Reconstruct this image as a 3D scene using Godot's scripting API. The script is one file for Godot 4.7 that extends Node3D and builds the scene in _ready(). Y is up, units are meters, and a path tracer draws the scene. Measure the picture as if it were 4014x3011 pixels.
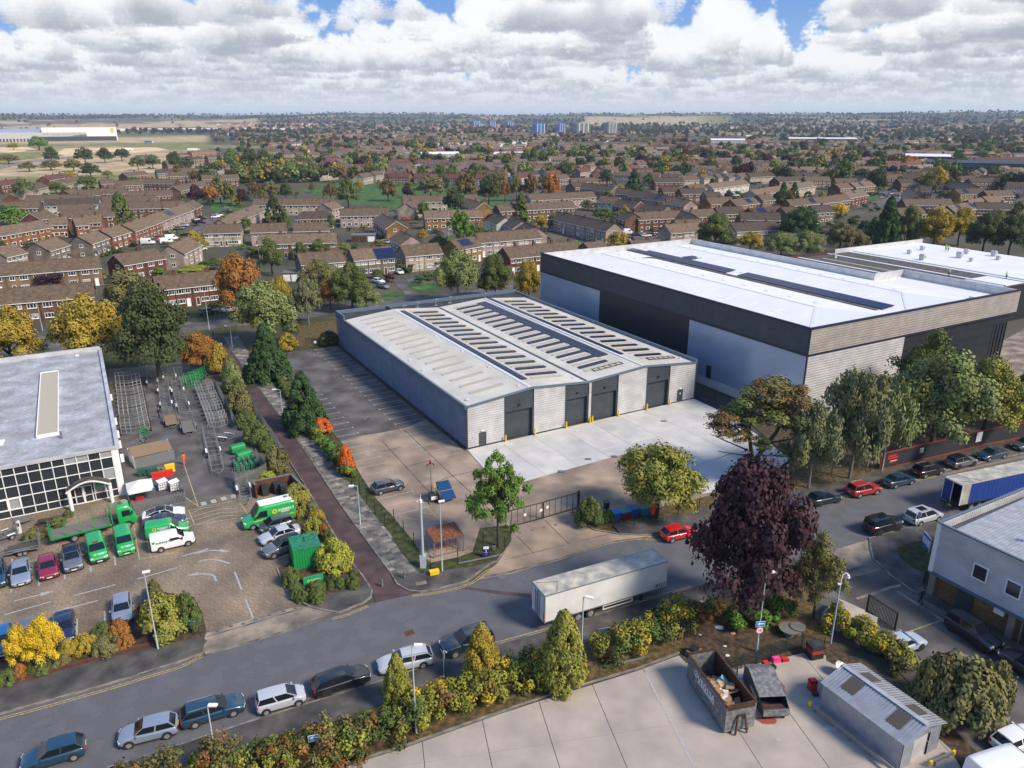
extends Node3D
# Aerial view of an industrial estate beside a housing estate. Metres,y up.
# u runs along the long side of the warehouses,v along their fronts.
const U:=Vector3(-.49,0,-.8717)
const V:=Vector3(.8717,0,-.49)
const GT:=.5121
static func v(x:float,y:float,z:float)->Vector3:return Vector3(x,y,z)
static func g(x:float,z:float)->Vector3:return Vector3(x,0,z)
static func w(x:float,z:float)->Vector2:return Vector2(x,z)
var M:={}
var taken:={}
var rng:=RandomNumberGenerator.new()
class MB:
	var vs:=PackedVector3Array()
	var n:=PackedVector3Array()
	var c:=PackedColorArray()
	var uv:=PackedVector2Array()
	var ix:=PackedInt32Array()
	var t:=Transform3D.IDENTITY
	var col:=Color(1,1,1)
	func face(p:Array)->MB:
		var k:=vs.size()
		var q:=PackedVector3Array()
		for a in p:
			q.append(t*a)
		var nn:=(q[1]-q[0]).cross(q[2]-q[0]).normalized()
		for i in q.size():
			vs.append(q[i])
			n.append(nn)
			c.append(col)
			uv.append(Vector2(float(i==1 or i==2),float(i<2)))
		for i in range(1,q.size()-1):
			ix.append_array([k,k+i+1,k+i])
		return self
	func box(m:Vector3,s:Vector3)->MB:
		var h:=s*.5
		var p:=[]
		for i in 8:
			p.append(m+Vector3(h.x if i & 1 else -h.x,h.y if i & 2 else -h.y,h.z if i & 4 else -h.z))
		face([p[4],p[5],p[7],p[6]])
		face([p[1],p[0],p[2],p[3]])
		face([p[5],p[1],p[3],p[7]])
		face([p[0],p[4],p[6],p[2]])
		face([p[6],p[7],p[3],p[2]])
		face([p[0],p[1],p[5],p[4]])
		return self
	func bar(a:Vector3,b:Vector3,w:float,h:float)->MB:
		var keep:=t
		var d:=b-a
		var x:=d.normalized()
		var up:=Vector3.UP if absf(x.y)<.95 else Vector3.RIGHT
		var z:=x.cross(up).normalized()
		var y:=z.cross(x)
		t=keep*Transform3D(Basis(x,y,z),(a+b)*.5)
		box(Vector3.ZERO,Vector3(d.length(),h,w))
		t=keep
		return self
	func tube(a:Vector3,b:Vector3,r0:float,r1:float,seg:=8,cap:=true)->MB:
		var x:=(b-a).normalized()
		var s:=x.cross(Vector3.UP if absf(x.y)<.95 else Vector3.RIGHT).normalized()
		var w:=x.cross(s)
		var k:=vs.size()
		for i in seg+1:
			var g:=TAU*i/seg
			var d:=s*cos(g)+w*sin(g)
			for e in 2:
				vs.append(t*((a+d*r0) if e==0 else (b+d*r1)))
				n.append((t.basis*d).normalized())
				c.append(col)
				uv.append(Vector2(float(i)/seg,e))
		for i in seg:
			var j:=k+i*2
			ix.append_array([j,j+1,j+2,j+2,j+1,j+3])
		if cap:
			var top:=[]
			var low:=[]
			for i in seg:
				var g:=TAU*i/seg
				var d:=s*cos(g)+w*sin(g)
				top.append(b+d*r1)
				low.append(a+d*r0)
			low.reverse()
			if r1>.001:
				face(top)
			if r0>.001:
				face(low)
		return self
	func smooth(rows:Array,closed:=false):
		var k:=vs.size()
		var m:int=rows[0].size()
		for i in rows.size():
			for j in m:
				var i0:Vector3=rows[maxi(i-1,0)][j]
				var i1:Vector3=rows[mini(i+1,rows.size()-1)][j]
				var j0:Vector3=rows[i][(j-1+m) % m if closed else maxi(j-1,0)]
				var j1:Vector3=rows[i][(j+1) % m if closed else mini(j+1,m-1)]
				vs.append(t*rows[i][j])
				n.append((t.basis*(i1-i0).cross(j1-j0)).normalized())
				c.append(col)
				uv.append(Vector2(float(i)/rows.size(),float(j)/m))
		for i in rows.size()-1:
			for j in (m if closed else m-1):
				var a:=k+i*m+j
				var b:=k+i*m+(j+1) % m
				ix.append_array([a,b,a+m,a+m,b,b+m])
	func prism(poly:PackedVector2Array,y0:float,y1:float,sides:=true):
		var p:=poly
		if not Geometry2D.is_polygon_clockwise(p):
			p=poly.duplicate()
			p.reverse()
		var tri:=Geometry2D.triangulate_polygon(p)
		for i in range(0,tri.size(),3):
			var a:=p[tri[i]]
			var b:=p[tri[i+1]]
			var d:=p[tri[i+2]]
			if (b-a).cross(d-a)>0:
				var e:=b
				b=d
				d=e
			face([Vector3(a.x,y1,a.y),Vector3(b.x,y1,b.y),Vector3(d.x,y1,d.y)])
		if sides:
			for i in p.size():
				var a:=p[i]
				var b:=p[(i+1) % p.size()]
				var f:=[Vector3(a.x,y0,a.y),Vector3(b.x,y0,b.y),Vector3(b.x,y1,b.y),Vector3(a.x,y1,a.y)]
				if not _out(p,a,b):
					f.reverse()
				face(f)
	func _out(p:PackedVector2Array,a:Vector2,b:Vector2)->bool:
		var m:=(a+b)*.5
		var d:=(b-a).normalized()
		var nn:=Vector2(-d.y,d.x)
		return not Geometry2D.is_point_in_polygon(m+nn*.02,p)
	func done()->ArrayMesh:
		var a:=[]
		a.resize(Mesh.ARRAY_MAX)
		a[Mesh.ARRAY_VERTEX]=vs
		a[Mesh.ARRAY_NORMAL]=n
		a[Mesh.ARRAY_COLOR]=c
		a[Mesh.ARRAY_TEX_UV]=uv
		a[Mesh.ARRAY_INDEX]=ix
		var m:=ArrayMesh.new()
		if vs.size():
			m.add_surface_from_arrays(Mesh.PRIMITIVE_TRIANGLES,a)
		return m
func mb()->MB:return MB.new()
func cube(called:String,a:float,b:float,c:float,m:Material,o:Node,x:float,y:float,z:float,turn:=.0)->MeshInstance3D:
	return put(called,mb().box(Vector3.ZERO,Vector3(a,b,c)).done(),m,o,Vector3(x,y,z),turn)
func numbered(called:String)->String:
	var k:int=taken.get(called,0)
	taken[called]=k+1
	return called if k==0 else "%s_%03d" % [called,k]
func tag(o:Node,label:String,category:="",group:="",kind:=""):
	o.set_meta("label",label)
	if category:
		o.set_meta("category",category)
	if group:
		o.set_meta("group",group)
	if kind:
		o.set_meta("kind",kind)
func thing(called:String,label:String,category:String,at:=Vector3.ZERO,turn:=.0,group:="")->Node3D:
	var o:=Node3D.new()
	o.name=numbered(called)
	add_child(o,true)
	o.position=at
	o.rotation.y=turn
	tag(o,label,category,group)
	return o
func put(called:String,mesh:Mesh,m:Material,parent:Node,at:=Vector3.ZERO,turn:=.0)->MeshInstance3D:
	var o:=MeshInstance3D.new()
	o.name=called
	o.mesh=mesh
	o.material_override=m
	parent.add_child(o,true)
	o.position=at
	o.rotation.y=turn
	return o
func solo(called:String,mesh:Mesh,m:Material,label:String,category:String,at:=Vector3.ZERO,turn:=.0,group:="")->MeshInstance3D:
	var o:=put(numbered(called),mesh,m,self,at,turn)
	tag(o,label,category,group)
	return o
func struct(called:String,mesh:Mesh,m:Material,label:String)->MeshInstance3D:
	var o:=put(numbered(called),mesh,m,self)
	tag(o,label,"","","structure")
	return o
func ground_piece(called:String,poly:Array,y:float,m:Material,label:String,thick:=.0)->MeshInstance3D:
	var b:=mb()
	b.prism(PackedVector2Array(poly),y-thick,y,thick>0)
	return struct(called,b.done(),m,label)
func strip(poly:Array,w:float,y:float)->ArrayMesh:
	var b:=mb()
	for i in poly.size()-1:
		var a:=v(poly[i].x,y,poly[i].z)
		var e:=v(poly[i+1].x,y,poly[i+1].z)
		var d:=(e-a).normalized()
		var s:=v(-d.z,0,d.x)*w*.5
		if i>0:
			a-=d*w*.2
		b.face([a+s,e+s,e-s,a-s])
	return b.done()
func wall_strip(poly:Array,w:float,y0:float,y1:float)->ArrayMesh:
	var b:=mb()
	for i in poly.size()-1:
		var a:=v(poly[i].x,(y0+y1)*.5,poly[i].z)
		var e:=v(poly[i+1].x,(y0+y1)*.5,poly[i+1].z)
		b.bar(a,e,w,y1-y0)
	return b.done()
func yaw_of(a:Vector3,b:Vector3)->float:
	return atan2(-(b.z-a.z),b.x-a.x)
func smooth_curve(p:Array,steps:=6)->Array:
	var out:=[]
	for i in p.size()-1:
		var a:Vector3=p[maxi(i-1,0)]
		var d:Vector3=p[mini(i+2,p.size()-1)]
		for k in steps:
			out.append(p[i].cubic_interpolate(p[i+1],a,d,float(k)/steps))
	out.append(p[-1])
	return out
func flat2(p:Array)->Array:
	var out:=[]
	for a in p:
		out.append(Vector2(a.x,a.z))
	return out
func lin(r:float,g:float,b:float)->Color:
	return Color(r,g,b).linear_to_srgb()
func plain(r:float,g:float,b:float,rough:=.8,metal:=.0)->StandardMaterial3D:
	var m:=StandardMaterial3D.new()
	m.albedo_color=lin(r,g,b)
	m.roughness=rough
	m.metallic=metal
	return m
func noise_tex(at:int,freq:float,lo:float,hi:float,octaves:=4,size:=512,warm:=.0,bands:=[])->NoiseTexture2D:
	var f:=FastNoiseLite.new()
	f.seed=at
	f.noise_type=FastNoiseLite.TYPE_SIMPLEX_SMOOTH
	f.frequency=freq
	f.fractal_octaves=octaves
	var x:=NoiseTexture2D.new()
	x.width=size
	x.height=size
	x.seamless=true
	x.noise=f
	x.normalize=true
	var r:=Gradient.new()
	r.set_color(0,Color(lo*(1-warm),lo,lo*(1+warm)))
	r.set_color(1,Color(hi*(1+warm),hi,hi*(1-warm)))
	for b in bands:
		r.add_point(b[0],b[1])
	x.color_ramp=r
	return x
func mottled(r:float,g:float,b:float,coarse:Texture2D,cs:float,fine:Texture2D,fs:float,rough:=.9,bump:=.0,bump_tex:Texture2D=null)->StandardMaterial3D:
	var m:=plain(r,g,b,rough)
	m.albedo_texture=coarse
	m.uv1_triplanar=true
	m.uv1_world_triplanar=true
	m.uv1_scale=Vector3.ONE*cs
	if fine:
		m.detail_enabled=true
		m.detail_albedo=fine
		m.detail_blend_mode=BaseMaterial3D.BLEND_MODE_MUL
		m.detail_uv_layer=BaseMaterial3D.DETAIL_UV_2
		m.uv2_triplanar=true
		m.uv2_world_triplanar=true
		m.uv2_scale=Vector3.ONE*fs
	if bump>.0:
		m.heightmap_enabled=true
		m.heightmap_texture=bump_tex if bump_tex else coarse
		m.heightmap_scale=bump
	return m
func brick_image()->ImageTexture:
	var im:=Image.create(256,256,false,Image.FORMAT_RGB8)
	var r:=RandomNumberGenerator.new()
	r.seed=5
	im.fill(Color(.62,.6,.57))
	for row in 16:
		for k in 8:
			var t:=r.randf_range(.72,1.0)
			var x:=k*32+(16 if row % 2 else 0)
			for part in [x,x-256]:
				im.fill_rect(Rect2i(part+1,row*16+1,30,13),Color(t,t*r.randf_range(.93,1.0),t*r.randf_range(.9,1.0)))
	return ImageTexture.create_from_image(im)
func tile_image()->ImageTexture:
	var im:=Image.create(256,256,false,Image.FORMAT_RGB8)
	var r:=RandomNumberGenerator.new()
	r.seed=8
	for row in 16:
		for k in 16:
			var t:=r.randf_range(.74,1.0)
			im.fill_rect(Rect2i(k*16,row*16,16,16),Color(t,t*.98,t*.95))
			im.fill_rect(Rect2i(k*16,row*16+13,16,3),Color(t*.62,t*.6,t*.58))
			im.fill_rect(Rect2i(k*16,row*16,1,16),Color(t*.78,t*.77,t*.75))
	return ImageTexture.create_from_image(im)
func paving_image()->ImageTexture:
	var im:=Image.create(256,256,false,Image.FORMAT_RGB8)
	var r:=RandomNumberGenerator.new()
	r.seed=15
	im.fill(Color(.66,.64,.6))
	for row in 16:
		for k in 8:
			var t:=r.randf_range(.8,1.0)
			var x:=k*32+(16 if row % 2 else 0)
			for part in [x,x-256]:
				im.fill_rect(Rect2i(part+1,row*16+1,30,14),Color(t,t*.985,t*.96))
	return ImageTexture.create_from_image(im)
func make_materials():
	var blotch:=noise_tex(1,.006,.66,1.0,5,512,.015)
	var blotch2:=noise_tex(2,.012,.55,1.0,5,512)
	var grain:=noise_tex(3,.09,.78,1.0,3,512)
	var grain2:=noise_tex(4,.2,.6,1.0,2,512)
	var cracks:=noise_tex(5,.008,.9,1.0,5,1024,.0,[[.495,Color(.93,.93,.93)],[.5,Color(.62,.62,.62)],[.506,Color(.95,.95,.95)]])
	var patchy:=noise_tex(6,.01,.5,1.0,6,512,.03)
	var streak:=noise_tex(7,.02,.8,1.0,5,512)
	var turf:=noise_tex(9,.03,.45,1.0,5,512,.12)
	var pale:=noise_tex(61,.008,.86,1.0,5,512,.01)
	M.asphalt=mottled(.150,.150,.163,cracks,.045,grain,.5,.9)
	M.asphalt_old=mottled(.155,.148,.142,patchy,.07,grain,.6,.92)
	M.asphalt_yard=mottled(.215,.20,.19,blotch2,.03,grain,.4,.92)
	M.asphalt_dark=mottled(.075,.072,.075,patchy,.1,grain,.6,.92)
	M.cycle=mottled(.128,.080,.078,blotch,.1,grain,.6,.92)
	M.concrete=mottled(.50,.42,.335,patchy,.06,grain,.35,.9)
	M.concrete_tan=mottled(.50,.385,.285,blotch,.05,grain,.35,.9)
	M.concrete_grey=mottled(.54,.475,.41,pale,.06,grain,.3,.9)
	M.concrete_new=mottled(.74,.725,.685,pale,.05,grain,.3,.85)
	M.concrete_new_b=mottled(.70,.69,.665,pale,.047,grain,.3,.85)
	M.block=mottled(.40,.325,.245,blotch,.04,paving_image(),.62,.92)
	M.slab_a=mottled(.37,.35,.305,patchy,.1,grain,.5,.92)
	M.slab_b=mottled(.29,.28,.25,patchy,.12,grain,.5,.92)
	M.slab_c=mottled(.55,.51,.44,patchy,.1,grain,.5,.92)
	M.slab_d=mottled(.20,.195,.18,patchy,.13,grain,.5,.92)
	M.joint=mottled(.12,.115,.10,patchy,.1,null,1.0,.95)
	M.kerb=mottled(.40,.375,.33,patchy,.15,grain,.5,.9)
	M.grass=mottled(.115,.155,.032,turf,.06,grain2,.35,.95)
	M.grass_dry=mottled(.26,.20,.075,turf,.09,grain2,.35,.95)
	M.grass_park=mottled(.105,.31,.035,turf,.012,grain2,.2,.95)
	M.earth=mottled(.19,.135,.08,turf,.1,grain2,.4,.95)
	M.town=mottled(.082,.082,.048,noise_tex(11,.03,.3,1.0,5,512,.2),.012,turf,.07,.95)
	M.land=plain(1,1,1,.95)
	M.land.vertex_color_use_as_albedo=true
	M.land.albedo_texture=noise_tex(12,.03,.62,1.0,5,512,.05)
	M.land.uv1_triplanar=true
	M.land.uv1_world_triplanar=true
	M.land.uv1_scale=Vector3.ONE*.0016
	M.paint=mottled(.88,.88,.86,noise_tex(13,.05,.68,1.0,4,512),.2,grain2,.4,.7)
	M.paint_yellow=mottled(.62,.47,.16,noise_tex(14,.05,.6,1.0,4,256),.2,null,1.0,.7)
	M.paint_cream=mottled(.58,.52,.30,noise_tex(14,.05,.6,1.0,4,256),.2,null,1.0,.7)
	M.clad_silver_sky=mottled(.44,.55,.72,pale,.03,null,1.0,.35)  # silver cladding with the blue sky reflection mixed into its albedo
	M.clad_silver_sky.metallic=.55
	M.clad_light=mottled(.70,.70,.705,streak,.04,null,1.0,.45)
	M.clad_light.metallic=.3
	M.clad_shade_blue=mottled(.235,.30,.41,streak,.04,null,1.0,.4)  # grey side cladding, its bluish shade painted into the base colour
	M.clad_shade_blue.metallic=.45
	M.clad_dark=mottled(.075,.092,.108,streak,.04,null,1.0,.45)
	M.clad_dark.metallic=.3
	M.clad_black=mottled(.022,.027,.035,streak,.04,null,1.0,.4)
	M.clad_taupe=mottled(.40,.37,.345,streak,.04,null,1.0,.45)
	M.trim_dark=plain(.035,.048,.065,.45)
	M.trim_blue=plain(.10,.14,.19,.45)
	M.trim_navy=plain(.014,.016,.045,.5)
	M.roof_white=mottled(.70,.71,.73,noise_tex(21,.01,.95,1.0,5,512),.025,null,1.0,.6)
	M.roof_cream=mottled(.76,.745,.68,noise_tex(22,.01,.86,1.0,5,512),.03,grain,.1,.6)
	M.roof_seam=plain(.55,.58,.64,.6)
	M.rooflight=plain(.40,.365,.285,.75)
	M.rooflight_faint=plain(.66,.68,.72,.4)
	M.roof_felt=mottled(.58,.59,.61,noise_tex(23,.012,.72,1.0,6,512,-.02),.04,streak,.15,.75)
	M.roof_slate_flat=mottled(.075,.085,.095,patchy,.1,grain,.4,.85)
	M.roof_old=mottled(.22,.205,.18,patchy,.12,grain2,.3,.9)
	M.sheet_grey=mottled(.45,.47,.50,streak,.08,null,1.0,.45)
	M.sheet_grey.metallic=.25
	M.solar=plain(.014,.024,.07,.3)
	M.solar.metallic_specular=.28
	M.solar_frame=plain(.10,.11,.13,.4)
	var bricks:=brick_image()
	var tiles:=tile_image()
	var wall_tones:={
		"red":[.260,.107,.060],"brown":[.280,.169,.101],"yellow":[.468,.293,.111],"orange":[.481,.215,.098],"sand":[.390,.293,.202],
		"pink":[.598,.474,.423],"cream":[.650,.566,.436],"white":[.850,.850,.832],"grey":[.305,.267,.215],"blueish":[.598,.637,.676]}
	for k in wall_tones:
		var w:Array=wall_tones[k]
		var rendered:bool=k in ["pink","cream","white","blueish","grey"]
		M["wall_"+k]=mottled(w[0],w[1],w[2],blotch,.06,grain if rendered else bricks,.35 if rendered else .55,.9)
	var roof_tones:={"brown":[.27,.20,.14],"grey":[.20,.17,.135],"tan":[.36,.275,.195],"dark":[.155,.12,.092],"red":[.26,.105,.07],"slate":[.13,.13,.14]}
	for k in roof_tones:
		var w:Array=roof_tones[k]
		M["tile_"+k]=mottled(w[0],w[1],w[2],noise_tex(31,.02,.6,1.0,5,512,.04),.07,tiles,.28,.9)
	M.upvc=plain(.78,.78,.76,.5)
	M.pane=plain(.028,.034,.042,.08)
	M.pane_net=plain(.30,.31,.32,.2)
	M.door_brown=plain(.07,.035,.02,.6)
	M.lead=plain(.12,.125,.13,.7)
	M.tyre=plain(.018,.018,.019,.85)
	M.rim=plain(.42,.43,.45,.35,.6)
	M.rim_dark=plain(.04,.04,.045,.4,.4)
	M.car_glass=plain(.010,.014,.020,.06)
	M.car_trim=plain(.022,.022,.024,.6)
	M.head_lamp=plain(.62,.65,.68,.12)
	M.tail_lamp=plain(.38,.012,.014,.2)
	M.plate_white=plain(.75,.75,.72,.5)
	M.plate_yellow=plain(.75,.52,.03,.5)
	var paints:={"black":[.008,.009,.011],"navy":[.010,.016,.055],"blue":[.006,.075,.42],"teal":[.012,.045,.085],"deep_teal":[.006,.020,.030],"silver":[.42,.44,.48],"grey":[.115,.125,.145],"steel":[.20,.24,.32],
		"red":[.50,.012,.018],"maroon":[.22,.008,.028],"brick_red":[.36,.022,.018],"white":[.74,.75,.77],"green":[.012,.33,.075],"pale_blue":[.38,.45,.54],"slate":[.045,.055,.07],"azure":[.010,.10,.26]}
	for k in paints:
		var w:Array=paints[k]
		var m:=plain(w[0],w[1],w[2],.35,.0)
		m.clearcoat_enabled=true
		m.clearcoat=1.0
		m.clearcoat_roughness=.05
		M["car_"+k]=m
	M.green_paint=mottled(.014,.31,.085,streak,.2,null,1.0,.5)
	M.green_worn=mottled(.02,.30,.15,noise_tex(41,.03,.55,1.0,5,256),.25,null,1.0,.6)
	M.galvanised=mottled(.42,.44,.45,grain2,.6,null,1.0,.45)
	M.galvanised.metallic=.4
	M.post_grey=plain(.40,.46,.50,.5)
	M.black_steel=plain(.014,.015,.017,.5)
	M.green_steel=plain(.018,.04,.042,.5)
	M.timber=mottled(.36,.25,.15,grain2,.4,null,1.0,.85)
	M.timber_grey=mottled(.24,.225,.20,grain2,.3,null,1.0,.9)
	M.timber_dark=mottled(.11,.095,.08,grain2,.3,null,1.0,.9)
	M.rust=mottled(.17,.075,.035,grain2,.3,patchy,.4,.85)
	M.skip_grey=mottled(.27,.285,.31,noise_tex(42,.03,.5,1.0,5,256,.06),.25,null,1.0,.6)
	M.cardboard=plain(.40,.25,.135,.9)
	M.yellow=plain(.80,.52,.01,.5)
	M.red=plain(.62,.02,.02,.5)
	M.pink=plain(.75,.06,.30,.5)
	M.blue_bin=plain(.012,.12,.42,.5)
	M.teal_bin=plain(.02,.22,.30,.5)
	M.dark_bin=plain(.03,.033,.037,.55)
	M.green_bin=plain(.02,.09,.06,.5)
	M.white=plain(.78,.78,.77,.5)
	M.trailer_white=mottled(.74,.74,.72,noise_tex(43,.008,.86,1.0,5,512,.01),.12,null,1.0,.5)
	M.trailer_roof=mottled(.56,.55,.46,noise_tex(44,.012,.66,1.0,5,512,.04),.1,null,1.0,.7)
	M.curtain_blue=mottled(.012,.055,.30,streak,.2,null,1.0,.5)
	M.brick_low=mottled(.22,.095,.065,blotch,.1,bricks,.9,.9)
	M.sign_navy=plain(.012,.02,.12,.45)
	M.sign_blue=plain(.01,.17,.55,.45)
	M.sign_green=plain(.01,.33,.12,.45)
	M.hoarding=plain(.022,.024,.03,.7)
	M.tower_blue=mottled(.045,.21,.62,streak,.05,null,1.0,.6)
	M.tower_grey=mottled(.33,.32,.32,streak,.05,null,1.0,.8)
	M.people=plain(1,1,1,.85)
	M.people.vertex_color_use_as_albedo=true
	M.litter=plain(1,1,1,.85)
	M.litter.vertex_color_use_as_albedo=true
	M.bark=mottled(.10,.082,.062,grain2,.5,null,1.0,.95)
	M.bark_pale=mottled(.30,.27,.23,grain2,.5,null,1.0,.95)
	var leaf_tones:={"dark":[.071,.095,.034],"green":[.119,.159,.044],"light":[.211,.254,.088],"bright":[.135,.236,.043],"olive":[.186,.177,.068],"lime":[.321,.338,.051],"yellow":[.700,.506,.037],"gold":[.371,.279,.044],
		"orange":[.362,.165,.044],"brown":[.169,.119,.044],"purple":[.061,.030,.037],"fir":[.051,.101,.034],"ygreen":[.279,.279,.057],"willow":[.203,.216,.101],"flame":[.675,.160,.034]}
	for k in leaf_tones:
		var w:Array=leaf_tones[k]
		var m:=plain(w[0],w[1],w[2],.7)
		m.vertex_color_use_as_albedo=true
		m.metallic_specular=.3
		m.backlight_enabled=true
		m.backlight=Color(.35,.35,.35)
		M["leaf_"+k]=m
	M.leaf_mixed=plain(1,1,1,.7)
	M.leaf_mixed.vertex_color_use_as_albedo=true
	M.leaf_mixed.metallic_specular=.3
var cloud_noise:=FastNoiseLite.new()
var puff_noise:=FastNoiseLite.new()
func sky_colour(d:Vector3,fine:bool)->Color:
	var up:=maxf(d.y,.0)
	var air:=Color(.10,.27,.66).lerp(Color(.36,.53,.78),pow(1.0-clampf(up*4.0,.0,1.0),2.0))
	var far_air:=Color(.60,.655,.72)
	if d.y<.0035:
		return far_air
	var through:=1.0
	var light:=Color(0,0,0)
	var t0:=1.0/d.y
	var t1:=2.3/d.y
	var steps:=46 if fine else 14
	var hop:=(t1-t0)/steps
	var jit:=.25+.5*fposmod(sin(d.x*9127.1+d.y*73119.7)*43758.5,1.0)
	for i in steps:
		var p:=d*(t0+(i+jit)*hop)+v(310,0,470)
		var h:=(p.y-1.0)/1.3
		var q:=cloud_noise.get_noise_3d(p.x,p.y*.7,p.z)-.21-.34*h*h-maxf(.0,.05-h)*3.0
		if q<-.24:
			continue
		var billow:=puff_noise.get_noise_3d(p.x,p.y,p.z)
		q+=billow*.42
		if q<.0:
			continue
		var dense:=clampf(q*16.0,.0,1.0)*clampf(hop*3.0,.4,1.0)
		var lit:=smoothstep(-.04,.30,h+billow*.28-q*.15)
		var tone:=Color(.30,.33,.39).lerp(Color(1.0,1.0,.99),lit)
		tone=tone.lerp(far_air,(1.0-exp(-(t0+i*hop)/34.0))*.9)
		light+=tone*(dense*through)
		through*=1.0-dense
		if through<.03:
			break
	var behind:=air.lerp(far_air,exp(-d.y*26.0))
	var c:=light+behind*through
	return c.lerp(far_air,exp(-d.y*75.0))
func make_sky()->Sky:
	cloud_noise.seed=77
	cloud_noise.noise_type=FastNoiseLite.TYPE_SIMPLEX_SMOOTH
	cloud_noise.frequency=.40
	cloud_noise.fractal_octaves=3
	cloud_noise.fractal_gain=.5
	puff_noise.seed=78
	puff_noise.noise_type=FastNoiseLite.TYPE_SIMPLEX_SMOOTH
	puff_noise.frequency=1.5
	puff_noise.fractal_octaves=4
	var im:=Image.create(640,320,false,Image.FORMAT_RGB8)
	for y in 320:
		for x in 640:
			var e:=(.5-(y+.5)/320.0)*PI
			var a:=(x+.5)/640.0*TAU
			if y<162:
				im.set_pixel(x,y,sky_colour(v(sin(a)*cos(e),sin(e),-cos(a)*cos(e)),false).linear_to_srgb())
			else:
				im.set_pixel(x,y,Color(.16,.155,.13).linear_to_srgb())
	im.resize(4096,2048,Image.INTERPOLATE_CUBIC)
	for y in range(884,1026):
		for x in range(-500,500):
			var e:=(.5-(y+.5)/2048.0)*PI
			var a:=(x+.5)/4096.0*TAU
			im.set_pixel(posmod(x,4096),y,sky_colour(v(sin(a)*cos(e),sin(e),-cos(a)*cos(e)),true).linear_to_srgb())
	var p:=PanoramaSkyMaterial.new()
	p.panorama=ImageTexture.create_from_image(im)
	p.energy_multiplier=1.0
	var s:=Sky.new()
	s.sky_material=p
	return s
func leaf(b:MB,p:Vector3,nn:Vector3,shade:Vector3,size:float,long:=1.0,squash:=1.0):
	var x:=nn.cross(v(rng.randf()-.5,rng.randf()-.5,rng.randf()-.5)).normalized()
	var y:=nn.cross(x)*long
	var k:=b.vs.size()
	var s:=size*rng.randf_range(.7,1.25)
	var sq:=v(1,squash,1)
	b.vs.append(p+x*s*sq)
	b.vs.append(p+y*s*sq)
	b.vs.append(p-x*s*sq)
	b.vs.append(p-y*s*sq)
	for i in 4:
		b.n.append(shade)
		b.c.append(b.col)
		b.uv.append(Vector2.ZERO)
	b.ix.append_array([k,k+2,k+1,k,k+3,k+2])
func ball(r:RandomNumberGenerator)->Vector3:
	var z:=r.randf_range(-1,1)
	var a:=r.randf()*TAU
	var s:=sqrt(1-z*z)
	return v(s*cos(a),z,s*sin(a))
func crown(clumps:Array,leaves:int,size:float,squash:float,long:=1.0,hang:=.0)->ArrayMesh:
	var b:=mb()
	for q in clumps:
		var m:Vector3=q[0]
		var r:float=q[1]
		var tone:=rng.randf_range(.66,1.3)
		var warm:=rng.randf_range(-.12,.14)
		for i in leaves:
			var d:=ball(rng)
			if d.y<-.35:
				d.y*=-.6
			var rad:=r*pow(rng.randf(),.33)*rng.randf_range(.8,1.1)
			var p:=m+v(d.x*rad,d.y*rad*squash-hang*rng.randf()*rng.randf(),d.z*rad)
			var nn:=(d+ball(rng)*.75+v(0,.25,0)).normalized()
			if hang>.0:
				nn=v(nn.x,nn.y*.3,nn.z).normalized()
			var g:=tone*rng.randf_range(.72,1.22)
			b.col=Color(g*(1+warm),g,g*(1-warm))
			leaf(b,p,nn,(nn+d*.8+v(0,.3,0)).normalized(),size,long,squash)
	return b.done()
func round_clumps(count:int,low:float,big:float,lobes:float,sparse:=false)->Array:
	var out:=[]
	var mid:=(low+1.0)*.5
	var ry:=(1.0-low)*.5
	for i in count:
		var d:=ball(rng)
		if d.y<-.55:
			d.y*=-.5
		var reach:=pow(rng.randf(),.4)*rng.randf_range(.72,1.0) if i>count/3 else rng.randf_range(.86,1.0+lobes)
		var flat:=1.0-.25*maxf(.0,d.y)
		var r:=big*rng.randf_range(.7,1.2)
		out.append([v(d.x*(reach*flat-r*.5),mid+d.y*ry*(reach-r*.35),d.z*(reach*flat-r*.5)),r])
	return out
func cone_clumps(count:int,low:float,power:float)->Array:
	var out:=[]
	for i in count:
		var h:=pow(rng.randf(),1.25)
		var y:=low+(.97-low)*h
		var r:=pow(1.0-h,power)*.92+.05
		var a:=rng.randf()*TAU
		var q:=r*sqrt(rng.randf_range(.3,1.0))
		out.append([v(cos(a)*q,y,sin(a)*q),.20*(.45+r)])
	return out
func trunk_mesh(limbs:int,thick:float,to:float,spread:float)->ArrayMesh:
	var b:=mb()
	b.tube(v(0,-.03,0),v(.02,to*.5,.01),thick*1.15,thick*.8,8,false)
	b.tube(v(.02,to*.5,.01),v(0,to,0),thick*.8,thick*.45,8,false)
	for i in limbs:
		var a:=TAU*i/limbs+rng.randf()*.8
		var y0:=to*rng.randf_range(.45,.95)
		var e:=v(cos(a)*spread*rng.randf_range(.6,1.0),minf(.92,y0+rng.randf_range(.12,.3)),sin(a)*spread*rng.randf_range(.6,1.0))
		var m:=v(e.x*.45,y0+(e.y-y0)*.62,e.z*.45)
		b.tube(v(0,y0,0),m,thick*.42,thick*.26,6,false)
		b.tube(m,e,thick*.26,thick*.06,5,false)
		b.tube(m,e+ball(rng)*.22,thick*.18,thick*.05,5,false)
	return b.done()
var crowns:={}
var trunks:={}
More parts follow.
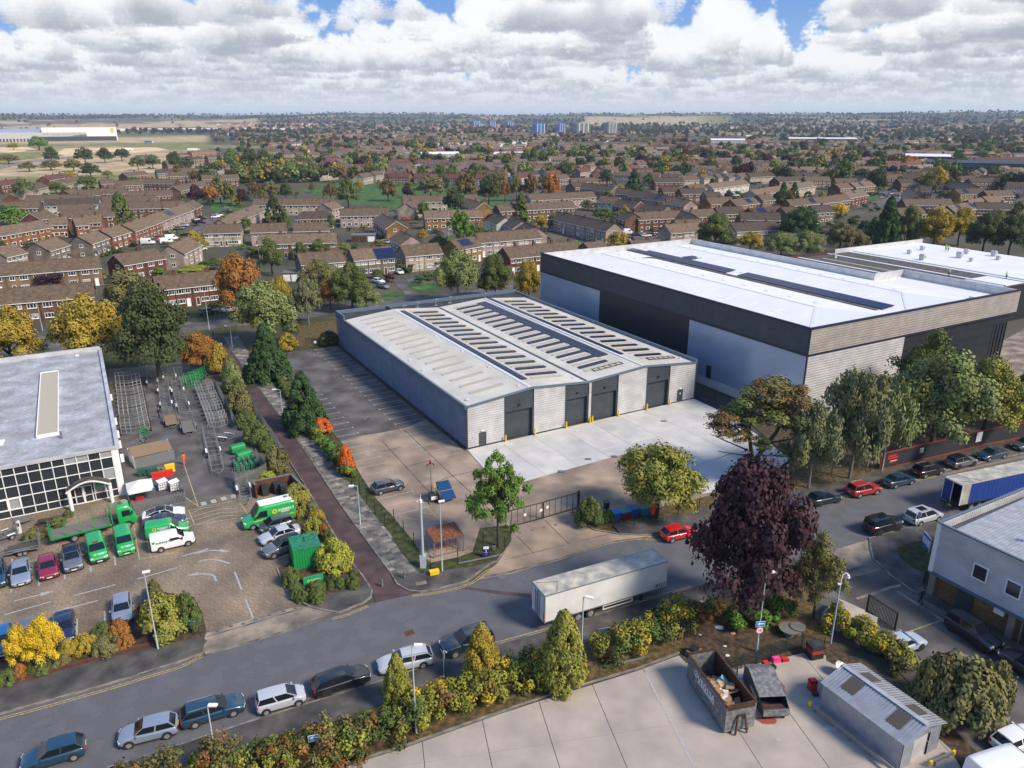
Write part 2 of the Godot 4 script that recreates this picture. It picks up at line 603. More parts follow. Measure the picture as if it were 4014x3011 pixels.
func make_tree_kinds():
	rng.seed=4242
	for q in [["round",4,92,.03,.30,.10,270,.030,.55],["round_mid",4,54,.03,.34,.12,85,.060,.6],["oval",2,80,.03,.32,.10,230,.032,.40]]:
		crowns[q[0]]=[]
		for i in q[1]:
			crowns[q[0]].append(crown(round_clumps(q[2],q[3],q[4],q[5]),q[6],q[7],q[8]))
	crowns.cone=[crown(cone_clumps(190,.02,.85),120,.034,.5,1.9),crown(cone_clumps(190,.03,1.0),120,.034,.5,1.9)]
	crowns.cone_mid=[crown(cone_clumps(90,.03,.8),60,.06,.45,1.6)]
	crowns.weep=[crown(round_clumps(84,.10,.25,.12),220,.021,.55,2.6,.14),crown(round_clumps(84,.06,.25,.16),220,.021,.55,2.6,.17)]
	crowns.feather=[crown(round_clumps(80,.10,.20,.2),150,.024,.5,2.0)]
	crowns.column=[]
	for i in 2:
		var cl:=[]
		for k in 120:
			var h:=rng.randf()
			var r:=.9*pow(maxf(.0,sin(PI*pow(h*.92+.08,.62))),.8)
			var a:=rng.randf()*TAU
			cl.append([v(cos(a)*r*.8,.04+.9*h,sin(a)*r*.8),.2+.14*r])
		crowns.column.append(crown(cl,110,.038,.42,1.7))
	crowns.bush=[]
	for i in 4:
		var cl:=[]
		for k in 44:
			var d:=ball(rng)
			d.y=absf(d.y)
			var r:=rng.randf_range(.22,.38)
			cl.append([v(d.x*(1-r*.7),.1+d.y*(.9-r*.6),d.z*(1-r*.7)),r])
		crowns.bush.append(crown(cl,170,.050,.8))
	crowns.far=[]
	for i in 4:
		crowns.far.append(crown(round_clumps(17,.0,.48,.1),26,.13,.6))
	trunks.round=trunk_mesh(8,.055,.55,.66)
	trunks.weep=trunk_mesh(7,.045,.72,.60)
	trunks.cone=trunk_mesh(0,.07,.5,.3)
	trunks.bush=trunk_mesh(5,.05,.4,.5)
func plant(kind:String,tone:String,at:Vector3,h:float,r:float,label:String,category:="tree",group:="",called:="")->Node3D:
	var name_of:={"round": "broadleaf_tree","round_mid": "broadleaf_tree","oval": "broadleaf_tree","cone": "conifer_tree","cone_mid": "conifer_tree","weep": "weeping_tree","feather": "feathery_tree","column": "columnar_tree","bush": "shrub"}
	var o:=thing(called if called else name_of[kind],label,category,at,rng.randf()*TAU,group)
	var set_of:Array=crowns[kind]
	var trunk_kind:String={"cone": "cone","cone_mid": "cone","column": "cone","weep": "weep","bush": "bush"}.get(kind,"round")
	var tr:=put("trunk" if kind!="bush" else "stem",trunks[trunk_kind],M.bark_pale if kind=="weep" else M.bark,o)
	tr.scale=v(r,h,r)
	var c:=put("crown",set_of[rng.randi() % set_of.size()],M["leaf_"+tone],o)
	c.scale=v(r,h,r)
	return o
func hedge(called:String,line:Array,width:float,height:float,tones:Array,label:String,ragged:=.45,size:=.085,per_m:=1100):
	var o:=thing(called,label,"hedge",line[0])
	var b:=mb()
	var stems:=mb()
	var patch:=FastNoiseLite.new()
	patch.seed=91
	patch.frequency=.22
	for i in line.size()-1:
		var a:Vector3=line[i]-line[0]
		var e:Vector3=line[i+1]-line[0]
		var run:=a.distance_to(e)
		var side:=(e-a).normalized().cross(Vector3.UP)
		var clumps:=int(run*5.0*maxf(1.0,width*.7))+2
		for k in clumps:
			var f:=rng.randf()
			var m:=a.lerp(e,f)
			var bump:=patch.get_noise_2d((m.x+line[0].x)*1.6,(m.z+line[0].z)*1.6)
			var top:=height*(1.0+bump*ragged*1.6)
			var s:=rng.randf_range(-.5,.5)
			var y:=top*(rng.randf_range(.15,.92) if absf(s)>.3 else rng.randf_range(.55,1.0))*(1.0-.5*s*s)
			m+=side*s*width+v(0,y*.88,0)
			var r:=rng.randf_range(.35,.62)*clampf(height*.5,.5,1.25)
			var pick:=patch.get_noise_2d(m.x+line[0].x+300,m.z+line[0].z)*1.5+.5+rng.randf_range(-.25,.25)
			var tone:Color=tones[clampi(int(pick*tones.size()),0,tones.size()-1)]
			var bright:=rng.randf_range(.75,1.2)
			for q in int(per_m*run/clumps):
				var d:=ball(rng)
				var p:=m+d*r*pow(rng.randf(),.35)
				if p.y<.02:
					p.y=rng.randf()*.2
				var nn:=(d+ball(rng)*.7+v(0,.3,0)).normalized()
				var g:=bright*rng.randf_range(.7,1.25)
				b.col=Color(tone.r*g,tone.g*g,tone.b*g)
				leaf(b,p,nn,(nn+d*.7+v(0,.3,0)).normalized(),size,1.4)
		for k in int(run*1.2)+1:
			var m:=a.lerp(e,rng.randf())+side*rng.randf_range(-.3,.3)*width
			stems.tube(m,m+v(rng.randf_range(-.3,.3),height*.8,rng.randf_range(-.3,.3)),.05,.015,5,false)
	put("foliage",b.done(),M.leaf_mixed,o)
	put("stem",stems.done(),M.bark,o)
const TONE:={"green":Color(.081,.117,.029),"lime":Color(.215,.227,.034),"yellow":Color(.390,.299,.029),"olive":Color(.137,.127,.042),"dark":Color(.047,.068,.023),"red":Color(.286,.078,.029),"rust":Color(.208,.111,.033),"bright":Color(.098,.195,.029),"flame":Color(.598,.143,.019),"amber":Color(.494,.247,.026)}
const CARS:={
	"hatch":[4.25,1.80,1.46,.93,.95,.74,-2.02,-1.50,.25,1.00,2.60,.32],
	"suv":[4.50,1.86,1.66,1.06,1.08,.88,-2.14,-1.75,.20,.95,2.68,.36],
	"big_suv":[4.90,1.98,1.80,1.15,1.16,.98,-2.36,-2.05,.25,1.05,2.92,.39],
	"offroad":[4.75,1.98,1.96,1.24,1.22,1.12,-2.22,-2.12,.42,.85,2.80,.41],
	"saloon":[4.70,1.82,1.43,.95,.94,.72,-1.72,-.90,.30,1.10,2.75,.33],
	"estate":[4.85,1.84,1.46,.95,.95,.72,-2.34,-1.85,.30,1.12,2.80,.33],
	"mpv":[3.90,1.70,1.54,.98,1.00,.82,-1.88,-1.62,.45,1.30,2.46,.30],
	"people_carrier":[4.85,1.90,1.74,1.06,1.08,.86,-2.34,-2.05,.50,1.40,2.90,.34],
	"coupe":[4.70,1.86,1.44,.95,.93,.70,-2.05,-.75,.25,1.15,2.85,.35],
}
var car_sets:={}
func loft_body(rows:Array)->ArrayMesh:
	var b:=mb()
	var g:=[]
	for q in rows:
		var x:float=q[0]
		var w:float=q[1]
		var lo:float=q[2]
		var mid:float=q[3]
		var hi:float=q[4]
		var tw:float=q[5]
		var half:=[v(x,lo,w*.55),v(x,lo+.03,w*.93),v(x,lo+.16,w),v(x,mid,w),v(x,hi-(hi-mid)*.25,tw+(w-tw)*.35),v(x,hi,tw*.86),v(x,hi+.025,tw*.4)]
		var ring:=half.duplicate()
		for i in range(half.size()-1,-1,-1):
			ring.append(v(half[i].x,half[i].y,-half[i].z))
		g.append(ring)
	b.smooth(g,true)
	var first:Array=g[0].duplicate()
	var last:Array=g[-1].duplicate()
	last.reverse()
	b.face(last)
	b.face(first)
	return b.done()
func pane(b:MB,p:Array,m:float,out:float):
	var n:Vector3=(p[1]-p[0]).cross(p[2]-p[0]).normalized()
	var mid:Vector3=(p[0]+p[1]+p[2]+p[3])*.25
	var q:=[]
	for i in 4:
		var e:Vector3=(p[(i+1) % 4]-p[i]).normalized()+(p[(i+3) % 4]-p[i]).normalized()
		q.append(p[i]+e*m+n*out)
	b.face(q)
func car_set(kind:String)->Dictionary:
	if car_sets.has(kind):
		return car_sets[kind]
	var s:Array=CARS[kind]
	var l:float=s[0]*.5
	var w:float=s[1]*.5
	var hi:float=s[2]
	var belt:float=s[3]
	var d:={}
	var tail:float=belt if kind!="saloon" and kind!="coupe" else belt+.04
	var lo:=.22 if hi<1.6 else .28
	var rows:=[[-l+.03,w*.74,lo+.14,lo+.36,tail-.16,w*.66],[-l+.08,w*.88,lo+.08,lo+.42,tail-.05,w*.80],[-l+.28,w*.97,lo,lo+.45,tail,w*.88],
		[-l+.9,w,lo,belt-.16,tail,w*.92],[.0,w,lo,belt-.14,belt,w*.93],[s[9],w,lo,belt-.14,s[4],w*.92],
		[lerpf(s[9],l,.5),w*.985,lo,s[4]-.2,lerpf(s[4],s[5],.32),w*.86],[l-.28,w*.95,lo,lo+.36,lerpf(s[4],s[5],.72),w*.80],[l-.09,w*.87,lo+.05,lo+.32,s[5]-.02,w*.74],[l-.02,w*.72,lo+.10,lo+.28,s[5]-.13,w*.62]]
	d.body=loft_body(rows)
	var bw:=w*.90
	var tw:=w*.72
	var a:=belt-.03
	var lowp:=[v(s[6],a+(.03 if tail>belt else .0),bw*.94),v(s[9],a+.03,bw*.94)]
	var topp:=[v(s[7],hi-.07,tw),v(s[8],hi-.05,tw)]
	var mir:=func(p:Vector3)->Vector3:return v(p.x,p.y,-p.z)
	var b:=mb()
	var mid_low:=v((s[6]+s[9])*.5,a,bw)
	var mid_top:=v((s[7]+s[8])*.5,hi-.02,tw*1.02)
	b.face([lowp[0],mid_low,mid_top,topp[0]])
	b.face([mid_low,lowp[1],topp[1],mid_top])
	b.face([mir.call(mid_low),mir.call(lowp[0]),mir.call(topp[0]),mir.call(mid_top)])
	b.face([mir.call(lowp[1]),mir.call(mid_low),mir.call(mid_top),mir.call(topp[1])])
	b.face([lowp[1],mir.call(lowp[1]),mir.call(topp[1]),topp[1]])
	b.face([mir.call(lowp[0]),lowp[0],topp[0],mir.call(topp[0])])
	d.cabin=b.done()
	b=mb()
	var rr:=[]
	for i in 5:
		var f:=i/4.0
		var x:=lerpf(s[7]-.04,s[8]+.03,f)
		var y:float=hi-.065+.05*sin(PI*f)
		rr.append([v(x,y-.02,-tw*1.01),v(x,y+.02,-tw*.8),v(x,y+.035,0),v(x,y+.02,tw*.8),v(x,y-.02,tw*1.01)])
	rr.reverse()
	b.smooth(rr)
	d.roof=b.done()
	b=mb()
	pane(b,[lowp[1],mir.call(lowp[1]),mir.call(topp[1]),topp[1]],.06,.008)
	d.screen=b.done()
	b=mb()
	pane(b,[mir.call(lowp[0]),lowp[0],topp[0],mir.call(topp[0])],.09,.008)
	d.rear=b.done()
	for k in 2:
		b=mb()
		if k==0:
			pane(b,[lowp[0],mid_low,mid_top,topp[0]],.055,.008)
		else:
			pane(b,[mid_low,lowp[1],topp[1],mid_top],.055,.008)
		d["side%d" % k]=b.done()
		b=mb()
		if k==0:
			pane(b,[mir.call(mid_low),mir.call(lowp[0]),mir.call(topp[0]),mir.call(mid_top)],.055,.008)
		else:
			pane(b,[mir.call(lowp[1]),mir.call(mid_low),mir.call(mid_top),mir.call(topp[1])],.055,.008)
		d["side_b%d" % k]=b.done()
	d.merge(wheel_set(s[11]))
	d.spec=s
	d.low=lo
	car_sets[kind]=d
	return d
func wheel_set(r:float)->Dictionary:
	var b:=mb()
	b.tube(v(0,0,-.11),v(0,0,.11),r,r,20)
	var tyre:=b.done()
	b=mb()
	for s in [-1,1]:
		b.tube(v(0,0,.1*s),v(0,0,.118*s),r*.66,r*.60,16)
	for i in 5:
		var g:=TAU*i/5
		b.bar(v(cos(g)*r*.12,sin(g)*r*.12,0),v(cos(g)*r*.62,sin(g)*r*.62,0),.25,r*.16)
	var rim:=b.done()
	b=mb()
	b.tube(v(0,0,-.05),v(0,0,.05),r+.07,r+.07,20)
	return {"tyre":tyre,"rim":rim,"arch":b.done()}
func add_wheel(o:Node3D,d:Dictionary,at:Vector3,rim:Material):
	var w:=Node3D.new()
	w.name="wheel"
	o.add_child(w,true)
	w.position=at
	put("tyre",d.tyre,M.tyre,w)
	put("rim",d.rim,rim,w)
func mini_box(s:Vector3)->ArrayMesh:
	var b:=mb()
	b.box(Vector3.ZERO,s)
	return b.done()
func car(kind:String,rear:Vector3,front:Vector3,near:int,paint:String,label:String,group:="",opt:={})->Node3D:
	var d:=car_set(kind)
	var s:Array=d.spec
	var f:=(front-rear).normalized()
	var right:=f.cross(Vector3.UP)
	var at:Vector3=(rear+front)*.5-right*(near*(s[1]*.5-.1))
	at.y=opt.get("y",.004)
	var o:=thing(opt.get("called","parked_car"),label,opt.get("category","car"),at,yaw_of(rear,front),group)
	var m:Material=M["car_"+paint]
	var w:float=s[1]*.5
	put("body",d.body,m,o)
	put("cabin",d.cabin,m,o)
	put("roof",d.roof,M.car_glass if opt.get("dark_roof",false) else m,o)
	put("windscreen",d.screen,M.car_glass,o)
	put("rear_window",d.rear,M.car_glass,o)
	for k in ["side0","side1","side_b0","side_b1"]:
		put("side_window",d[k],M.car_glass,o)
	var rim:Material=M.rim_dark if opt.get("dark_rims",false) else M.rim
	for x in [-1,1]:
		for z in [-1,1]:
			var p:=v(x*s[10]*.5+(.05 if x>0 else .0),s[11],z*(w-.095))
			put("wheel_arch",d.arch,M.car_trim,o,v(p.x,p.y+.03,z*(w-.046)))
			add_wheel(o,d,p,rim)
	var l:float=s[0]*.5
	for z in [-1,1]:
		cube("headlight",.22,.13,.34,M.head_lamp,o,l-.16,s[5]-.13,z*w*.68,z*-.35)
		cube("tail_light",.16,.20,.26,M.tail_lamp,o,-l+.10,s[3]-.20,z*w*.72,z*.25)
		put("door_mirror",mini_box(v(.12,.13,.2)),m,o,v(s[9]-.28,s[3]+.07,z*(w+.06)))
	cube("grille",.06,.20,s[1]*.42,M.car_trim,o,l-.03,s[5]-.26,0)
	cube("number_plate",.03,.11,.5,M.plate_white,o,l,d.low+.22,0)
	cube("number_plate",.03,.11,.5,M.plate_yellow,o,-l+.01,d.low+.42,0)
	cube("bumper_trim",s[0]*.93,.10,s[1]*.95,M.car_trim,o,0,d.low+.06,0)
	if opt.get("rails",false):
		for z in [-1,1]:
			var b:=mb()
			put("roof_rail",mb().bar(v(s[7]+.1,s[2]+.03,z*w*.66),v(s[8]-.1,s[2]+.03,z*w*.66),.04,.04).done(),M.rim,o)
	if opt.get("sunroof",false):
		put("sunroof",mini_box(v(1.1,.02,.9)),M.car_glass,o,v((s[7]+s[8])*.5+.2,s[2]+.015,0))
	if opt.get("spare",false):
		var sp:=mb()
		put("spare_wheel",mb().tube(v(-l-.18,1.0,0),v(-l+.02,1.0,0),.36,.38,18).done(),M.tyre,o)
	return o
const VANS:={
	"small_van":[4.50,1.86,1.84,.32,2.78,1.08],
	"large_van":[5.95,2.05,2.65,.35,3.75,1.25],
}
func van(kind:String,rear:Vector3,front:Vector3,near:int,paint:String,label:String,group:="",opt:={})->Node3D:
	var s:Array=VANS[kind]
	var l:float=s[0]*.5
	var w:float=s[1]*.5
	var hi:float=s[2]
	var f:=(front-rear).normalized()
	var at:=(rear+front)*.5-f.cross(Vector3.UP)*(near*(w-.1))
	at.y=.004
	var o:=thing(opt.get("called","parked_van"),label,"van",at,yaw_of(rear,front),group)
	var m:Material=M["car_"+paint]
	var sc:=l-1.05 if kind=="small_van" else l-1.15
	var rf:=sc-.75 if kind=="small_van" else sc-.85
	var hood:float=s[5]
	var rows:=[[-l,w*.93,.34,hi*.5,hi-.10,w*.84],[-l+.07,w*.97,.26,hi*.55,hi-.02,w*.87],[-l+.6,w,.24,hi*.55,hi,w*.88],[rf-.5,w,.24,hi*.55,hi,w*.88],[rf,w,.24,hi*.5,hi-.06,w*.84],
		[(sc+rf)*.5,w,.24,hood-.1,(hi+hood)*.5,w*.83],[sc,w,.24,hood-.2,hood+.04,w*.86],[l-.35,w*.95,.24,.6,hood-.14,w*.80],[l-.06,w*.86,.28,.5,hood-.30,w*.72],[l,w*.74,.34,.45,hood-.46,w*.62]]
	put("body",loft_body(rows),m,o)
	var b:=mb()
	var tz:=w*.74
	var lo_z:=w*.80
	b.face([v(sc-.03,hood+.12,lo_z),v(sc-.03,hood+.12,-lo_z),v(rf+.09,hi-.12,-tz),v(rf+.09,hi-.12,tz)])
	var ws:=put("windscreen",b.done(),M.car_glass,o)
	ws.position=v(.05,.04,0)
	for z in [-1,1]:
		b=mb()
		var p:=[v(rf-.75,hood+.08,w*1.004),v(sc-.2,hood+.08,w*1.004),v(rf+.02,hi*.80,w*.985),v(rf-.75,hi*.80,w*.985)]
		if z<0:
			for i in 4:
				p[i].z*=-1
			p.reverse()
		b.face(p)
		put("side_window",b.done(),M.car_glass,o)
		put("door_mirror",mini_box(v(.14,.24,.2)),M.car_trim,o,v(sc-.25,hood+.18,z*(w+.1)))
		cube("headlight",.25,.17,.32,M.head_lamp,o,l-.20,hood-.34,z*w*.70,z*-.35)
		cube("tail_light",.06,.42,.12,M.tail_lamp,o,-l,.95,z*w*.88)
	var d:=wheel_set(s[3])
	for x in [-1,1]:
		for z in [-1,1]:
			var p:=v(x*s[4]*.5+.08,s[3],z*(w-.09))
			put("wheel_arch",d.arch,M.car_trim,o,v(p.x,p.y+.02,z*(w-.044)))
			add_wheel(o,d,p,M.rim)
	put("bumper",mini_box(v(.2,.26,s[1]*.86)),M.car_trim if opt.get("dark_bumper",true) else m,o,v(l-.08,.42,0))
	cube("grille",.06,.14,s[1]*.48,M.car_trim,o,l-.0,hood-.52,0)
	cube("number_plate",.03,.11,.5,M.plate_white,o,l+.02,.42,0)
	cube("number_plate",.03,.11,.5,M.plate_yellow,o,-l-.01,.6,0)
	return o
func badge(o:Node3D,at:Vector3,basis:Basis,size:float,words:=true):
	var b:=mb()
	for i in 8:
		var g:=TAU*i/8
		var p:=v(cos(g),sin(g),0)
		var q:=v(-p.y,p.x,0)
		b.face([p*size*.24-q*size*.16,p*size*.46-q*size*.15,p*size*.55,p*size*.46+q*size*.15,p*size*.24+q*size*.16])
	var s:=put("sun_badge",b.done(),M.yellow,o)
	s.transform=Transform3D(basis,at)
	if words:
		lettering(o,"SUNBELT",at+basis.x*size*.78+basis.y*size*.08,basis,size*.62,M.white,true)
		lettering(o,"RENTALS",at+basis.x*size*1.30-basis.y*size*.42,basis,size*.34,M.white,true)
func lettering(o:Node3D,text:String,at:Vector3,basis:Basis,size:float,m:Material,left:=false,bold:=true):
	var t:=TextMesh.new()
	var f:=SystemFont.new()
	f.font_names=PackedStringArray(["Droid Sans"])
	f.font_weight=700 if bold else 400
	t.font=f
	t.text=text
	t.font_size=32
	t.pixel_size=size/26.0
	t.depth=.01
	if left:
		t.horizontal_alignment=HORIZONTAL_ALIGNMENT_LEFT
	var n:=put("lettering",t,m,o)
	n.transform=Transform3D(basis,at)
var small_cars:={}
func small_car(kind:String,at:Vector3,turn:float,paint:String,label:String,group:String):
	if not small_cars.has(kind):
		var d:={}
		var mesh:=ArrayMesh.new()
		var parts:=[]
		if kind=="van":
			var s:=[[-2.5,.9,.3,1.1,2.1,.84],[-2.4,1.0,.25,1.1,2.25,.9],[1.0,1.0,.25,1.1,2.25,.88],[1.75,1.0,.25,.9,1.25,.85],[2.5,.85,.35,.5,.9,.7]]
			parts=[[loft_body(s)],[]]
			var b:=mb()
			b.face([v(1.83,1.3,.8),v(1.83,1.3,-.8),v(1.16,2.1,-.74),v(1.16,2.1,.74)])
			for z in [-1,1]:
				b.box(v(.9,1.55,z*.96),v(.8,.5,.1))
			parts[1].append(b.done())
		else:
			var c:=car_set(kind)
			parts=[[c.body,c.roof],[c.screen,c.rear,c.side0,c.side1,c.side_b0,c.side_b1,c.cabin]]
		var w:=mb()
		for x in [-1,1]:
			for z in [-1,1]:
				w.tube(v(x*1.35,.33,z*.72),v(x*1.35,.33,z*.93),.33,.33,10)
		parts.append([w.done()])
		for group_of in parts:
			var st:=SurfaceTool.new()
			for q in group_of:
				st.append_from(q,0,Transform3D.IDENTITY)
			mesh=st.commit(mesh)
		small_cars[kind]=mesh
	var o:=put(numbered("parked_van" if kind=="van" else "parked_car"),small_cars[kind],null,self,at,turn)
	o.set_surface_override_material(0,M["car_"+paint])
	o.set_surface_override_material(1,M.car_glass)
	o.set_surface_override_material(2,M.tyre)
	tag(o,label,"van" if kind=="van" else "car",group)
var window_sets:={}
func window_set(kind:String)->Array:
	if window_sets.has(kind):
		return window_sets[kind]
	var s:Vector2={"wide":Vector2(1.9,1.15),"mid":Vector2(1.25,1.1),"small":Vector2(.7,.95),"door":Vector2(.95,2.05),"patio":Vector2(1.9,2.05)}[kind]
	var b:=mb()
	var t:=.10
	for x in [-1,1]:
		b.box(v(x*(s.x-t)*.5,0,.02),v(t,s.y,.12))
	for y in [-1,1]:
		b.box(v(0,y*(s.y-t)*.5,.02),v(s.x-2*t,t,.12))
	if kind=="wide":
		b.box(v(-s.x*.18,0,.01),v(.08,s.y-2*t,.09))
		b.box(v(s.x*.18,0,.01),v(.08,s.y-2*t,.09))
	elif kind=="mid" or kind=="patio":
		b.box(v(0,0,.01),v(.08,s.y-2*t,.09))
	b.box(v(0,-s.y*.5-.04,.05),v(s.x+.16,.08,.2))
	var frame:=b.done()
	b=mb()
	b.box(v(0,0,.0),v(s.x-2*t,s.y-2*t,.06))
	window_sets[kind]=[frame,b.done()]
	return window_sets[kind]
func house(a:Vector3,b:Vector3,wall:String,roof:String,label:String,group:String,opt:={})->Node3D:
	var depth:float=opt.get("d",8.0)
	var eaves:float=opt.get("e",5.0)
	var top:float=a.y
	var l:=Vector2(b.x-a.x,b.z-a.z).length()
	var units:int=opt.get("n",maxi(1,roundi(l/6.2)))
	var at:=(a+b)*.5
	at.y=0
	var o:=thing(opt.get("called","terraced_house"),label,"house",at,yaw_of(a,b),group)
	var h:=depth*.5
	var x:=l*.5
	var near:bool=opt.get("near",true)
	var hip:float=opt.get("hip",.0)
	var m:=mb()
	for z in [-1,1]:
		var p:=[v(-x,-.1,h),v(x,-.1,h),v(x,eaves,h),v(-x,eaves,h)]
		if z<0:
			for i in 4:
				p[i].z=-h
			p.reverse()
		m.face(p)
	for s in [-1,1]:
		var p:=[v(s*x,-.1,h),v(s*x,-.1,-h),v(s*x,eaves,-h),v(s*x,top-.06 if hip==.0 else eaves,0),v(s*x,eaves,h)]
		if s<0:
			p.reverse()
		m.face(p)
	put("wall",m.done(),M["wall_"+wall],o)
	var over:=.35
	var drop:=(top-eaves)/h*over
	var xr:=x+.22-hip
	var xe:=x+.22
	m=mb()
	var th:=v(0,.14,0)
	for z in [-1,1]:
		var e0:=v(-xe,eaves-drop,z*(h+over))
		var e1:=v(xe,eaves-drop,z*(h+over))
		var r0:=v(-xr,top,0)
		var r1:=v(xr,top,0)
		if z>0:
			m.face([e0+th,e1+th,r1+th,r0+th])
			m.face([e0,e1,e1+th,e0+th])
			m.face([e1,e0,r0,r1])
		else:
			m.face([e1+th,e0+th,r0+th,r1+th])
			m.face([e1,e0,e0+th,e1+th])
			m.face([e0,e1,r1,r0])
	var rf:=put("roof",m.done(),M["tile_"+roof],o)
	m=mb()
	for s in [-1,1]:
		for z in [-1,1]:
			var p:=[v(s*xe,eaves-drop,z*(h+over)),v(s*xr,top,0),v(s*xr,top+.14,0),v(s*xe,eaves-drop+.14,z*(h+over))]
			if s*z>0:
				m.face(p)
			else:
				p.reverse()
				m.face(p)
		if hip>.0:
			var q:=[v(s*xe,eaves-drop+.14,h+over),v(s*xe,eaves-drop+.14,-h-over),v(s*xr,top+.14,0)]
			if s<0:
				q.reverse()
			m.face(q)
	put("verge",m.done(),M["tile_"+roof] if hip>.0 else (M.upvc if opt.get("white_verge",false) else M.door_brown),rf)
	put("ridge_tiles",mb().bar(v(-xr,top+.17,0),v(xr,top+.17,0),.26,.12).done(),M["tile_"+roof],rf)
	m=mb()
	for z in [-1,1]:
		m.box(v(0,eaves-drop-.06,z*(h+over+.03)),v(l+.4,.14,.1))
	put("gutter",m.done(),M.upvc if opt.get("white_gutter",true) else M.car_trim,o)
	for k in opt.get("chimneys",maxi(1,units/2)):
		var cx:float=-x+l*(k+.5)/opt.get("chimneys",maxi(1,units/2))+opt.get("chimney_shift",.9)
		m=mb()
		m.box(v(0,.3,0),v(.85,1.5,.6))
		m.box(v(0,1.09,0),v(.98,.1,.72))
		for s in [-1,1]:
			m.tube(v(s*.2,1.14,0),v(s*.2,1.45,0),.11,.09,7)
		put("chimney",m.done(),M["wall_red" if wall in ["red","orange"] else "wall_brown"],rf,v(cx,top-.1,0))
	var uw:=l/units
	var joined:=mb()
	var joined_glass:=mb()
	for z in [1,-1]:
		for k in units:
			var ux:=-x+uw*(k+.5)
			var flip:=1.0 if k % 2 else -1.0
			var list:=[["wide",ux-flip*uw*.22,eaves-1.05],["mid",ux+flip*uw*.24,eaves-1.05],["wide" if z>0 else "patio",ux-flip*uw*.22,1.45 if z>0 else 1.1],["door",ux+flip*uw*.22,1.05]]
			for q in list:
				var set_of:=window_set(q[0])
				var w_at:=v(q[1],q[2],z*(h+.01))
				if near:
					if q[0]=="door":
						var dn:=put("door",set_of[0],M.upvc,o,w_at,.0 if z>0 else PI)
						put("door_panel",set_of[1],M.upvc if rng.randf()<.6 else M.door_brown,dn)
					else:
						var wn:=put("window",set_of[0],M.upvc,o,w_at,.0 if z>0 else PI)
						put("pane",set_of[1],M.pane_net if rng.randf()<.3 else M.pane,wn)
				else:
					var s2:Vector2={"wide":Vector2(1.9,1.15),"mid":Vector2(1.25,1.1),"small":Vector2(.7,.95),"door":Vector2(.95,2.05),"patio":Vector2(1.9,2.05)}[q[0]]
					joined.box(w_at,v(s2.x,s2.y,.08))
					joined_glass.box(w_at,v(s2.x*.76,s2.y*.7,.14))
			if near and opt.get("porch",false) and z>0:
				var pb:=mb()
				put("porch_roof",mb().box(v(ux+flip*uw*.22,2.35,h+.55),v(1.9,.14,1.1)).done(),M.lead,o)
		if near and opt.get("drain",true):
			for k in range(1,units):
				var dp:=mb()
				put("drainpipe",mb().tube(v(-x+uw*k,0,z*(h+.06)),v(-x+uw*k,eaves-.2,z*(h+.06)),.05,.05,5,false).done(),M.car_trim,o)
	if near:
		for s in opt.get("gable_windows",[]):
			for y in [1.5,eaves-.7]:
				var wn:=put("window",window_set("mid")[0],M.upvc,o,v(s*(x+.01),y,.6),s*PI*.5)
				put("pane",window_set("mid")[1],M.pane,wn)
	else:
		put("windows",joined.done(),M.upvc,o).set_meta("kind","stuff")
		put("window_panes",joined_glass.done(),M.pane,o).set_meta("kind","stuff")
	if opt.has("solar"):
		var q:Array=opt.solar
		var slope:=v(0,eaves-top,q[2]*h).normalized()
		var across:=v(q[2],0,0)
		for i in int((q[1]-q[0])/1.05):
			for j in q[3]:
				var pb:=mb()
				var nn:=v(0,h,q[2]*(top-eaves)).normalized()
				var c:Vector3=v(q[0]+.5+i*1.05,top+.14,0)+slope*(.55+.8+j*1.62)+nn*.1
				pb.t=Transform3D(Basis(Vector3.RIGHT,nn,Vector3.RIGHT.cross(nn)),c)
				pb.box(Vector3.ZERO,v(.99,.05,1.56))
				put("solar_panel",pb.done(),M.solar,rf)
	return o
func ribs(b:MB,x0:float,x1:float,y0:float,t0:float,t1:float,pitch:float,deep:float):
	var top:=maxf(t0,t1)
	var y:=y0
	while y<top-.001:
		var cuts:=[[.0,.62,deep,deep],[.62,.72,deep,.0],[.72,.90,.0,.0],[.90,1.0,.0,deep]]
		for q in cuts:
			var a:float=y+q[0]*pitch
			var e:float=minf(y+q[1]*pitch,top)
			if a>=top:
				break
			var l:=x0
			var r:=x1
			if a>minf(t0,t1) and absf(t1-t0)>.001:
				var xc:=x0+(a-t0)/(t1-t0)*(x1-x0)
				if t0<t1:
					l=clampf(xc,x0,x1)
				else:
					r=clampf(xc,x0,x1)
			if r-l>.02:
				b.face([v(l,a,q[2]),v(r,a,q[2]),v(r,e,q[3]),v(l,e,q[3])])
		y+=pitch
func vribs(b:MB,x0:float,x1:float,y0:float,y1:float,pitch:float,deep:float):
	var x:=x0
	while x<x1-.001:
		for q in [[.0,.5,deep,deep],[.5,.62,deep,.0],[.62,.88,.0,.0],[.88,1.0,.0,deep]]:
			var a:float=x+q[0]*pitch
			var e:float=minf(x+q[1]*pitch,x1)
			if a<x1:
				b.face([v(a,y0,q[2]),v(e,y0,q[3]),v(e,y1,q[3]),v(a,y1,q[2])])
		x+=pitch
func turned(x:float,y:float,z:float,a:float)->Transform3D:
	return Transform3D(Basis(Vector3.UP,a),v(x,y,z))
func roof_panels(o:Node3D,called:String,mesh:Mesh,m:Material,from:Vector3,step:Vector3,count:int,basis:Basis):
	for i in count:
		var p:=put(called,mesh,m,o)
		p.transform=Transform3D(basis,from+step*i)
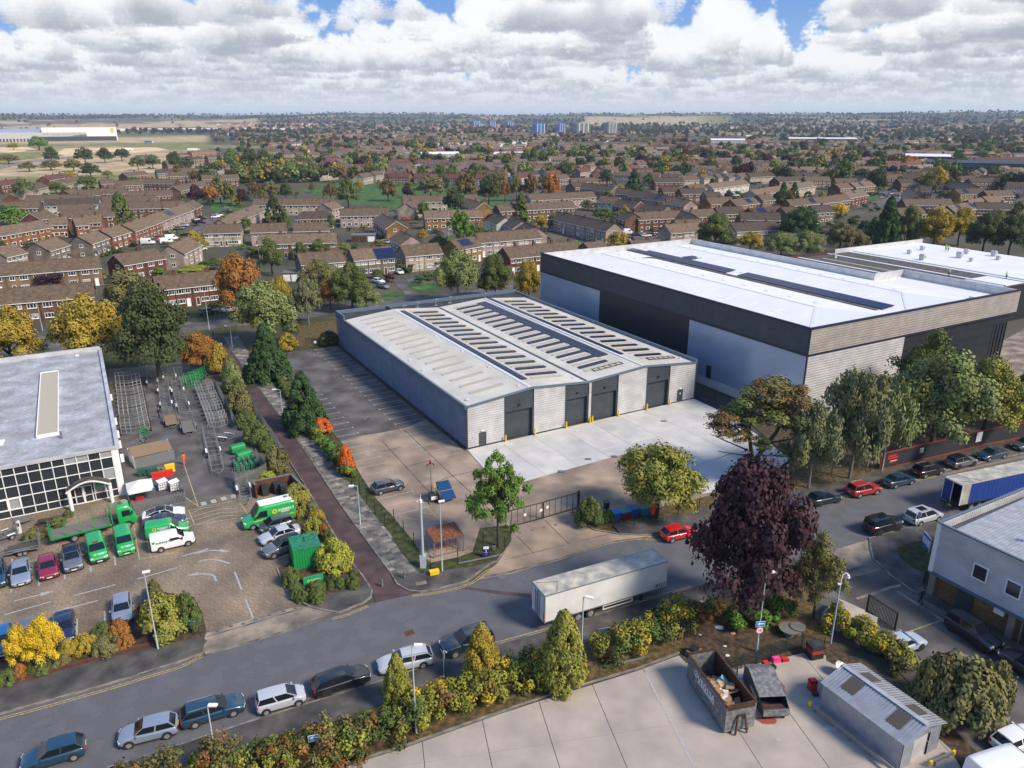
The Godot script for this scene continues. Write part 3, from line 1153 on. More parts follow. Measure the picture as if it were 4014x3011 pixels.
func build_low_warehouse():
	var o:=thing("warehouse","low grey warehouse with zigzag front, four dark roller doors and striped pale roof","warehouse",v(-6.42,0,-100.19),GT)
	var deep:=-61.0
	var line:=[[.0,6.5],[10.7,7.55],[20.8,6.72],[31.7,7.5],[42.7,6.45]]
	var top:=func(x:float)->float:
		for i in line.size()-1:
			if x<=line[i+1][0]:
				return lerpf(line[i][1],line[i+1][1],(x-line[i][0])/(line[i+1][0]-line[i][0]))
		return 6.45
	var light:=[[.0,6.1],[11.0,16.65],[20.9,21.5],[26.5,32.3],[37.0,42.7]]
	var dark:=[[6.1,11.0],[16.65,20.9],[21.5,26.5],[32.3,37.0]]
	for q in light:
		var b:=mb()
		ribs(b,q[0]+.05,q[1]-.05,.25,top.call(q[0])-.1,top.call(q[1])-.1,.36,.08)
		put("cladding_panel",b.done(),M.clad_light,o)
	for q in dark:
		var mid:float=clampf(10.7,q[0],q[1]) if q[0]<10.7 and q[1]>10.7 else (q[0]+q[1])*.5
		var b:=mb()
		b.t=turned(0,0,-.03,0)
		ribs(b,q[0]+.02,mid,4.62,top.call(q[0])-.1,top.call(mid)-.1,.33,.05)
		ribs(b,mid,q[1]-.02,4.62,top.call(mid)-.1,top.call(q[1])-.1,.33,.05)
		put("cladding_panel_dark",b.done(),M.clad_dark,o)
		b=mb()
		for k in 15:
			b.box(v((q[0]+q[1])*.5,.155+k*.302,-.42),v(q[1]-q[0]-.5,.295,.05+.012*(k % 2)))
		var door:=put("roller_door",b.done(),M.clad_dark,o)
		b=mb()
		for x in [q[0]+.13,q[1]-.13]:
			b.box(v(x,2.3,-.2),v(.24,4.6,.5))
		b.box(v((q[0]+q[1])*.5,4.55,-.22),v(q[1]-q[0]-.52,.14,.48))
		put("door_frame",b.done(),M.trim_dark,door)
		put("floodlight",mb().box(v((q[0]+q[1])*.5,5.35,.12),v(.36,.14,.3)).bar(v((q[0]+q[1])*.5,5.45,.0),v((q[0]+q[1])*.5,5.4,.2),.06,.06).done(),M.black_steel,o)
	for x in [2.45,39.5]:
		var b:=mb()
		var d:=put("door",mb().box(v(x,1.06,.06),v(.95,2.12,.07)).done(),M.clad_dark,o)
		b=mb()
		for s in [-1,1]:
			b.box(v(x+s*.53,1.1,.07),v(.1,2.2,.11))
		b.box(v(x,2.2,.07),v(.96,.1,.11))
		put("door_frame",b.done(),M.trim_dark,d)
		put("bulkhead_lamp",mb().box(v(x,2.48,.12),v(.42,.14,.12)).done(),M.white,o)
	var nb:=mb()
	put("notice",mb().box(v(39.5,1.55,.105),v(.2,.28,.015)).done(),M.white,o)
	var b:=mb()
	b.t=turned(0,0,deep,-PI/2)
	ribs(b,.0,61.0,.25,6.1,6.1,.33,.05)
	put("side_cladding",b.done(),M.clad_shade_blue,o)
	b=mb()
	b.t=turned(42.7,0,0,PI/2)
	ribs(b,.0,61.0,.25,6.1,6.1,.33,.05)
	put("side_cladding",b.done(),M.clad_shade_blue,o)
	b=mb()
	b.t=turned(42.7,0,deep,PI)
	ribs(b,.0,42.7,.25,6.9,6.9,.5,.05)
	put("side_cladding",b.done(),M.clad_shade_blue,o)
	put("shell",mb().box(v(21.35,3.2,deep*.5-.4),v(42.5,6.2,60.0)).done(),M.trim_dark,o)
	b=mb()
	b.box(v(-.02,3.2,.02),v(.22,6.3,.22))
	b.box(v(42.72,3.15,.02),v(.22,6.2,.22))
	b.box(v(-.05,.12,deep*.5),v(.1,.25,61.0))
	for q in light:
		b.box(v((q[0]+q[1])*.5,.12,.02),v(q[1]-q[0]-.1,.25,.08))
		for x in [q[0]+.02,q[1]-.02]:
			b.box(v(x,top.call(x)*.5,.03),v(.09,top.call(x)-.3,.13))
	put("trim",b.done(),M.trim_dark,o)
	b=mb()
	for i in line.size()-1:
		b.bar(v(line[i][0],line[i][1]+.02,.08),v(line[i+1][0],line[i+1][1]+.02,.08),.22,.30)
	b.bar(v(-.08,6.42,.1),v(-.08,6.42,deep-.1),.34,.55)
	put("eaves_trim",b.done(),M.trim_blue,o)
	b=mb()
	b.box(v(42.68,6.62,deep*.5),v(.36,.75,61.1))
	b.box(v(21.35,7.0,deep),v(43.1,.8,.25))
	b.box(v(.0,7.0,deep+2.6),v(.25,.9,5.2))
	b.box(v(11.0,7.0,deep+2.6),v(.2,.5,4.9))
	put("parapet",b.done(),M.trim_blue,o)
	put("gutter_deck",mb().box(v(21.3,6.55,deep+2.6),v(42.0,.3,4.9)).done(),M.roof_slate_flat,o)
	for i in 4:
		var x0:float=line[i][0]
		var x1:float=line[i+1][0]
		var y0:float=line[i][1]
		var y1:float=line[i+1][1]
		b=mb()
		b.face([v(x0,y0,-.05),v(x1,y1,-.05),v(x1,y1,deep+5.0),v(x0,y0,deep+5.0)])
		var nn:=v(-(y1-y0),x1-x0,0).normalized()
		var z:=-.5
		while z>deep+5.2:
			b.bar(v(x0+.2,y0,z)+nn*.015,v(x1-.2,y1,z)+nn*.015,.06,.03)
			z-=.5
		var sheet:=put("roof_sheet",b.done(),M.roof_cream,o)
		var slope:=v(x1-x0,y1-y0,0).normalized()
		var basis:=Basis(slope,nn,slope.cross(nn))
		var from:=.24 if i!=2 else .2
		var strip_mesh:=mini_box(v(5.6,.05,.85))
		var start:=v(x0,y0,0)+slope*((x1-x0)*from+2.8)+nn*.045
		for k in 16:
			var p:=put("rooflight",strip_mesh,M.rooflight,sheet)
			p.transform=Transform3D(basis,start+v(0,0,-4.2-k*3.25))
			if i>0 and k>0:
				for j in 5:
					var panel:=put("solar_panel",mini_box(v(1.06,.05,.96)),M.solar,sheet)
					panel.transform=Transform3D(basis,start+slope*(j-2)*1.1+nn*.13+v(0,0,-4.2-k*3.25+1.62))
	var ridge_row:=func(x:float,y:float,rise:float,across:int,count:int,z0:float):
		var slope:=v(1,rise,0).normalized()
		var nn:=v(-slope.y,slope.x,0)
		for k in count:
			for j in across:
				var p:=put("solar_panel",mini_box(v(.98,.05,1.62)),M.solar,o)
				p.transform=Transform3D(Basis(slope,nn,slope.cross(nn)),v(x,y,z0-k*1.66)+slope*j*1.02+nn*.14)
	ridge_row.call(11.7,7.48,-.082,1,30,-4.6)
	ridge_row.call(29.0,7.30,.0716,2,27,-9.0)
	ridge_row.call(32.6,7.42,-.0955,1,29,-8.0)
	b=mb()
	for x in [10.7,31.7]:
		b.box(v(x,7.56,deep*.5+2.4),v(.5,.07,55.0))
	put("ridge_cap",b.done(),M.roof_seam,o)
	put("valley_gutter",mb().box(v(20.8,6.75,deep*.5+2.4),v(.55,.05,55.0)).done(),M.trim_dark,o)
	for q in [[27.0,7.14,.076],[38.0,6.93,-.0955]]:
		var slope:=v(1,q[2],0).normalized()
		var nn:=v(-slope.y,slope.x,0)
		b=mb()
		b.t=Transform3D(Basis(slope,nn,slope.cross(nn)),v(q[0],q[1],-3.6)+nn*.1)
		for z in [-.5,.5]:
			b.box(v(0,0,z),v(5.6,.12,.12))
		for k in 6:
			b.box(v(-2.74+k*1.096,0,0),v(.12,.12,.88))
		var fr:=put("opening_light_frame",b.done(),M.timber_dark,o)
		b=mb()
		b.t=Transform3D(Basis(slope,nn,slope.cross(nn)),v(q[0],q[1],-3.6)+nn*.07)
		b.box(Vector3.ZERO,v(5.4,.06,.9))
		put("opening_light",b.done(),M.rooflight,fr)
	for q in [[21.0,7.9,-58.0],[24.6,7.9,-58.6],[16.8,7.6,-58.2],[13.4,7.5,-57.6],[33.0,7.9,-58.0]]:
		b=mb()
		b.tube(v(q[0],6.7,q[2]),v(q[0],q[1],q[2]),.16,.16,8)
		b.tube(v(q[0],q[1],q[2]),v(q[0]+.35,q[1]+.18,q[2]),.17,.17,8)
		b.tube(v(q[0]+.35,q[1]+.18,q[2]),v(q[0]+.55,q[1]-.12,q[2]),.17,.2,8)
		b.box(v(q[0],6.74,q[2]),v(.8,.08,.8))
		put("roof_vent",b.done(),M.galvanised,o)
	for q in [[1.2,6.75,-2.2],[9.6,7.5,-2.0],[9.9,7.55,-12.0],[10.0,7.55,-22.0],[10.0,7.55,-33.0],[19.6,6.92,-2.4],[41.4,6.68,-2.6],[1.0,6.7,-18.0],[1.2,6.7,-24.0]]:
		put("safety_anchor",mb().box(v(q[0],q[1],q[2]),v(.5,.1,.35)).tube(v(q[0],q[1],q[2]),v(q[0],q[1]+.28,q[2]),.05,.08,6).done(),M.roof_seam,o)
	for x in [6.0,11.05,16.6,21.0,21.45,26.5,32.25,37.0]:
		var at:Vector3=o.transform*v(x,0,.55)
		b=mb()
		b.tube(Vector3.ZERO,v(0,1.12,0),.12,.12,10,false)
		b.tube(v(0,1.12,0),v(0,1.2,0),.12,.06,10)
		var places:=["left of the leftmost roller door","right of the leftmost roller door","left of the second roller door","right of the second roller door, left of the narrow pale strip","left of the third roller door, right of the narrow pale strip","right of the third roller door","left of the rightmost roller door","right of the rightmost roller door"]
		solo("bollard",b.done(),M.yellow,"yellow bollard "+places[[6.0,11.05,16.6,21.0,21.45,26.5,32.25,37.0].find(x)],"bollard",at,.0,"yellow bollards at the warehouse doors")
func build_tall_warehouse():
	var c:=U*73.9+V*92.7
	var o:=thing("warehouse","tall grey and silver warehouse with dark top band and white hipped roof","warehouse",c,GT)
	var len_u:=77.3
	var wide:=55.6
	var hi:=15.3
	var band:=11.1
	var x_in:=45.9
	var b:=mb()
	for q in [[.0,26.0,"clad_silver_sky"],[53.5,77.3,"clad_silver_sky"],[26.0,53.5,"clad_black"]]:
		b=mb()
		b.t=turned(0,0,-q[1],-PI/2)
		ribs(b,.0,q[1]-q[0],1.6 if q[2]=="clad_silver_sky" else .3,band,band,.25,.035)
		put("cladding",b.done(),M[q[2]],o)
	b=mb()
	b.t=turned(0,0,-len_u,-PI/2)
	ribs(b,.0,len_u,band,hi,hi,.25,.035)
	put("band_cladding",b.done(),M.clad_dark,o)
	b=mb()
	ribs(b,.0,23.2,1.2,band,band,.42,.09)
	put("cladding",b.done(),M.clad_light,o)
	b=mb()
	ribs(b,.0,wide,band,hi,hi,.42,.09)
	put("band_cladding",b.done(),M.clad_taupe,o)
	for k in 7:
		for j in 6:
			var w:=30.9/7.0
			b=mb()
			b.box(v(23.2+w*(k+.5),1.0+(j+.5)*1.68,-.35),v(w-.04,1.64,.1))
			if not (j in [1,2] and k in [2,3]) and not (k==6 and j<5):
				put("dark_panel",b.done(),M.clad_black,o)
	var glazing:=func(x0:float,x1:float,y0:float,y1:float,cols:int,rows_of:int):
		var g:=mb()
		var win:=put("window",mb().box(v((x0+x1)*.5,(y0+y1)*.5,-.42),v(x1-x0,y1-y0,.06)).done(),M.pane,o)
		g=mb()
		for k in cols+1:
			g.box(v(x0+(x1-x0)*k/cols,(y0+y1)*.5,-.33),v(.1,y1-y0,.14))
		for k in rows_of+1:
			g.box(v((x0+x1)*.5,y0+(y1-y0)*k/rows_of,-.34),v(x1-x0,.1,.1))
		put("frame",g.done(),M.black_steel,win)
	glazing.call(32.05,40.85,2.7,6.0,8,2)
	glazing.call(49.8,54.0,.6,9.4,4,2)
	b=mb()
	b.t=turned(wide-1.5,0,-.3,PI/2)
	ribs(b,.0,len_u-1.0,.3,band,band,.4,.04)
	put("cladding",b.done(),M.clad_black,o)
	b=mb()
	b.t=turned(wide,0,0,PI/2)
	ribs(b,.0,23.2,band,hi,hi,.3,.05)
	put("band_cladding",b.done(),M.clad_taupe,o)
	put("plinth",mb().box(v(.05,.8,-13.0),v(.16,1.6,26.0)).box(v(.05,.8,-65.4),v(.16,1.6,23.8)).box(v(11.6,.6,.0),v(23.2,1.2,.12)).done(),M.concrete_new,o)
	put("door",mb().box(v(-.06,2.75,-20.2),v(.14,2.3,1.1)).done(),M.clad_black,o)
	put("shell",mb().box(v(wide*.5-1.0,6.4,-len_u*.5-.3),v(wide-2.6,12.8,len_u-1.4)).done(),M.trim_dark,o)
	b=mb()
	b.box(v(-.02,hi+.02,-len_u*.5),v(.34,.3,len_u+.2))
	b.box(v(wide*.5,hi+.02,.02),v(wide-.3,.3,.34))
	b.box(v(-.04,band,-len_u*.5),v(.16,.36,len_u))
	b.box(v(wide*.5,band,.05),v(wide,.34,.16))
	b.box(v(-.02,hi*.5,.02),v(.2,hi,.2))
	put("trim",b.done(),M.trim_navy,o)
	b=mb()
	b.box(v(.35,14.4,-len_u*.5),v(.3,1.6,len_u-.4))
	b.box(v(x_in*.5,14.3,-len_u+.2),v(x_in,2.0,.3))
	b.box(v(x_in,14.3,-(len_u+23.1)*.5),v(.3,2.0,len_u-23.1))
	b.box(v((x_in+wide)*.5-.3,14.3,-23.1),v(wide-x_in-.4,2.0,.3))
	b.box(v(wide-.4,14.3,-11.5),v(.3,2.0,23.0))
	b.box(v(wide*.5,14.6,-.35),v(wide-.8,1.2,.3))
	put("parapet",b.done(),M.clad_light,o)
	var e:=13.95
	var ry:=15.05
	var xa:=[.6,12.9,24.3,35.8,x_in-.2]
	for k in 2:
		var x0:float=xa[k*2]
		var xr:float=xa[k*2+1]
		var x1:float=xa[k*2+2]
		var f:=v(xr,ry,-9.9)
		var g:=v(xr,ry,-len_u+6.2)
		var slope_roof:=put("roof_slope",mb().face([v(x0,e,-.6),f,g,v(x0,e,-len_u+.4)]).face([f,v(x1,e,-.6),v(x1,e,-len_u+.4),g]).done(),M.roof_white,o)
		put("roof_hip",mb().face([v(x0,e,-.6),v(x1,e,-.6),f]).face([v(x1,e,-len_u+.4),v(x0,e,-len_u+.4),g]).done(),M.roof_seam,o)
		put("ridge_cap",mb().bar(f,g,.45,.08).bar(v(x0,e,-.6),f,.5,.08).done(),M.roof_seam,slope_roof)
		for s in 2:
			var lowx:=x0 if s==0 else x1
			var slope:=(f-v(lowx,e,-9.9)).normalized()
			var nn:=v(-slope.y,slope.x,0)*signf(slope.x)
			for i in 11:
				b=mb()
				b.t=Transform3D(Basis(slope,nn,slope.cross(nn)),v(lowx,e,-13.0-i*5.6)+slope*5.4+nn*.05)
				b.box(v(-1.3,0,0),v(2.5,.06,.9))
				b.box(v(1.3,0,0),v(2.5,.06,.9))
				put("rooflight",b.done(),M.rooflight_faint,slope_roof)
	var pm:=mini_box(v(.98,.06,1.66))
	var s2:=v(11.5,1.1,0).normalized()
	var n2:=v(-s2.y,s2.x,0)
	for k in 43:
		for j in 3:
			if k in [20,21] or (k>38 and j>1):
				continue
			var p:=put("solar_panel",pm,M.solar,o)
			p.transform=Transform3D(Basis(s2,n2,s2.cross(n2)),v(25.2,e,-6.5-k*1.7)+s2*(j*1.04)+n2*.28)
	for k in 6:
		for j in 2:
			var p:=put("solar_panel",pm,M.solar,o)
			p.transform=Transform3D(Basis(s2,n2,s2.cross(n2)),v(28.4+k*1.04,e,-58.0-j*1.7)+s2*.2+n2*.6)
	put("walkway",mb().box(v(23.6,e+.18,-36.0),v(1.3,.08,60.0)).box(v(21.0,e+.42,-64.5),v(4.0,.06,.8)).done(),M.roof_old,o)
	put("flat_deck",mb().box(v((x_in+wide)*.5-.2,13.7,-11.8),v(wide-x_in-.7,.2,22.4)).done(),M.roof_white,o)
	b=mb()
	for k in 8:
		b.tube(v(wide-1.2,13.8,-2.0-k*2.8),v(wide-1.2,14.95,-2.0-k*2.8),.03,.03,5)
	for k in 3:
		b.tube(v(wide-1.2-k*2.8,13.8,-21.8),v(wide-1.2-k*2.8,14.95,-21.8),.03,.03,5)
	b.tube(v(wide-1.2,14.9,-2.0),v(wide-1.2,14.9,-21.6),.025,.025,5)
	put("handrail",b.done(),M.galvanised,o)
	put("roof_hatch",mb().box(v(48.4,14.05,-3.2),v(3.2,.5,1.8)).done(),M.roof_white,o)
func build_far_roof():
	var at:=U*95.0+V*158.0
	var o:=thing("industrial_building","old flat roofed building under repair, half grey, half new white, behind tall warehouse","building",at,GT)
	var b:=mb()
	put("wall",mb().box(v(34.0,4.2,-24.0),v(68.0,8.4,50.0)).done(),M.clad_black,o)
	put("old_roof",mb().box(v(17.0,8.5,-24.0),v(33.9,.2,49.6)).done(),M.roof_old,o)
	put("new_roof",mb().box(v(51.0,8.52,-24.0),v(33.9,.2,49.6)).box(v(21.0,8.56,-4.0),v(24.0,.14,9.0)).done(),M.roof_white,o)
	for x in [13.0,25.0,36.0]:
		put("roof_seam",mb().box(v(x,8.75,-24.0),v(.9,.25,49.4)).done(),M.roof_white,o)
	for x in [6.0,18.5]:
		put("rooflight",mb().box(v(x,8.62,-24.0),v(.7,.1,42.0)).done(),M.rooflight,o)
	put("parapet",mb().box(v(.1,8.9,-24.0),v(.3,1.0,50.2)).box(v(14.0,8.9,-48.8),v(28.0,1.0,.3)).done(),M.rust,o)
	put("parapet",mb().box(v(48.0,9.1,-48.8),v(40.0,1.4,.3)).done(),M.clad_light,o)
	for q in [[40.0,-30.0,1.4],[52.0,-27.0,1.5],[49.0,-22.0,.9],[60.0,-30.0,1.2],[58.0,-20.0,1.0],[63.0,-24.0,1.3],[46.0,-38.0,1.0],[55.0,-40.0,1.1],[22.0,-44.0,1.0]]:
		put("roof_cowl",mb().box(v(q[0],8.6+q[2]*.4,q[1]),v(q[2]*.8,q[2]*.9,q[2])).tube(v(q[0]-q[2]*.2,8.6+q[2]*.8,q[1]-q[2]*.5),v(q[0]-q[2]*.2,8.6+q[2]*.8,q[1]+q[2]*.5),q[2]*.42,q[2]*.42,10).done(),M.clad_light,o)
	b=mb()
	for k in 10:
		b.tube(v(-.6,0,-4-k*4.4),v(-.6,10.4,-4-k*4.4),.05,.05,5)
	for y in [8.7,9.6,10.2]:
		b.bar(v(-.6,y,-2),v(-.6,y,-46),.06,.06)
	put("scaffold_rail",b.done(),M.galvanised,o)
func build_office():
	var c:=U*99.14+V*-.26
	var o:=thing("office_building","flat roofed office building with dark gridded glass front and pale felt roof","office building",c,GT)
	var hi:=6.7
	var w:=21.0
	var b:=mb()
	put("shell",mb().box(v(-w*.5-.1,3.2,-24.4),v(w-.4,6.3,47.6)).done(),M.trim_dark,o)
	var pw:=1.285
	var rows_of:=[[.12,1.05],[1.05,2.55],[2.55,4.0],[4.0,5.45],[5.45,6.4]]
	var pr:=RandomNumberGenerator.new()
	pr.seed=12
	for k in 16:
		for j in 5:
			if k in [3,4] and j<2:
				continue
			b=mb()
			b.box(v(-.75-pw*(k+.5),(rows_of[j][0]+rows_of[j][1])*.5,-.06),v(pw-.09,rows_of[j][1]-rows_of[j][0]-.09,.04))
			var blind:=pr.randf()<.16 and j>0
			put("pane",b.done(),M.pane_net if blind and pr.randf()<.4 else M.pane,o)
			if blind and j in [1,3]:
				b=mb()
				for s in [-1,1]:
					b.box(v(-.75-pw*(k+.5)+s*(pw*.5-.09),(rows_of[j][0]+rows_of[j][1])*.5,.05),v(.1,rows_of[j][1]-rows_of[j][0]-.06,.08))
					b.box(v(-.75-pw*(k+.5),(rows_of[j][0]+rows_of[j][1])*.5+s*((rows_of[j][1]-rows_of[j][0])*.5-.08),.05),v(pw-.26,.1,.08))
				put("opening_frame",b.done(),M.upvc,o)
	b=mb()
	for k in 17:
		b.box(v(-.75-pw*k,3.3,.0),v(.085,6.3,.14))
	for y in [.1,1.05,2.55,4.0,5.45,6.4]:
		b.box(v(-.75-pw*8,y,-.005),v(pw*16,.085,.12))
	put("mullions",b.done(),M.upvc,o)
	put("corner_pier",mb().box(v(-.34,3.3,-.1),v(.7,6.6,.36)).done(),M.white,o)
	b=mb()
	b.t=turned(.0,0,-.3,PI/2)
	vribs(b,.0,47.6,.1,6.3,.6,.04)
	put("side_wall",b.done(),M.clad_light,o)
	b=mb()
	b.t=turned(-w,0,-48.3,-PI/2)
	vribs(b,.0,48.0,.1,6.3,.6,.04)
	b.t=turned(.0,0,-48.35,PI)
	vribs(b,.0,w,.1,6.3,.6,.04)
	put("side_wall",b.done(),M.clad_light,o)
	for z in [-4.0,-9.0,-13.0,-18.5,-30.0]:
		put("air_conditioner",mb().box(v(.3,3.4,z),v(.4,.75,1.0)).done(),M.white,o)
	put("roof",mb().box(v(-w*.5,6.42,-24.2),v(w-.5,.16,47.8)).done(),M.roof_felt,o)
	put("roof_edge",mb().box(v(.0,6.55,-24.2),v(.5,.5,48.5)).box(v(-w*.5,6.57,.0),v(w,.4,.36)).box(v(-w*.5,6.7,-48.2),v(w,.9,.5)).done(),M.clad_light,o)
	b=mb()
	for x in [-8.75,-6.35]:
		b.box(v(x,6.72,-22.6),v(.12,.45,29.0))
	for z in [-8.1,-37.1]:
		b.box(v(-7.55,6.72,z),v(2.3,.45,.12))
	var kerb:=put("rooflight_kerb",b.done(),M.white,o)
	var lm:=mini_box(v(2.3,.1,.98))
	for k in 29:
		put("rooflight_sheet",lm,M.rooflight,kerb,v(-7.55,6.78+.015*(k % 2),-8.62-k*1.0))
	b=mb()
	for q in [[-12.5,-9.0],[-12.6,-8.0],[-12.9,-5.4],[-3.6,-46.0]]:
		b.box(v(q[0],6.62,q[1]),v(.5,.25,.45))
	put("roof_box",b.done(),M.white,o)
	put("flue",mb().tube(v(-6.0,6.5,-6.6),v(-6.0,7.4,-6.9),.1,.14,7).done(),M.lead,o)
	var can:=[]
	var b2:=mb()
	for i in 13:
		var f:=i/12.0
		var x:=-6.3+4.9*f
		var y:=2.45+1.0*sin(PI*f)
		can.append([v(x,y,.1),v(x,y,1.7)])
	for i in 12:
		b2.bar((can[i][0]+can[i][1])*.5,(can[i+1][0]+can[i+1][1])*.5,1.6,.05)
	var canopy:=put("entrance_canopy",b2.done(),M.roof_old,o)
	b2=mb()
	for i in 12:
		b2.bar(can[i][1]+v(0,.05,.03),can[i+1][1]+v(0,.05,.03),.1,.16)
	put("canopy_rim",b2.done(),M.white,canopy)
	for x in [-6.0,-1.6]:
		put("column",mb().tube(v(x,0,1.45),v(x,2.6,1.45),.22,.22,14).done(),M.white,o)
	for k in 2:
		var dr:=put("door",mb().box(v(-5.3+.98*k+.3,1.15,.0),v(.8,2.1,.05)).done(),M.pane,o)
		b2=mb()
		for s in [-1,1]:
			b2.box(v(-5.0+.98*k+s*.44,1.2,.06),v(.1,2.3,.1))
			b2.box(v(-5.0+.98*k,1.2+s*1.1,.055),v(.8,.12,.1))
		b2.tube(v(-5.0+.98*k+(.32 if k==0 else -.32),.9,.14),v(-5.0+.98*k+(.32 if k==0 else -.32),1.5,.14),.03,.03,6)
		put("door_frame",b2.done(),M.upvc,dr)
	put("entrance_sign",mb().box(v(-2.75,2.2,.1),v(.8,.55,.06)).done(),M.sign_green,o)
func build_white_building():
	var c:=U*36.5+V*68.0
	var o:=thing("industrial_building","white clad building with blue edge trims over yellow brick ground floor, right edge","building",c,GT)
	var l:=26.0
	var lo:=2.7
	var hi:=8.0
	var b:=mb()
	b.t=turned(0,0,0,-PI/2)
	ribs(b,.0,l,lo,hi,hi,.24,.03)
	put("cladding",b.done(),M.clad_light,o)
	b=mb()
	b.t=turned(15.0,0,0,PI)
	ribs(b,.0,15.0,lo,hi,hi,.24,.03)
	put("cladding",b.done(),M.clad_light,o)
	put("brick_wall",mb().box(v(7.6,1.35,l*.5),v(14.2,2.7,l-1.0)).done(),M.wall_yellow,o)
	for z in [.35,8.0,12.6,17.0]:
		put("pillar",mb().box(v(.35,1.32,z),v(.5,2.64,.6)).done(),M.concrete,o)
	for q in [[3.6,1.5],[9.6,1.2]]:
		put("door",mb().box(v(.46,1.15,q[0]),v(.12,2.3,q[1])).done(),M.clad_dark,o)
	for q in [[4.6,.9],[7.6,.9]]:
		var wn:=put("window",mb().box(v(-.02,5.0,q[0]),v(.12,1.35,1.15)).done(),M.pane,o)
		b=mb()
		for s in [-1,1]:
			b.box(v(-.06,5.0+s*.72,q[0]),v(.16,.1,1.4))
			b.box(v(-.06,5.0,q[0]+s*.64),v(.16,1.34,.1))
		put("frame",b.done(),M.white,wn)
	b=mb()
	b.box(v(-.05,lo-.08,l*.5),v(.22,.3,l))
	b.box(v(7.5,lo-.08,-.05),v(15.0,.3,.2))
	b.box(v(-.04,hi+.04,l*.5),v(.26,.14,l))
	b.box(v(7.5,hi+.04,.0),v(15.0,.14,.26))
	put("trim",b.done(),M.trim_blue,o)
	put("corner_trim",mb().box(v(-.06,(hi+lo)*.5,.12),v(.22,hi-lo,.4)).done(),M.white,o)
	put("shell",mb().box(v(7.5,4.9,l*.5),v(14.6,4.6,l-.5)).done(),M.trim_dark,o)
	b=mb()
	var z:=.9
	while z<l:
		b.face([v(.2,7.3,z),v(.2,7.3,z+.24),v(14.8,7.7,z+.24),v(14.8,7.7,z)])
		b.bar(v(.2,7.32,z+.27),v(14.8,7.72,z+.27),.07,.06)
		b.face([v(.2,7.3,z+.3),v(.2,7.3,z+.34),v(14.8,7.7,z+.34),v(14.8,7.7,z+.3)])
		z+=.34
	put("roof_sheet",b.done(),M.sheet_grey,o)
	b=mb()
	b.t=turned(.1,7.25,.25,0)
	vribs(b,.0,14.8,.0,.75,.35,.04)
	put("parapet",b.done(),M.clad_light,o)
	for q in [[5.0,6.0,1.0],[3.4,7.2,.5]]:
		put("roof_flue",mb().tube(v(q[0],7.3,q[1]),v(q[0],7.4+q[2],q[1]),.13,.13,8).tube(v(q[0],7.35+q[2],q[1]),v(q[0],7.5+q[2],q[1]),.32,.22,10).done(),M.galvanised,o)
	put("drainpipe",mb().tube(v(-.08,.1,9.0),v(-.08,2.6,9.0),.07,.07,7).done(),M.galvanised,o)
	put("air_conditioner",mb().box(v(.3,2.1,6.8),v(.35,.7,.9)).done(),M.white,o)
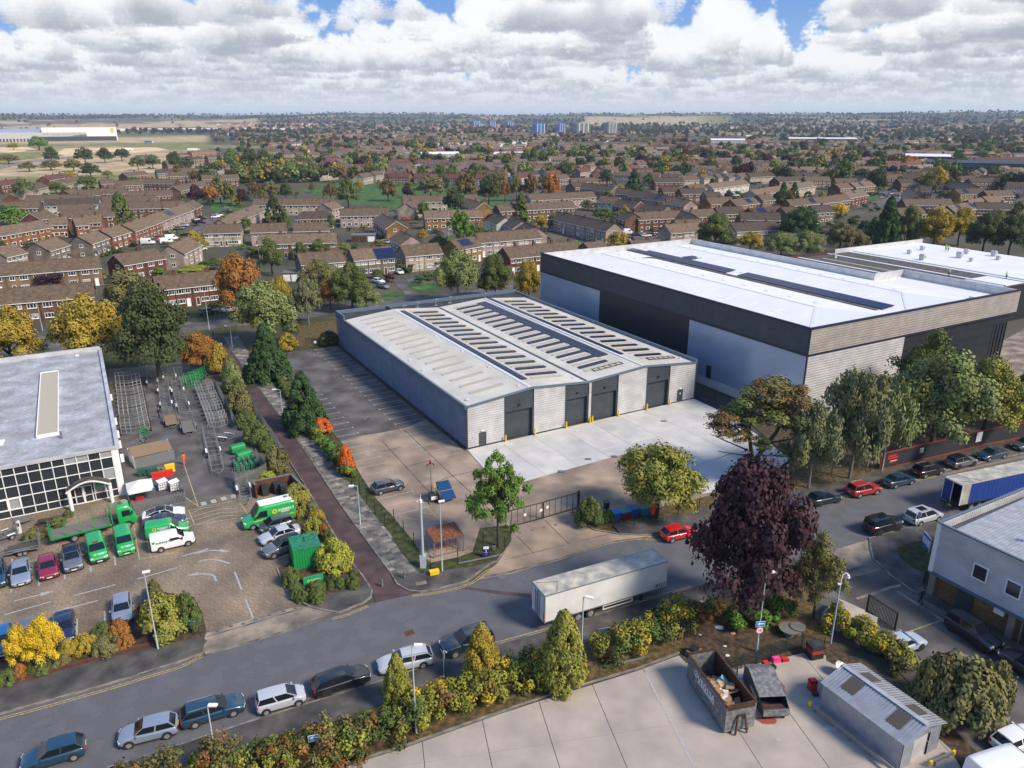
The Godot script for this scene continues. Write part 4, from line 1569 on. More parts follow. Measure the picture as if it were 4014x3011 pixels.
func build_shed():
	var a:=g(24.8,-49.3)
	var c:=g(28.2,-43.1)
	var turn:=yaw_of(a,c)
	var o:=thing("metal_shed","pale corrugated metal shed with four dark rooflights beside bush covered fence","shed",a,turn)
	var l:=Vector2(c.x-a.x,c.z-a.z).length()
	var w:=4.4
	var e:=2.55
	var r:=3.35
	var b:=mb()
	vribs(b,.0,l,.1,e,.22,.035)
	put("wall",b.done(),M.sheet_grey,o)
	b=mb()
	b.t=turned(l,0,-w,PI)
	vribs(b,.0,l,.1,e,.22,.035)
	put("wall",b.done(),M.sheet_grey,o)
	b=mb()
	b.t=turned(l,0,0,PI/2)
	vribs(b,.0,1.25,.1,e,.22,.035)
	vribs(b,3.1,w,.1,e,.22,.035)
	vribs(b,1.25,3.1,2.25,e+.4,.22,.035)
	b.t=Transform3D.IDENTITY
	b.face([v(l-.01,e-.1,0),v(l-.01,e-.1,-w),v(l-.01,r-.05,-w*.5)])
	b.face([v(0,.1,-w),v(0,.1,0),v(0,e,0),v(0,r,-w*.5),v(0,e,-w)])
	put("end_wall",b.done(),M.sheet_grey,o)
	b=mb()
	for k in 9:
		b.box(v(l-.12,.14+k*.245,-2.17),v(.04+.01*(k % 2),.24,1.8))
	put("roller_door",b.done(),M.clad_light,o)
	for s in 2:
		b=mb()
		var x:=-.15
		while x<l+.15:
			for q in [[.0,.13,.04],[.13,.26,.0]]:
				var p:=[v(x+q[0],e+q[2],.2),v(x+q[1],e+q[2],.2),v(x+q[1],r+q[2],-w*.5),v(x+q[0],r+q[2],-w*.5)]
				if s==1:
					for i in 4:
						p[i].z=-w-p[i].z
					p.reverse()
				b.face(p)
			x+=.26
		var sl:=put("roof_slope",b.done(),M.sheet_grey,o)
		for px in [l*.16,l*.72]:
			b=mb()
			var f:=.30
			var p:=[v(px,0,0),v(px+1.15,0,0),v(px+1.15,0,0),v(px,0,0)]
			for i in 4:
				var g:=f if i<2 else .86
				p[i].y=lerpf(e,r,g)+.07
				p[i].z=lerpf(.2,-w*.5,g)
				if s==1:
					p[i].z=-w-p[i].z
			if s==1:
				p.reverse()
			b.face(p)
			put("rooflight",b.done(),M.timber_dark,sl)
	put("ridge_cap",mb().bar(v(-.15,r+.06,-w*.5),v(l+.15,r+.06,-w*.5),.42,.07).done(),M.sheet_grey,o)
	b=mb()
	b.bar(v(-.3,.55,.75),v(l+.4,.55,.75),.12,.32)
	for k in 5:
		b.box(v(.1+k*l/4.2,.3,.66),v(.12,.6,.12))
	var bb:=solo("crash_barrier",b.done(),M.galvanised,"long galvanised crash barrier beside the left wall of the metal shed","barrier")
	bb.transform=o.transform
	put("barrier_end",mb().box(v(-.36,.55,.75),v(.3,.36,.2)).done(),M.yellow,bb)
	b=mb()
	b.bar(v(l+.9,.45,-2.4),v(l+1.1,.45,-4.6),.12,.3)
	for z in [-2.7,-4.3]:
		b.box(v(l+1.0,.25,z),v(.12,.5,.12))
	var b3:=solo("crash_barrier",b.done(),M.galvanised,"short galvanised crash barrier in front of the metal shed's door","barrier")
	b3.transform=o.transform
	put("barrier_end",mb().box(v(l+.9,.45,-2.3),v(.16,.34,.26)).box(v(l+1.11,.45,-4.7),v(.16,.34,.26)).done(),M.yellow,b3)
var kerb_s:=[]
var kerb_n:=[]
func shifted(line:Array,by:float)->Array:
	var out:=[]
	for i in line.size():
		var d:Vector3=(line[mini(i+1,line.size()-1)]-line[maxi(i-1,0)]).normalized()
		out.append(line[i]+d.cross(Vector3.UP)*by)
	return out
func slab_grid(called:String,outline:PackedVector2Array,origin:Vector2,x_dir:Vector2,dx:float,dy:float,n:Rect2i,gap:float,y:float,mats:Array,parent:Node,most:=300):
	var y_dir:=Vector2(-x_dir.y,x_dir.x)
	var rest:=mb()
	var made:=0
	for j in range(n.position.y,n.end.y):
		for i in range(n.position.x,n.end.x):
			var o:=origin+x_dir*i*dx+y_dir*j*dy
			var q:=PackedVector2Array([o+x_dir*gap,o+x_dir*(dx-gap),o+x_dir*(dx-gap)+y_dir*(dy-gap),o+x_dir*gap+y_dir*(dy-gap)])
			for piece in Geometry2D.intersect_polygons(q,outline):
				var area:=.0
				for k in piece.size():
					area+=piece[k].cross(piece[(k+1) % piece.size()])
				if absf(area)<.3:
					continue
				var b:=mb()
				b.prism(piece,y-.05,y+rng.randf()*.006)
				if made<most:
					put(called,b.done(),mats[rng.randi() % mats.size()],parent)
					made+=1
				else:
					rest.prism(piece,y-.05,y)
	if rest.vs.size():
		put(called+"_rest",rest.done(),mats[0],parent).set_meta("kind","stuff")
func build_ground():
	var b:=mb()
	var rings:=[.0,30.0]
	while rings[-1]<13000.0:
		rings.append(rings[-1]*1.045+3.0)
	var bear:=[]
	for i in 200:
		bear.append(deg_to_rad(-46.0+92.0*i/199.0))
	for i in range(1,40):
		bear.append(deg_to_rad(46.0+268.0*i/40.0))
	for d in rings:
		for a in bear:
			var p:=v(sin(a)*d,0,-cos(a)*d)
			p.y=land_height(p.x,p.z)-.06
			b.vs.append(p)
			b.n.append(Vector3.UP)
			b.c.append(land_colour(p.x,p.z))
			b.uv.append(Vector2.ZERO)
	var m:=bear.size()
	for i in rings.size()-1:
		for j in m:
			var a:=i*m+j
			var e:=i*m+(j+1) % m
			b.ix.append_array([a,a+m,e,e,a+m,e+m])
	struct("ground",b.done(),M.land,"broad ground of the plain running out to low hills on the horizon")
	kerb_n=[g(-48.4,-45.3),g(-40.9,-48.7),g(-37.3,-50.4),g(-34.3,-51.9),g(-31.1,-53.6),g(-29.1,-54.7),g(-27.1,-55.7),g(-23.2,-57.6),g(-19.2,-60),g(-16.6,-61.8),g(-13.9,-63.4),g(-10.1,-64.9),g(-7.4,-65.7),g(-4.7,-67),g(-3.6,-67.3),g(-.2,-68.5),g(5.3,-71.1),g(11.2,-74.6),g(15.2,-75.5),g(17,-76.2),g(35.9,-84.3),g(41.8,-86.6),g(47.6,-88.9),g(58.3,-93.2),g(72.8,-99),g(104.1,-111.1),g(175.1,-138.4)]
	kerb_s=[g(-41.7,-36.8),g(-29.9,-43.2),g(-21,-47.7),g(-17.3,-49.5),g(-10.6,-52.7),g(-5.1,-55.6),g(4.1,-59.5),g(11.5,-63.1),g(18.3,-66),g(34.8,-72.9),g(40.5,-75.6),g(45,-77.5),g(51.1,-79.8),g(64.3,-85.5),g(92.4,-96.9),g(156,-121.5)]
	var road:=kerb_n.duplicate()
	var back:=kerb_s.duplicate()
	back.reverse()
	ground_piece("estate_road",flat2(road+back),.0,M.asphalt,"grey asphalt estate road curving past the yards")
	ground_piece("main_road",[w(-124.3,-147.5),w(-102.8,-164.1),w(-74.9,-172.6),w(-65.7,-179),w(-34.3,-194.2),w(-21.1,-201.7),w(10.7,-220.5),w(10.2,-209.2),w(-32.4,-185.2),w(-62.3,-168.9),w(-70.9,-164.1),w(-91.8,-148.4),w(-114.4,-134.5)],.004,M.asphalt_yard,"main road running behind the warehouses beside the housing estate")
	ground_piece("side_road",[w(-34,-193.4),w(-28.9,-202.3),w(-32,-211.2),w(-34.8,-220.9),w(-21.9,-228.7),w(-18.1,-224.3),w(-18.7,-214.3),w(-26.6,-214.3),w(-29.9,-212.4),w(-28.5,-206.7),w(-25.2,-202.3),w(-19.5,-198.1)],.008,M.asphalt_yard,"cul-de-sac of the housing estate joining the main road")
	ground_piece("street",[w(-124.9,-266.1),w(-126.9,-284.8),w(-139.6,-340.8),w(-146.8,-374.4),w(-143.4,-390.3),w(-135.8,-362.5),w(-128.4,-317),w(-127.9,-300.1),w(-115.9,-261.4)],.004,M.asphalt_yard,"residential street with parked cars between terraced houses")
	ground_piece("street",[w(255.8,-537),w(267.4,-537),w(204.3,-409.9),w(197.9,-417.3),w(181.5,-409.9),w(193.1,-436.9),w(214.4,-449.5)],.004,M.asphalt_yard,"residential street full of parked cars before the red brick houses")
	ground_piece("street",[w(-35.4,-326.1),w(-14.8,-333.3),w(-12.6,-312.6),w(-30.9,-306.2)],.004,M.asphalt_yard,"short street in front of the yellow brick houses")
	ground_piece("street",[w(47.1,-326.1),w(61.1,-317),w(59.3,-300.1),w(42.8,-304.2)],.004,M.asphalt_yard,"street with parked van in front of the long brick terrace")
	ground_piece("street",[w(93,-1077),w(112.9,-1077),w(71.9,-767.4),w(68.7,-820)],.004,M.asphalt_yard,"distant street between far terraced rows")
	ground_piece("park_lawn",[w(-122.2,-579.9),w(-101.3,-613),w(-61.6,-626),w(-38.9,-579.9),w(-19.3,-484.1),w(-.1,-464.8),w(-.1,-407.6),w(-16,-400.5),w(-65,-407.6),w(-87.3,-430.4),w(-149.3,-527.8),w(-161.5,-552.7),w(-135.2,-566)],.01,M.grass_park,"bright green park lawn between the houses")
	ground_piece("park_lawn",[w(-173.2,-446.9),w(-161.4,-464.8),w(-136.6,-400.5),w(-143.4,-383.8),w(-155.8,-400.5)],.01,M.grass_park,"small green behind the purple and orange trees")
	ground_piece("sports_court",[w(-154.4,-542.5),w(-139.2,-559.2),w(-129.2,-540),w(-145.3,-520.8)],.02,M.brick_low,"red surfaced sports court at the edge of the park")
	ground_piece("lawn",[w(218.7,-486.9),w(231.6,-495.2),w(230.7,-486.9),w(208.2,-449.5),w(202,-449.5)],.01,M.grass_park,"small lawn beside the far car-filled street")
	ground_piece("far_lawn",[w(-234.2,-2957.9),w(-109.3,-2822.2),w(-98,-2407.5),w(-180.5,-2455.7)],.02,M.grass_park,"pale green field in front of the blue tower blocks")
	ground_piece("far_lawn",[w(530.2,-1356.1),w(592.2,-1410.9),w(503.3,-1202.3),w(450,-1145.7)],.02,M.grass_park,"green field among dark trees on the right")
	ground_piece("verge",[w(-35.3,-199.5),w(-33.9,-204.5),w(-31.2,-205.2),w(-28.8,-201.6),w(-31.2,-196.7),w(-34.3,-195.4)],.03,M.grass_park,"grass verge left of the cul-de-sac mouth")
	ground_piece("verge",[w(-29.9,-214.3),w(-27.8,-219.2),w(-22.1,-215.9),w(-20.1,-204.5),w(-24.7,-204)],.03,M.grass_park,"grass island right of the cul-de-sac mouth")
	ground_piece("verge",[w(-83.6,-190.2),w(-69.9,-191.5),w(-65.4,-178.2),w(-74.5,-171.7)],.02,M.grass,"grass verge before the red brick terrace")
	ground_piece("verge",[w(-70.6,-164.6),w(-63.1,-169.6),w(-60.9,-162.6),w(-68.6,-160.7)],.02,M.grass,"narrow grass strip on the near side of the main road")
	ground_piece("verge",[w(-105.4,-135.3),w(-91.3,-147.5),w(-70.1,-162),w(-62.5,-157.1),w(-58.5,-138),w(-65,-141.6),w(-76.7,-136.9),w(-81.9,-144.9),w(-101.4,-129.4)],.02,M.grass,"shaded grass under the trees behind the office")
	ground_piece("depot_yard",[w(-49.1,-51.6),w(-45.1,-55.3),w(-39.3,-58.2),w(-36.8,-60.5),w(-36.3,-63.7),w(-35,-65.2),w(-31.6,-64.3),w(-29.9,-62),w(-28.3,-59),w(-20.6,-63.2),w(-22.5,-65.1),w(-23.6,-67),w(-24.8,-69.5),w(-23.9,-70.2),w(-25.6,-79.5),w(-27.6,-86.2),w(-34.9,-86.6),w(-45.6,-82.9),w(-48.8,-86.3),w(-60.6,-79.7),w(-66.9,-76)],.006,M.block,"brown block paved forecourt of the hire depot")
	ground_piece("depot_storage_yard",[w(-48.8,-86.3),w(-45.6,-82.9),w(-34.9,-86.6),w(-27.6,-86.2),w(-33.4,-94.1),w(-37.2,-100.5),w(-44.3,-113.2),w(-55,-131.9),w(-65.4,-142.4),w(-77.4,-138.4)],.010,M.asphalt_yard,"worn tarmac storage yard beside the office")
	ground_piece("depot_crossing",[w(-28.3,-58.9),w(-24.6,-61.1),w(-20.6,-63.1),w(-18.3,-62.3),w(-16.6,-61.9),w(-19.2,-60),w(-23.2,-57.6),w(-27.1,-55.7),w(-28,-57)],.012,M.concrete,"pale concrete crossing at the depot entrance")
	ground_piece("gate_crossing",[w(-3.6,-67.4),w(-1.6,-70.5),w(-.1,-74.6),w(.2,-78.1),w(7.2,-81.9),w(7.6,-79.8),w(9.5,-77.7),w(12.3,-76.5),w(16.9,-76.2),w(15.2,-75.6),w(11.2,-74.6),w(5.3,-71.2),w(-.2,-68.5)],.012,M.concrete_tan,"brown concrete crossing before the black gates")
	ground_piece("right_crossing",[w(34.8,-72.9),w(40.5,-75.5),w(39.7,-73.5),w(39,-71.4),w(37.3,-70.2),w(34.7,-69),w(32.4,-68.1),w(30.8,-69.5)],.012,M.concrete,"cracked concrete crossing at the right-hand depot entrance")
	ground_piece("cycle_track",[w(-62.5,-157.1),w(-55.8,-141.2),w(-45.1,-122.5),w(-37.2,-107.8),w(-30.9,-96.1),w(-27,-89.1),w(-26.2,-87.5),w(-20.1,-76.1),w(-16.9,-70.2),w(-15.5,-68.2),w(-14.1,-65.5),w(-13.4,-63.6),w(-10.1,-65),w(-10.4,-65.5),w(-11.7,-66.7),w(-12.6,-68.5),w(-18,-78),w(-20.5,-82.4),w(-25.2,-91.3),w(-30.6,-101.5),w(-36.2,-111.5),w(-45.4,-127.8),w(-55,-144.9),w(-62.4,-158.9)],.016,M.cycle,"purplish brown tarmac track between the depot and the slab path")
	var path_line:=[w(-62.4,-158.9),w(-55,-144.9),w(-45.4,-127.8),w(-36.2,-111.5),w(-30.6,-101.5),w(-25.2,-91.3),w(-20.5,-82.4),w(-18,-78),w(-12.6,-68.5),w(-9.5,-68.5),w(-10.6,-70.4),w(-12.1,-72.6),w(-14,-76.7),w(-16.3,-80.6),w(-19.5,-86.6),w(-23.9,-94.1),w(-27.2,-100.2),w(-31.1,-108.2),w(-36.4,-117.3),w(-41.7,-126.8),w(-47.3,-136.6),w(-51.7,-144.9),w(-59.8,-160.3)]
	var path:=ground_piece("slab_path",path_line,.05,M.joint,"path of worn grey paving slabs beside the car park")
	var pd:=Vector2(.49,.8717)
	slab_grid("paving_slab",PackedVector2Array(path_line),w(-12.1,-72.6)-pd*110.0,pd,.62,.92,Rect2i(0,-6,190,12),.012,.075,[M.slab_a,M.slab_a,M.slab_b,M.slab_b,M.slab_a,M.slab_d,M.slab_c],path,1000)
	_thin_parts(path,"paving_slab",300)
	ground_piece("grass_verge",[w(-52,-145.6),w(-47.4,-136.9),w(-41.8,-127.1),w(-36.5,-117.5),w(-31.2,-108.4),w(-27.3,-100.4),w(-23.9,-94.3),w(-19.5,-86.7),w(-16.3,-80.7),w(-14.1,-76.8),w(-12.1,-72.7),w(-10.6,-70.5),w(-9.5,-68.6),w(-7.2,-69.2),w(-4.3,-69.9),w(-1.8,-71.4),w(-.2,-74.9),w(-.1,-77.1),w(-.5,-78.6),w(-3.7,-77.9),w(-4.3,-72.8),w(-5.8,-71.7),w(-8.7,-70.6),w(-9.9,-72.4),w(-11.7,-76.1),w(-14.2,-80.6),w(-17.1,-85.3),w(-19.7,-90.8),w(-21.2,-94.1),w(-22.9,-99),w(-25.6,-103.6),w(-27.7,-107.4),w(-30.7,-114.7),w(-43.3,-137.3),w(-45.5,-148.6),w(-40.8,-150.2),w(-36.6,-154),w(-41.6,-175.5),w(-51.8,-175.5),w(-57.4,-166.3)],.06,M.grass,"grass verge with hedge between the slab path and the car park")
	ground_piece("mown_grass",[w(-48.2,-168.5),w(-44.9,-172.7),w(-41.4,-173.8),w(-36.7,-153.6),w(-43.1,-151),w(-45.9,-153.6)],.075,M.grass_dry,"dry mown grass behind the low warehouse's car park")
	var cp:=ground_piece("car_park",[w(-45.5,-148.6),w(-43.3,-137.3),w(-30.7,-114.7),w(-27.7,-107.4),w(-25.5,-102.9),w(-22.4,-105.3),w(-19.6,-106.4),w(-16.3,-108.2),w(-13.2,-112.2),w(-36.5,-153.6),w(-40.8,-150.2)],.02,M.asphalt_yard,"grey tarmac car park with white bays beside the low warehouse")
	var cf:=ground_piece("concrete_yard",[w(-25.5,-102.9),w(-22.9,-99),w(-21.2,-94.1),w(-19.7,-90.8),w(-17.1,-85.3),w(-14.2,-80.6),w(-11.7,-76.1),w(-9.9,-72.4),w(-8.7,-70.6),w(-5.8,-71.7),w(-4.3,-72.8),w(-3.7,-77.6),w(-.2,-77.9),w(7.2,-81.7),w(9,-81.6),w(18.1,-82.6),w(24.1,-85.5),w(31.6,-89.1),w(38.9,-96.9),w(34.9,-113.2),w(30.8,-121.1),w(-6.4,-100),w(-13.2,-112.2),w(-16.3,-108.2),w(-19.6,-106.4),w(-22.4,-105.3)],.02,M.concrete_tan,"brown stained concrete yard in front of the low warehouse")
	var apron_line:=[w(-6.4,-99.9),w(-3.8,-93.7),w(1.2,-89.6),w(6.7,-93),w(10.3,-95.2),w(16.6,-98.8),w(20.2,-92.1),w(24.1,-86.4),w(31.6,-89.1),w(38.9,-96.9),w(34.9,-113),w(30.8,-121)]
	var apron:=ground_piece("new_concrete_apron",apron_line,.028,M.slab_b,"pale new concrete apron at the roller doors")
	slab_grid("concrete_slab",PackedVector2Array(apron_line),Vector2(-6.42,-100.19),Vector2(.8717,-.49),5.35,5.0,Rect2i(-2,-2,14,8),.022,.085,[M.concrete_new,M.concrete_new_b,M.concrete_new],apron)
	ground_piece("side_path",[w(31,-121.6),w(35.1,-113.5),w(36.3,-110.8),w(38,-111.6),w(35.8,-117.2),w(32.7,-123.7),w(32.3,-126.8)],.10,M.asphalt_dark,"dark strip of tarmac between the two warehouses")
	ground_piece("gravel_strip",[w(-6.4,-100),w(-36.5,-153.6),w(-36.7,-152.8),w(-6.8,-99.7)],.05,M.earth,"weedy gravel strip along the low warehouse's left wall")
	var tip:=g(-11.1,-97)
	var along:=(g(-20.5,-113.9)-g(-11.1,-97)).normalized()
	for k in 26:
		if k==18:
			continue
		var p:Vector3=tip+along*(2.42*k)
		var q:Vector3=p+V*4.75
		var bl:=put("bay_line",strip([p,q],.11,.034),M.paint,cp)
		put("bay_line_tip",strip([p-along*.35,p+along*.35],.11,.038),M.paint,bl)
	var tip2:=g(-12.7,-87.2)
	for k in 19:
		var p:Vector3=tip2+along*(2.42*k)
		var q:Vector3=p-V*4.9
		var bl:=put("bay_line",strip([p,q],.11,.034),M.paint,cf)
		put("bay_line_tip",strip([p-along*.35,p+along*.35],.11,.038),M.paint,bl)
	for q in [[g(-15.7,-83),g(-11.5,-85.1)],[g(-14.4,-80.7),g(-10.3,-83.1)]]:
		put("bay_line",strip(q,.13,.034),M.paint,cf)
	for q in [[g(-10.4,-83),g(-4.4,-72.2)],[g(-10.9,-81.6),g(-9.3,-81.1)],[g(-13.9,-80.7),g(-8.1,-78.9)],[g(-13.3,-78.7),g(-8.9,-77.3)],[g(-11.6,-76.1),g(-9.6,-75.4)],[g(-10.6,-73.9),g(-8.5,-73.1)],[g(-7.6,-72.9),g(-4.8,-72)],[g(-8.2,-71.2),g(-7.3,-71)],[g(-7.3,-74.5),g(-6,-74)]]:
		put("hatch_line",strip(q,.10,.034),M.paint_cream,cf)
	var hatch:=[g(-40.6,-150.2),g(-40.2,-152.7),g(-38.5,-149.8),g(-37.8,-151.9),g(-36.5,-150.2),g(-36.3,-151.9)]
	put("hatch_line",strip(hatch,.12,.034),M.paint,cp)
	put("hatch_line",strip([g(-40.3,-149.4),g(-36.1,-151.7)],.12,.036),M.paint,cp)
	for q in [g(-31,-126),g(-22.8,-111.8),g(-31,-126.1),g(-22.6,-111.9)]:
		var db:=mb()
		put("drain_cover",mb().box(v(q.x,.035,q.z),v(1.0,.02,.8)).done(),M.lead,cp)
	for q in [[g(-19,-102.9),g(-14.5,-94.4),g(-11.5,-88.7),g(-9,-84.6)],[g(-18.5,-99.4),g(-16.1,-101)],[g(-14.5,-94.4),g(-11.3,-96.5)],[g(-10.9,-97.1),g(-7.9,-91.6),g(-5.2,-86.8)],[g(-11,-88.7),g(-8.3,-91.3),g(-3.9,-93.7)],[g(-16.5,-107.4),g(-13.1,-101.2),g(-10.9,-97.1)]]:
		put("slab_joint",strip(q,.12,.030),M.joint,cf)
	for q in [g(23.8,-110.8),g(6.6,-92.8),g(10.6,-96.7),g(14.3,-97.6)]:
		var db:=mb()
		put("drain_cover",mb().box(v(q.x,.1,q.z),v(.9,.02,.6)).done(),M.lead,apron)
	for q in [g(.9,-76.9),g(2.3,-77.5),g(3.7,-78.1),g(5.1,-78.7),g(6.5,-79.2)]:
		var db:=mb()
		put("cover_plate",mb().tube(v(q.x,.0,q.z),v(q.x,.03,q.z),.22,.22,10).done(),M.lead,cf)
	ground_piece("right_depot_yard",[w(30.4,-70.5),w(32.5,-68.2),w(34.7,-69.1),w(39,-71.4),w(39.5,-67.9),w(40.5,-64.8),w(41.9,-61.9),w(43.7,-56.1),w(45.5,-49.8),w(38.5,-37.4),w(33.8,-39.3),w(35.1,-44.1),w(34.3,-47.3),w(33,-55.6),w(29.2,-58),w(28.9,-62)],.004,M.asphalt_yard,"brownish tarmac yard in front of the white clad building")
	ground_piece("right_footway",[w(40.6,-75.7),w(45,-77.6),w(51.2,-79.9),w(59.4,-83.4),w(50.4,-75.2),w(42.9,-66.3),w(41.9,-61.9),w(40.5,-64.8),w(39.5,-67.9),w(39,-71.4),w(39.7,-73.5)],.11,M.asphalt_old,"tarmac footway round the corner lawn at right",.2)
	ground_piece("corner_lawn",flat2(smooth_curve([g(42.6,-73.5),g(43.5,-74.1),g(46.8,-75.3),g(48.6,-76.1)],4))+[w(47.7,-74.5),w(44,-68.1),w(42.9,-68.7),w(42.2,-69.9),w(42,-71.4),w(42.3,-72.8)],.125,M.grass,"green corner lawn with a white and blue sign")
	ground_piece("left_footway",[w(-48.5,-45.4),w(-40.9,-48.7),w(-37.4,-50.4),w(-34.3,-51.9),w(-31.1,-53.6),w(-29.2,-54.8),w(-27.5,-56.1),w(-27.8,-57.7),w(-28.4,-58.2),w(-32.5,-56.8),w(-38.9,-53.8),w(-42.7,-51.5),w(-50.5,-47.9)],.11,M.asphalt_old,"dark patched footway below the low brick wall",.2)
	ground_piece("planted_bed",[w(-50.5,-47.9),w(-42.7,-51.5),w(-38.9,-53.8),w(-32.5,-56.8),w(-28.4,-58.2),w(-28.5,-59.3),w(-29.9,-62),w(-31.6,-64.3),w(-35,-65.2),w(-36.3,-63.7),w(-36.8,-60.5),w(-39.3,-58.2),w(-45.1,-55.3),w(-52.2,-50.1)],.10,M.earth,"planted bed of shrubs between the forecourt and the footway",.2)
	ground_piece("planted_island",[w(-22.5,-65.1),w(-23.6,-67),w(-24.8,-69.5),w(-23.9,-70.2),w(-25.6,-79.5),w(-27.5,-85.9),w(-27,-89),w(-26.1,-87.3),w(-20.1,-76),w(-16.8,-70.1),w(-15.5,-68.1),w(-15.1,-66.3),w(-18.3,-64.9),w(-20.2,-63.3),w(-21.6,-64.1)],.10,M.earth,"planted island with shrubs and green sign at the depot entrance",.2)
	ground_piece("island_footway",[w(-20.2,-63.3),w(-18.3,-64.9),w(-15.1,-66.3),w(-15.5,-68),w(-14,-65.5),w(-14,-64.5),w(-14.6,-63.4),w(-16.7,-61.9),w(-18.4,-62.3),w(-19.7,-62.8)],.11,M.asphalt_old,"patched tarmac footway round the planted island",.2)
	ground_piece("path_end_footway",[w(-12.6,-68.5),w(-11.7,-66.7),w(-10.4,-65.5),w(-9.2,-65.4),w(-7.5,-65.8),w(-4.7,-67.1),w(-2.9,-69.7),w(-1.7,-70.6),w(-4.2,-69.8),w(-7.2,-69.1),w(-9.5,-68.5)],.11,M.asphalt_old,"patched tarmac footway at the end of the slab path",.2)
	ground_piece("north_footway",[w(12.4,-76.6),w(17,-76.3),w(35.9,-84.4),w(41.8,-86.7),w(47.6,-89),w(58.4,-93.3),w(72.9,-99),w(104.1,-111.2),w(175.3,-138.5),w(182.6,-144.9),w(107.7,-115.5),w(75.2,-102.6),w(60.5,-97.3),w(49.6,-93),w(43.1,-89.8),w(33.8,-86.6),w(23,-82.2),w(16.1,-79.8),w(11.7,-78.6)],.11,M.asphalt_old,"tarmac footway on the far side of the road",.2)
	ground_piece("gate_verge",[w(7.1,-81.6),w(7.6,-79.5),w(9.5,-77.4),w(11.5,-76.8),w(11.7,-78.6),w(16.1,-79.8),w(23,-82.2),w(33.8,-86.6),w(43.1,-89.8),w(49.6,-93),w(49.6,-96.9),w(45.7,-100.4),w(33.4,-90.5),w(24.1,-85.5),w(18.2,-82.9),w(11.5,-81.6)],.10,M.grass_dry,"rough grass verge along the fence right of the gates",.2)
	ground_piece("shaded_ground",[w(49.6,-93),w(60.5,-97.3),w(75.2,-102.6),w(107.7,-115.5),w(136.9,-144.9),w(91,-132.3),w(60.5,-121.5),w(36.6,-113.8),w(38.9,-96.9),w(45.7,-100.4),w(49.6,-96.9)],.03,M.earth,"shaded earth under the trees beside the tall warehouse")
	ground_piece("building_site",[w(77.7,-133.8),w(86.3,-139.9),w(115.6,-166.3),w(156.9,-175.5),w(112.6,-121.5),w(83.5,-116.7)],.02,M.concrete,"dusty concrete ground right of the tall warehouse")
	var kerbs:={"left of the depot entrance":[g(-48.5,-45.4),g(-40.9,-48.7),g(-34.3,-51.9),g(-29.2,-54.8),g(-27.5,-56.1),g(-27.8,-57.7)],"round the planted island":[g(-24.8,-69.5),g(-23.6,-67),g(-22.5,-65.1),g(-19.7,-62.8),g(-18.3,-62.3),g(-16.7,-61.9),g(-14.6,-63.4),g(-14,-64.5),g(-14.1,-65.5),g(-15.5,-68.1),g(-16.9,-70.2),g(-20.1,-76),g(-26.1,-87.4)],"at the end of the slab path":[g(-12.6,-68.5),g(-11.7,-66.6),g(-10.4,-65.5),g(-9.2,-65.3),g(-7.5,-65.8),g(-4.7,-67.1),g(-2.9,-69.7),g(-1.6,-71),g(-.1,-74.6),g(0,-77.1)],"right of the gates":[g(7.1,-81.6),g(7.6,-79.6),g(9.5,-77.5),g(12.3,-76.5),g(16.9,-76.2),g(35.9,-84.3),g(47.6,-88.8),g(72.8,-98.9)],"round the right corner":[g(59.3,-83.3),g(51.1,-79.8),g(45,-77.5),g(40.5,-75.6),g(39.7,-73.5),g(39,-71.4),g(39.5,-67.9),g(40.5,-64.8)]}
	for k in kerbs:
		struct("kerb",wall_strip(kerbs[k],.16,-.05,.13),M.kerb,"grey kerb "+k)
	struct("kerb",wall_strip(kerb_s.slice(0,9),.16,-.05,.11),M.kerb,"grey kerb along the near side of the estate road")
	for q in [[g(-63.1,-158),g(-57.1,-144.9),g(-50.2,-131.8),g(-45.1,-122.5),g(-37.2,-107.8),g(-30.9,-96.2),g(-26.1,-87.5)],[g(-62.4,-158.9),g(-55,-144.9),g(-45.4,-127.8),g(-36.2,-111.5),g(-30.6,-101.5),g(-25.2,-91.3),g(-20.5,-82.4),g(-18,-78),g(-12.6,-68.5)]]:
		struct("edging",wall_strip(q,.12,-.05,.10),M.kerb,"thin concrete edging along the brown track")
	var lines:={"below the left footway":[g(-48.3,-45.2),g(-40.7,-48.4),g(-34.1,-51.6),g(-31,-53.3),g(-29,-54.4),g(-27.6,-55.9)],"round the planted island":[g(-17.2,-61.2),g(-15.9,-61.8),g(-14.2,-63.2)],"round the end of the slab path":[g(-10,-64.9),g(-7.4,-65.5),g(-4.6,-66.8),g(-2.7,-69.3),g(-1.1,-70.5)],"right of the gate crossing":[g(11.1,-76.3),g(13.4,-75.8),g(16.8,-75.6)],"along the parked cars on the far side":[g(35.2,-83.3),g(41.6,-85.9),g(47.4,-88.2),g(57.9,-92.4),g(72.3,-98.1)],"round the right corner":[g(38.8,-72),g(39.4,-74.1),g(40.5,-75.3),g(45.2,-77.4),g(54.9,-81.1)]}
	for k in lines:
		var sm:=smooth_curve(lines[k],4)
		struct("yellow_line",strip(shifted(sm,.12),.09,.016),M.paint_yellow,"double yellow line "+k+", kerb side")
		struct("yellow_line",strip(shifted(sm,.36),.09,.016),M.paint_yellow,"double yellow line "+k+", road side")
	struct("yellow_line",strip(shifted(kerb_s.slice(5,9),-.35),.10,.016),M.paint_yellow,"single yellow line along the near kerb behind the white trailer")
	var patch_poly:=[w(-5.3,-66.4),w(-1.4,-65.5),w(1.9,-65),w(1.8,-64.4),w(-1.6,-65),w(-5.6,-66)]
	ground_piece("road_patch",patch_poly,.006,M.cycle,"long brownish repair strip in the road behind the trailer")
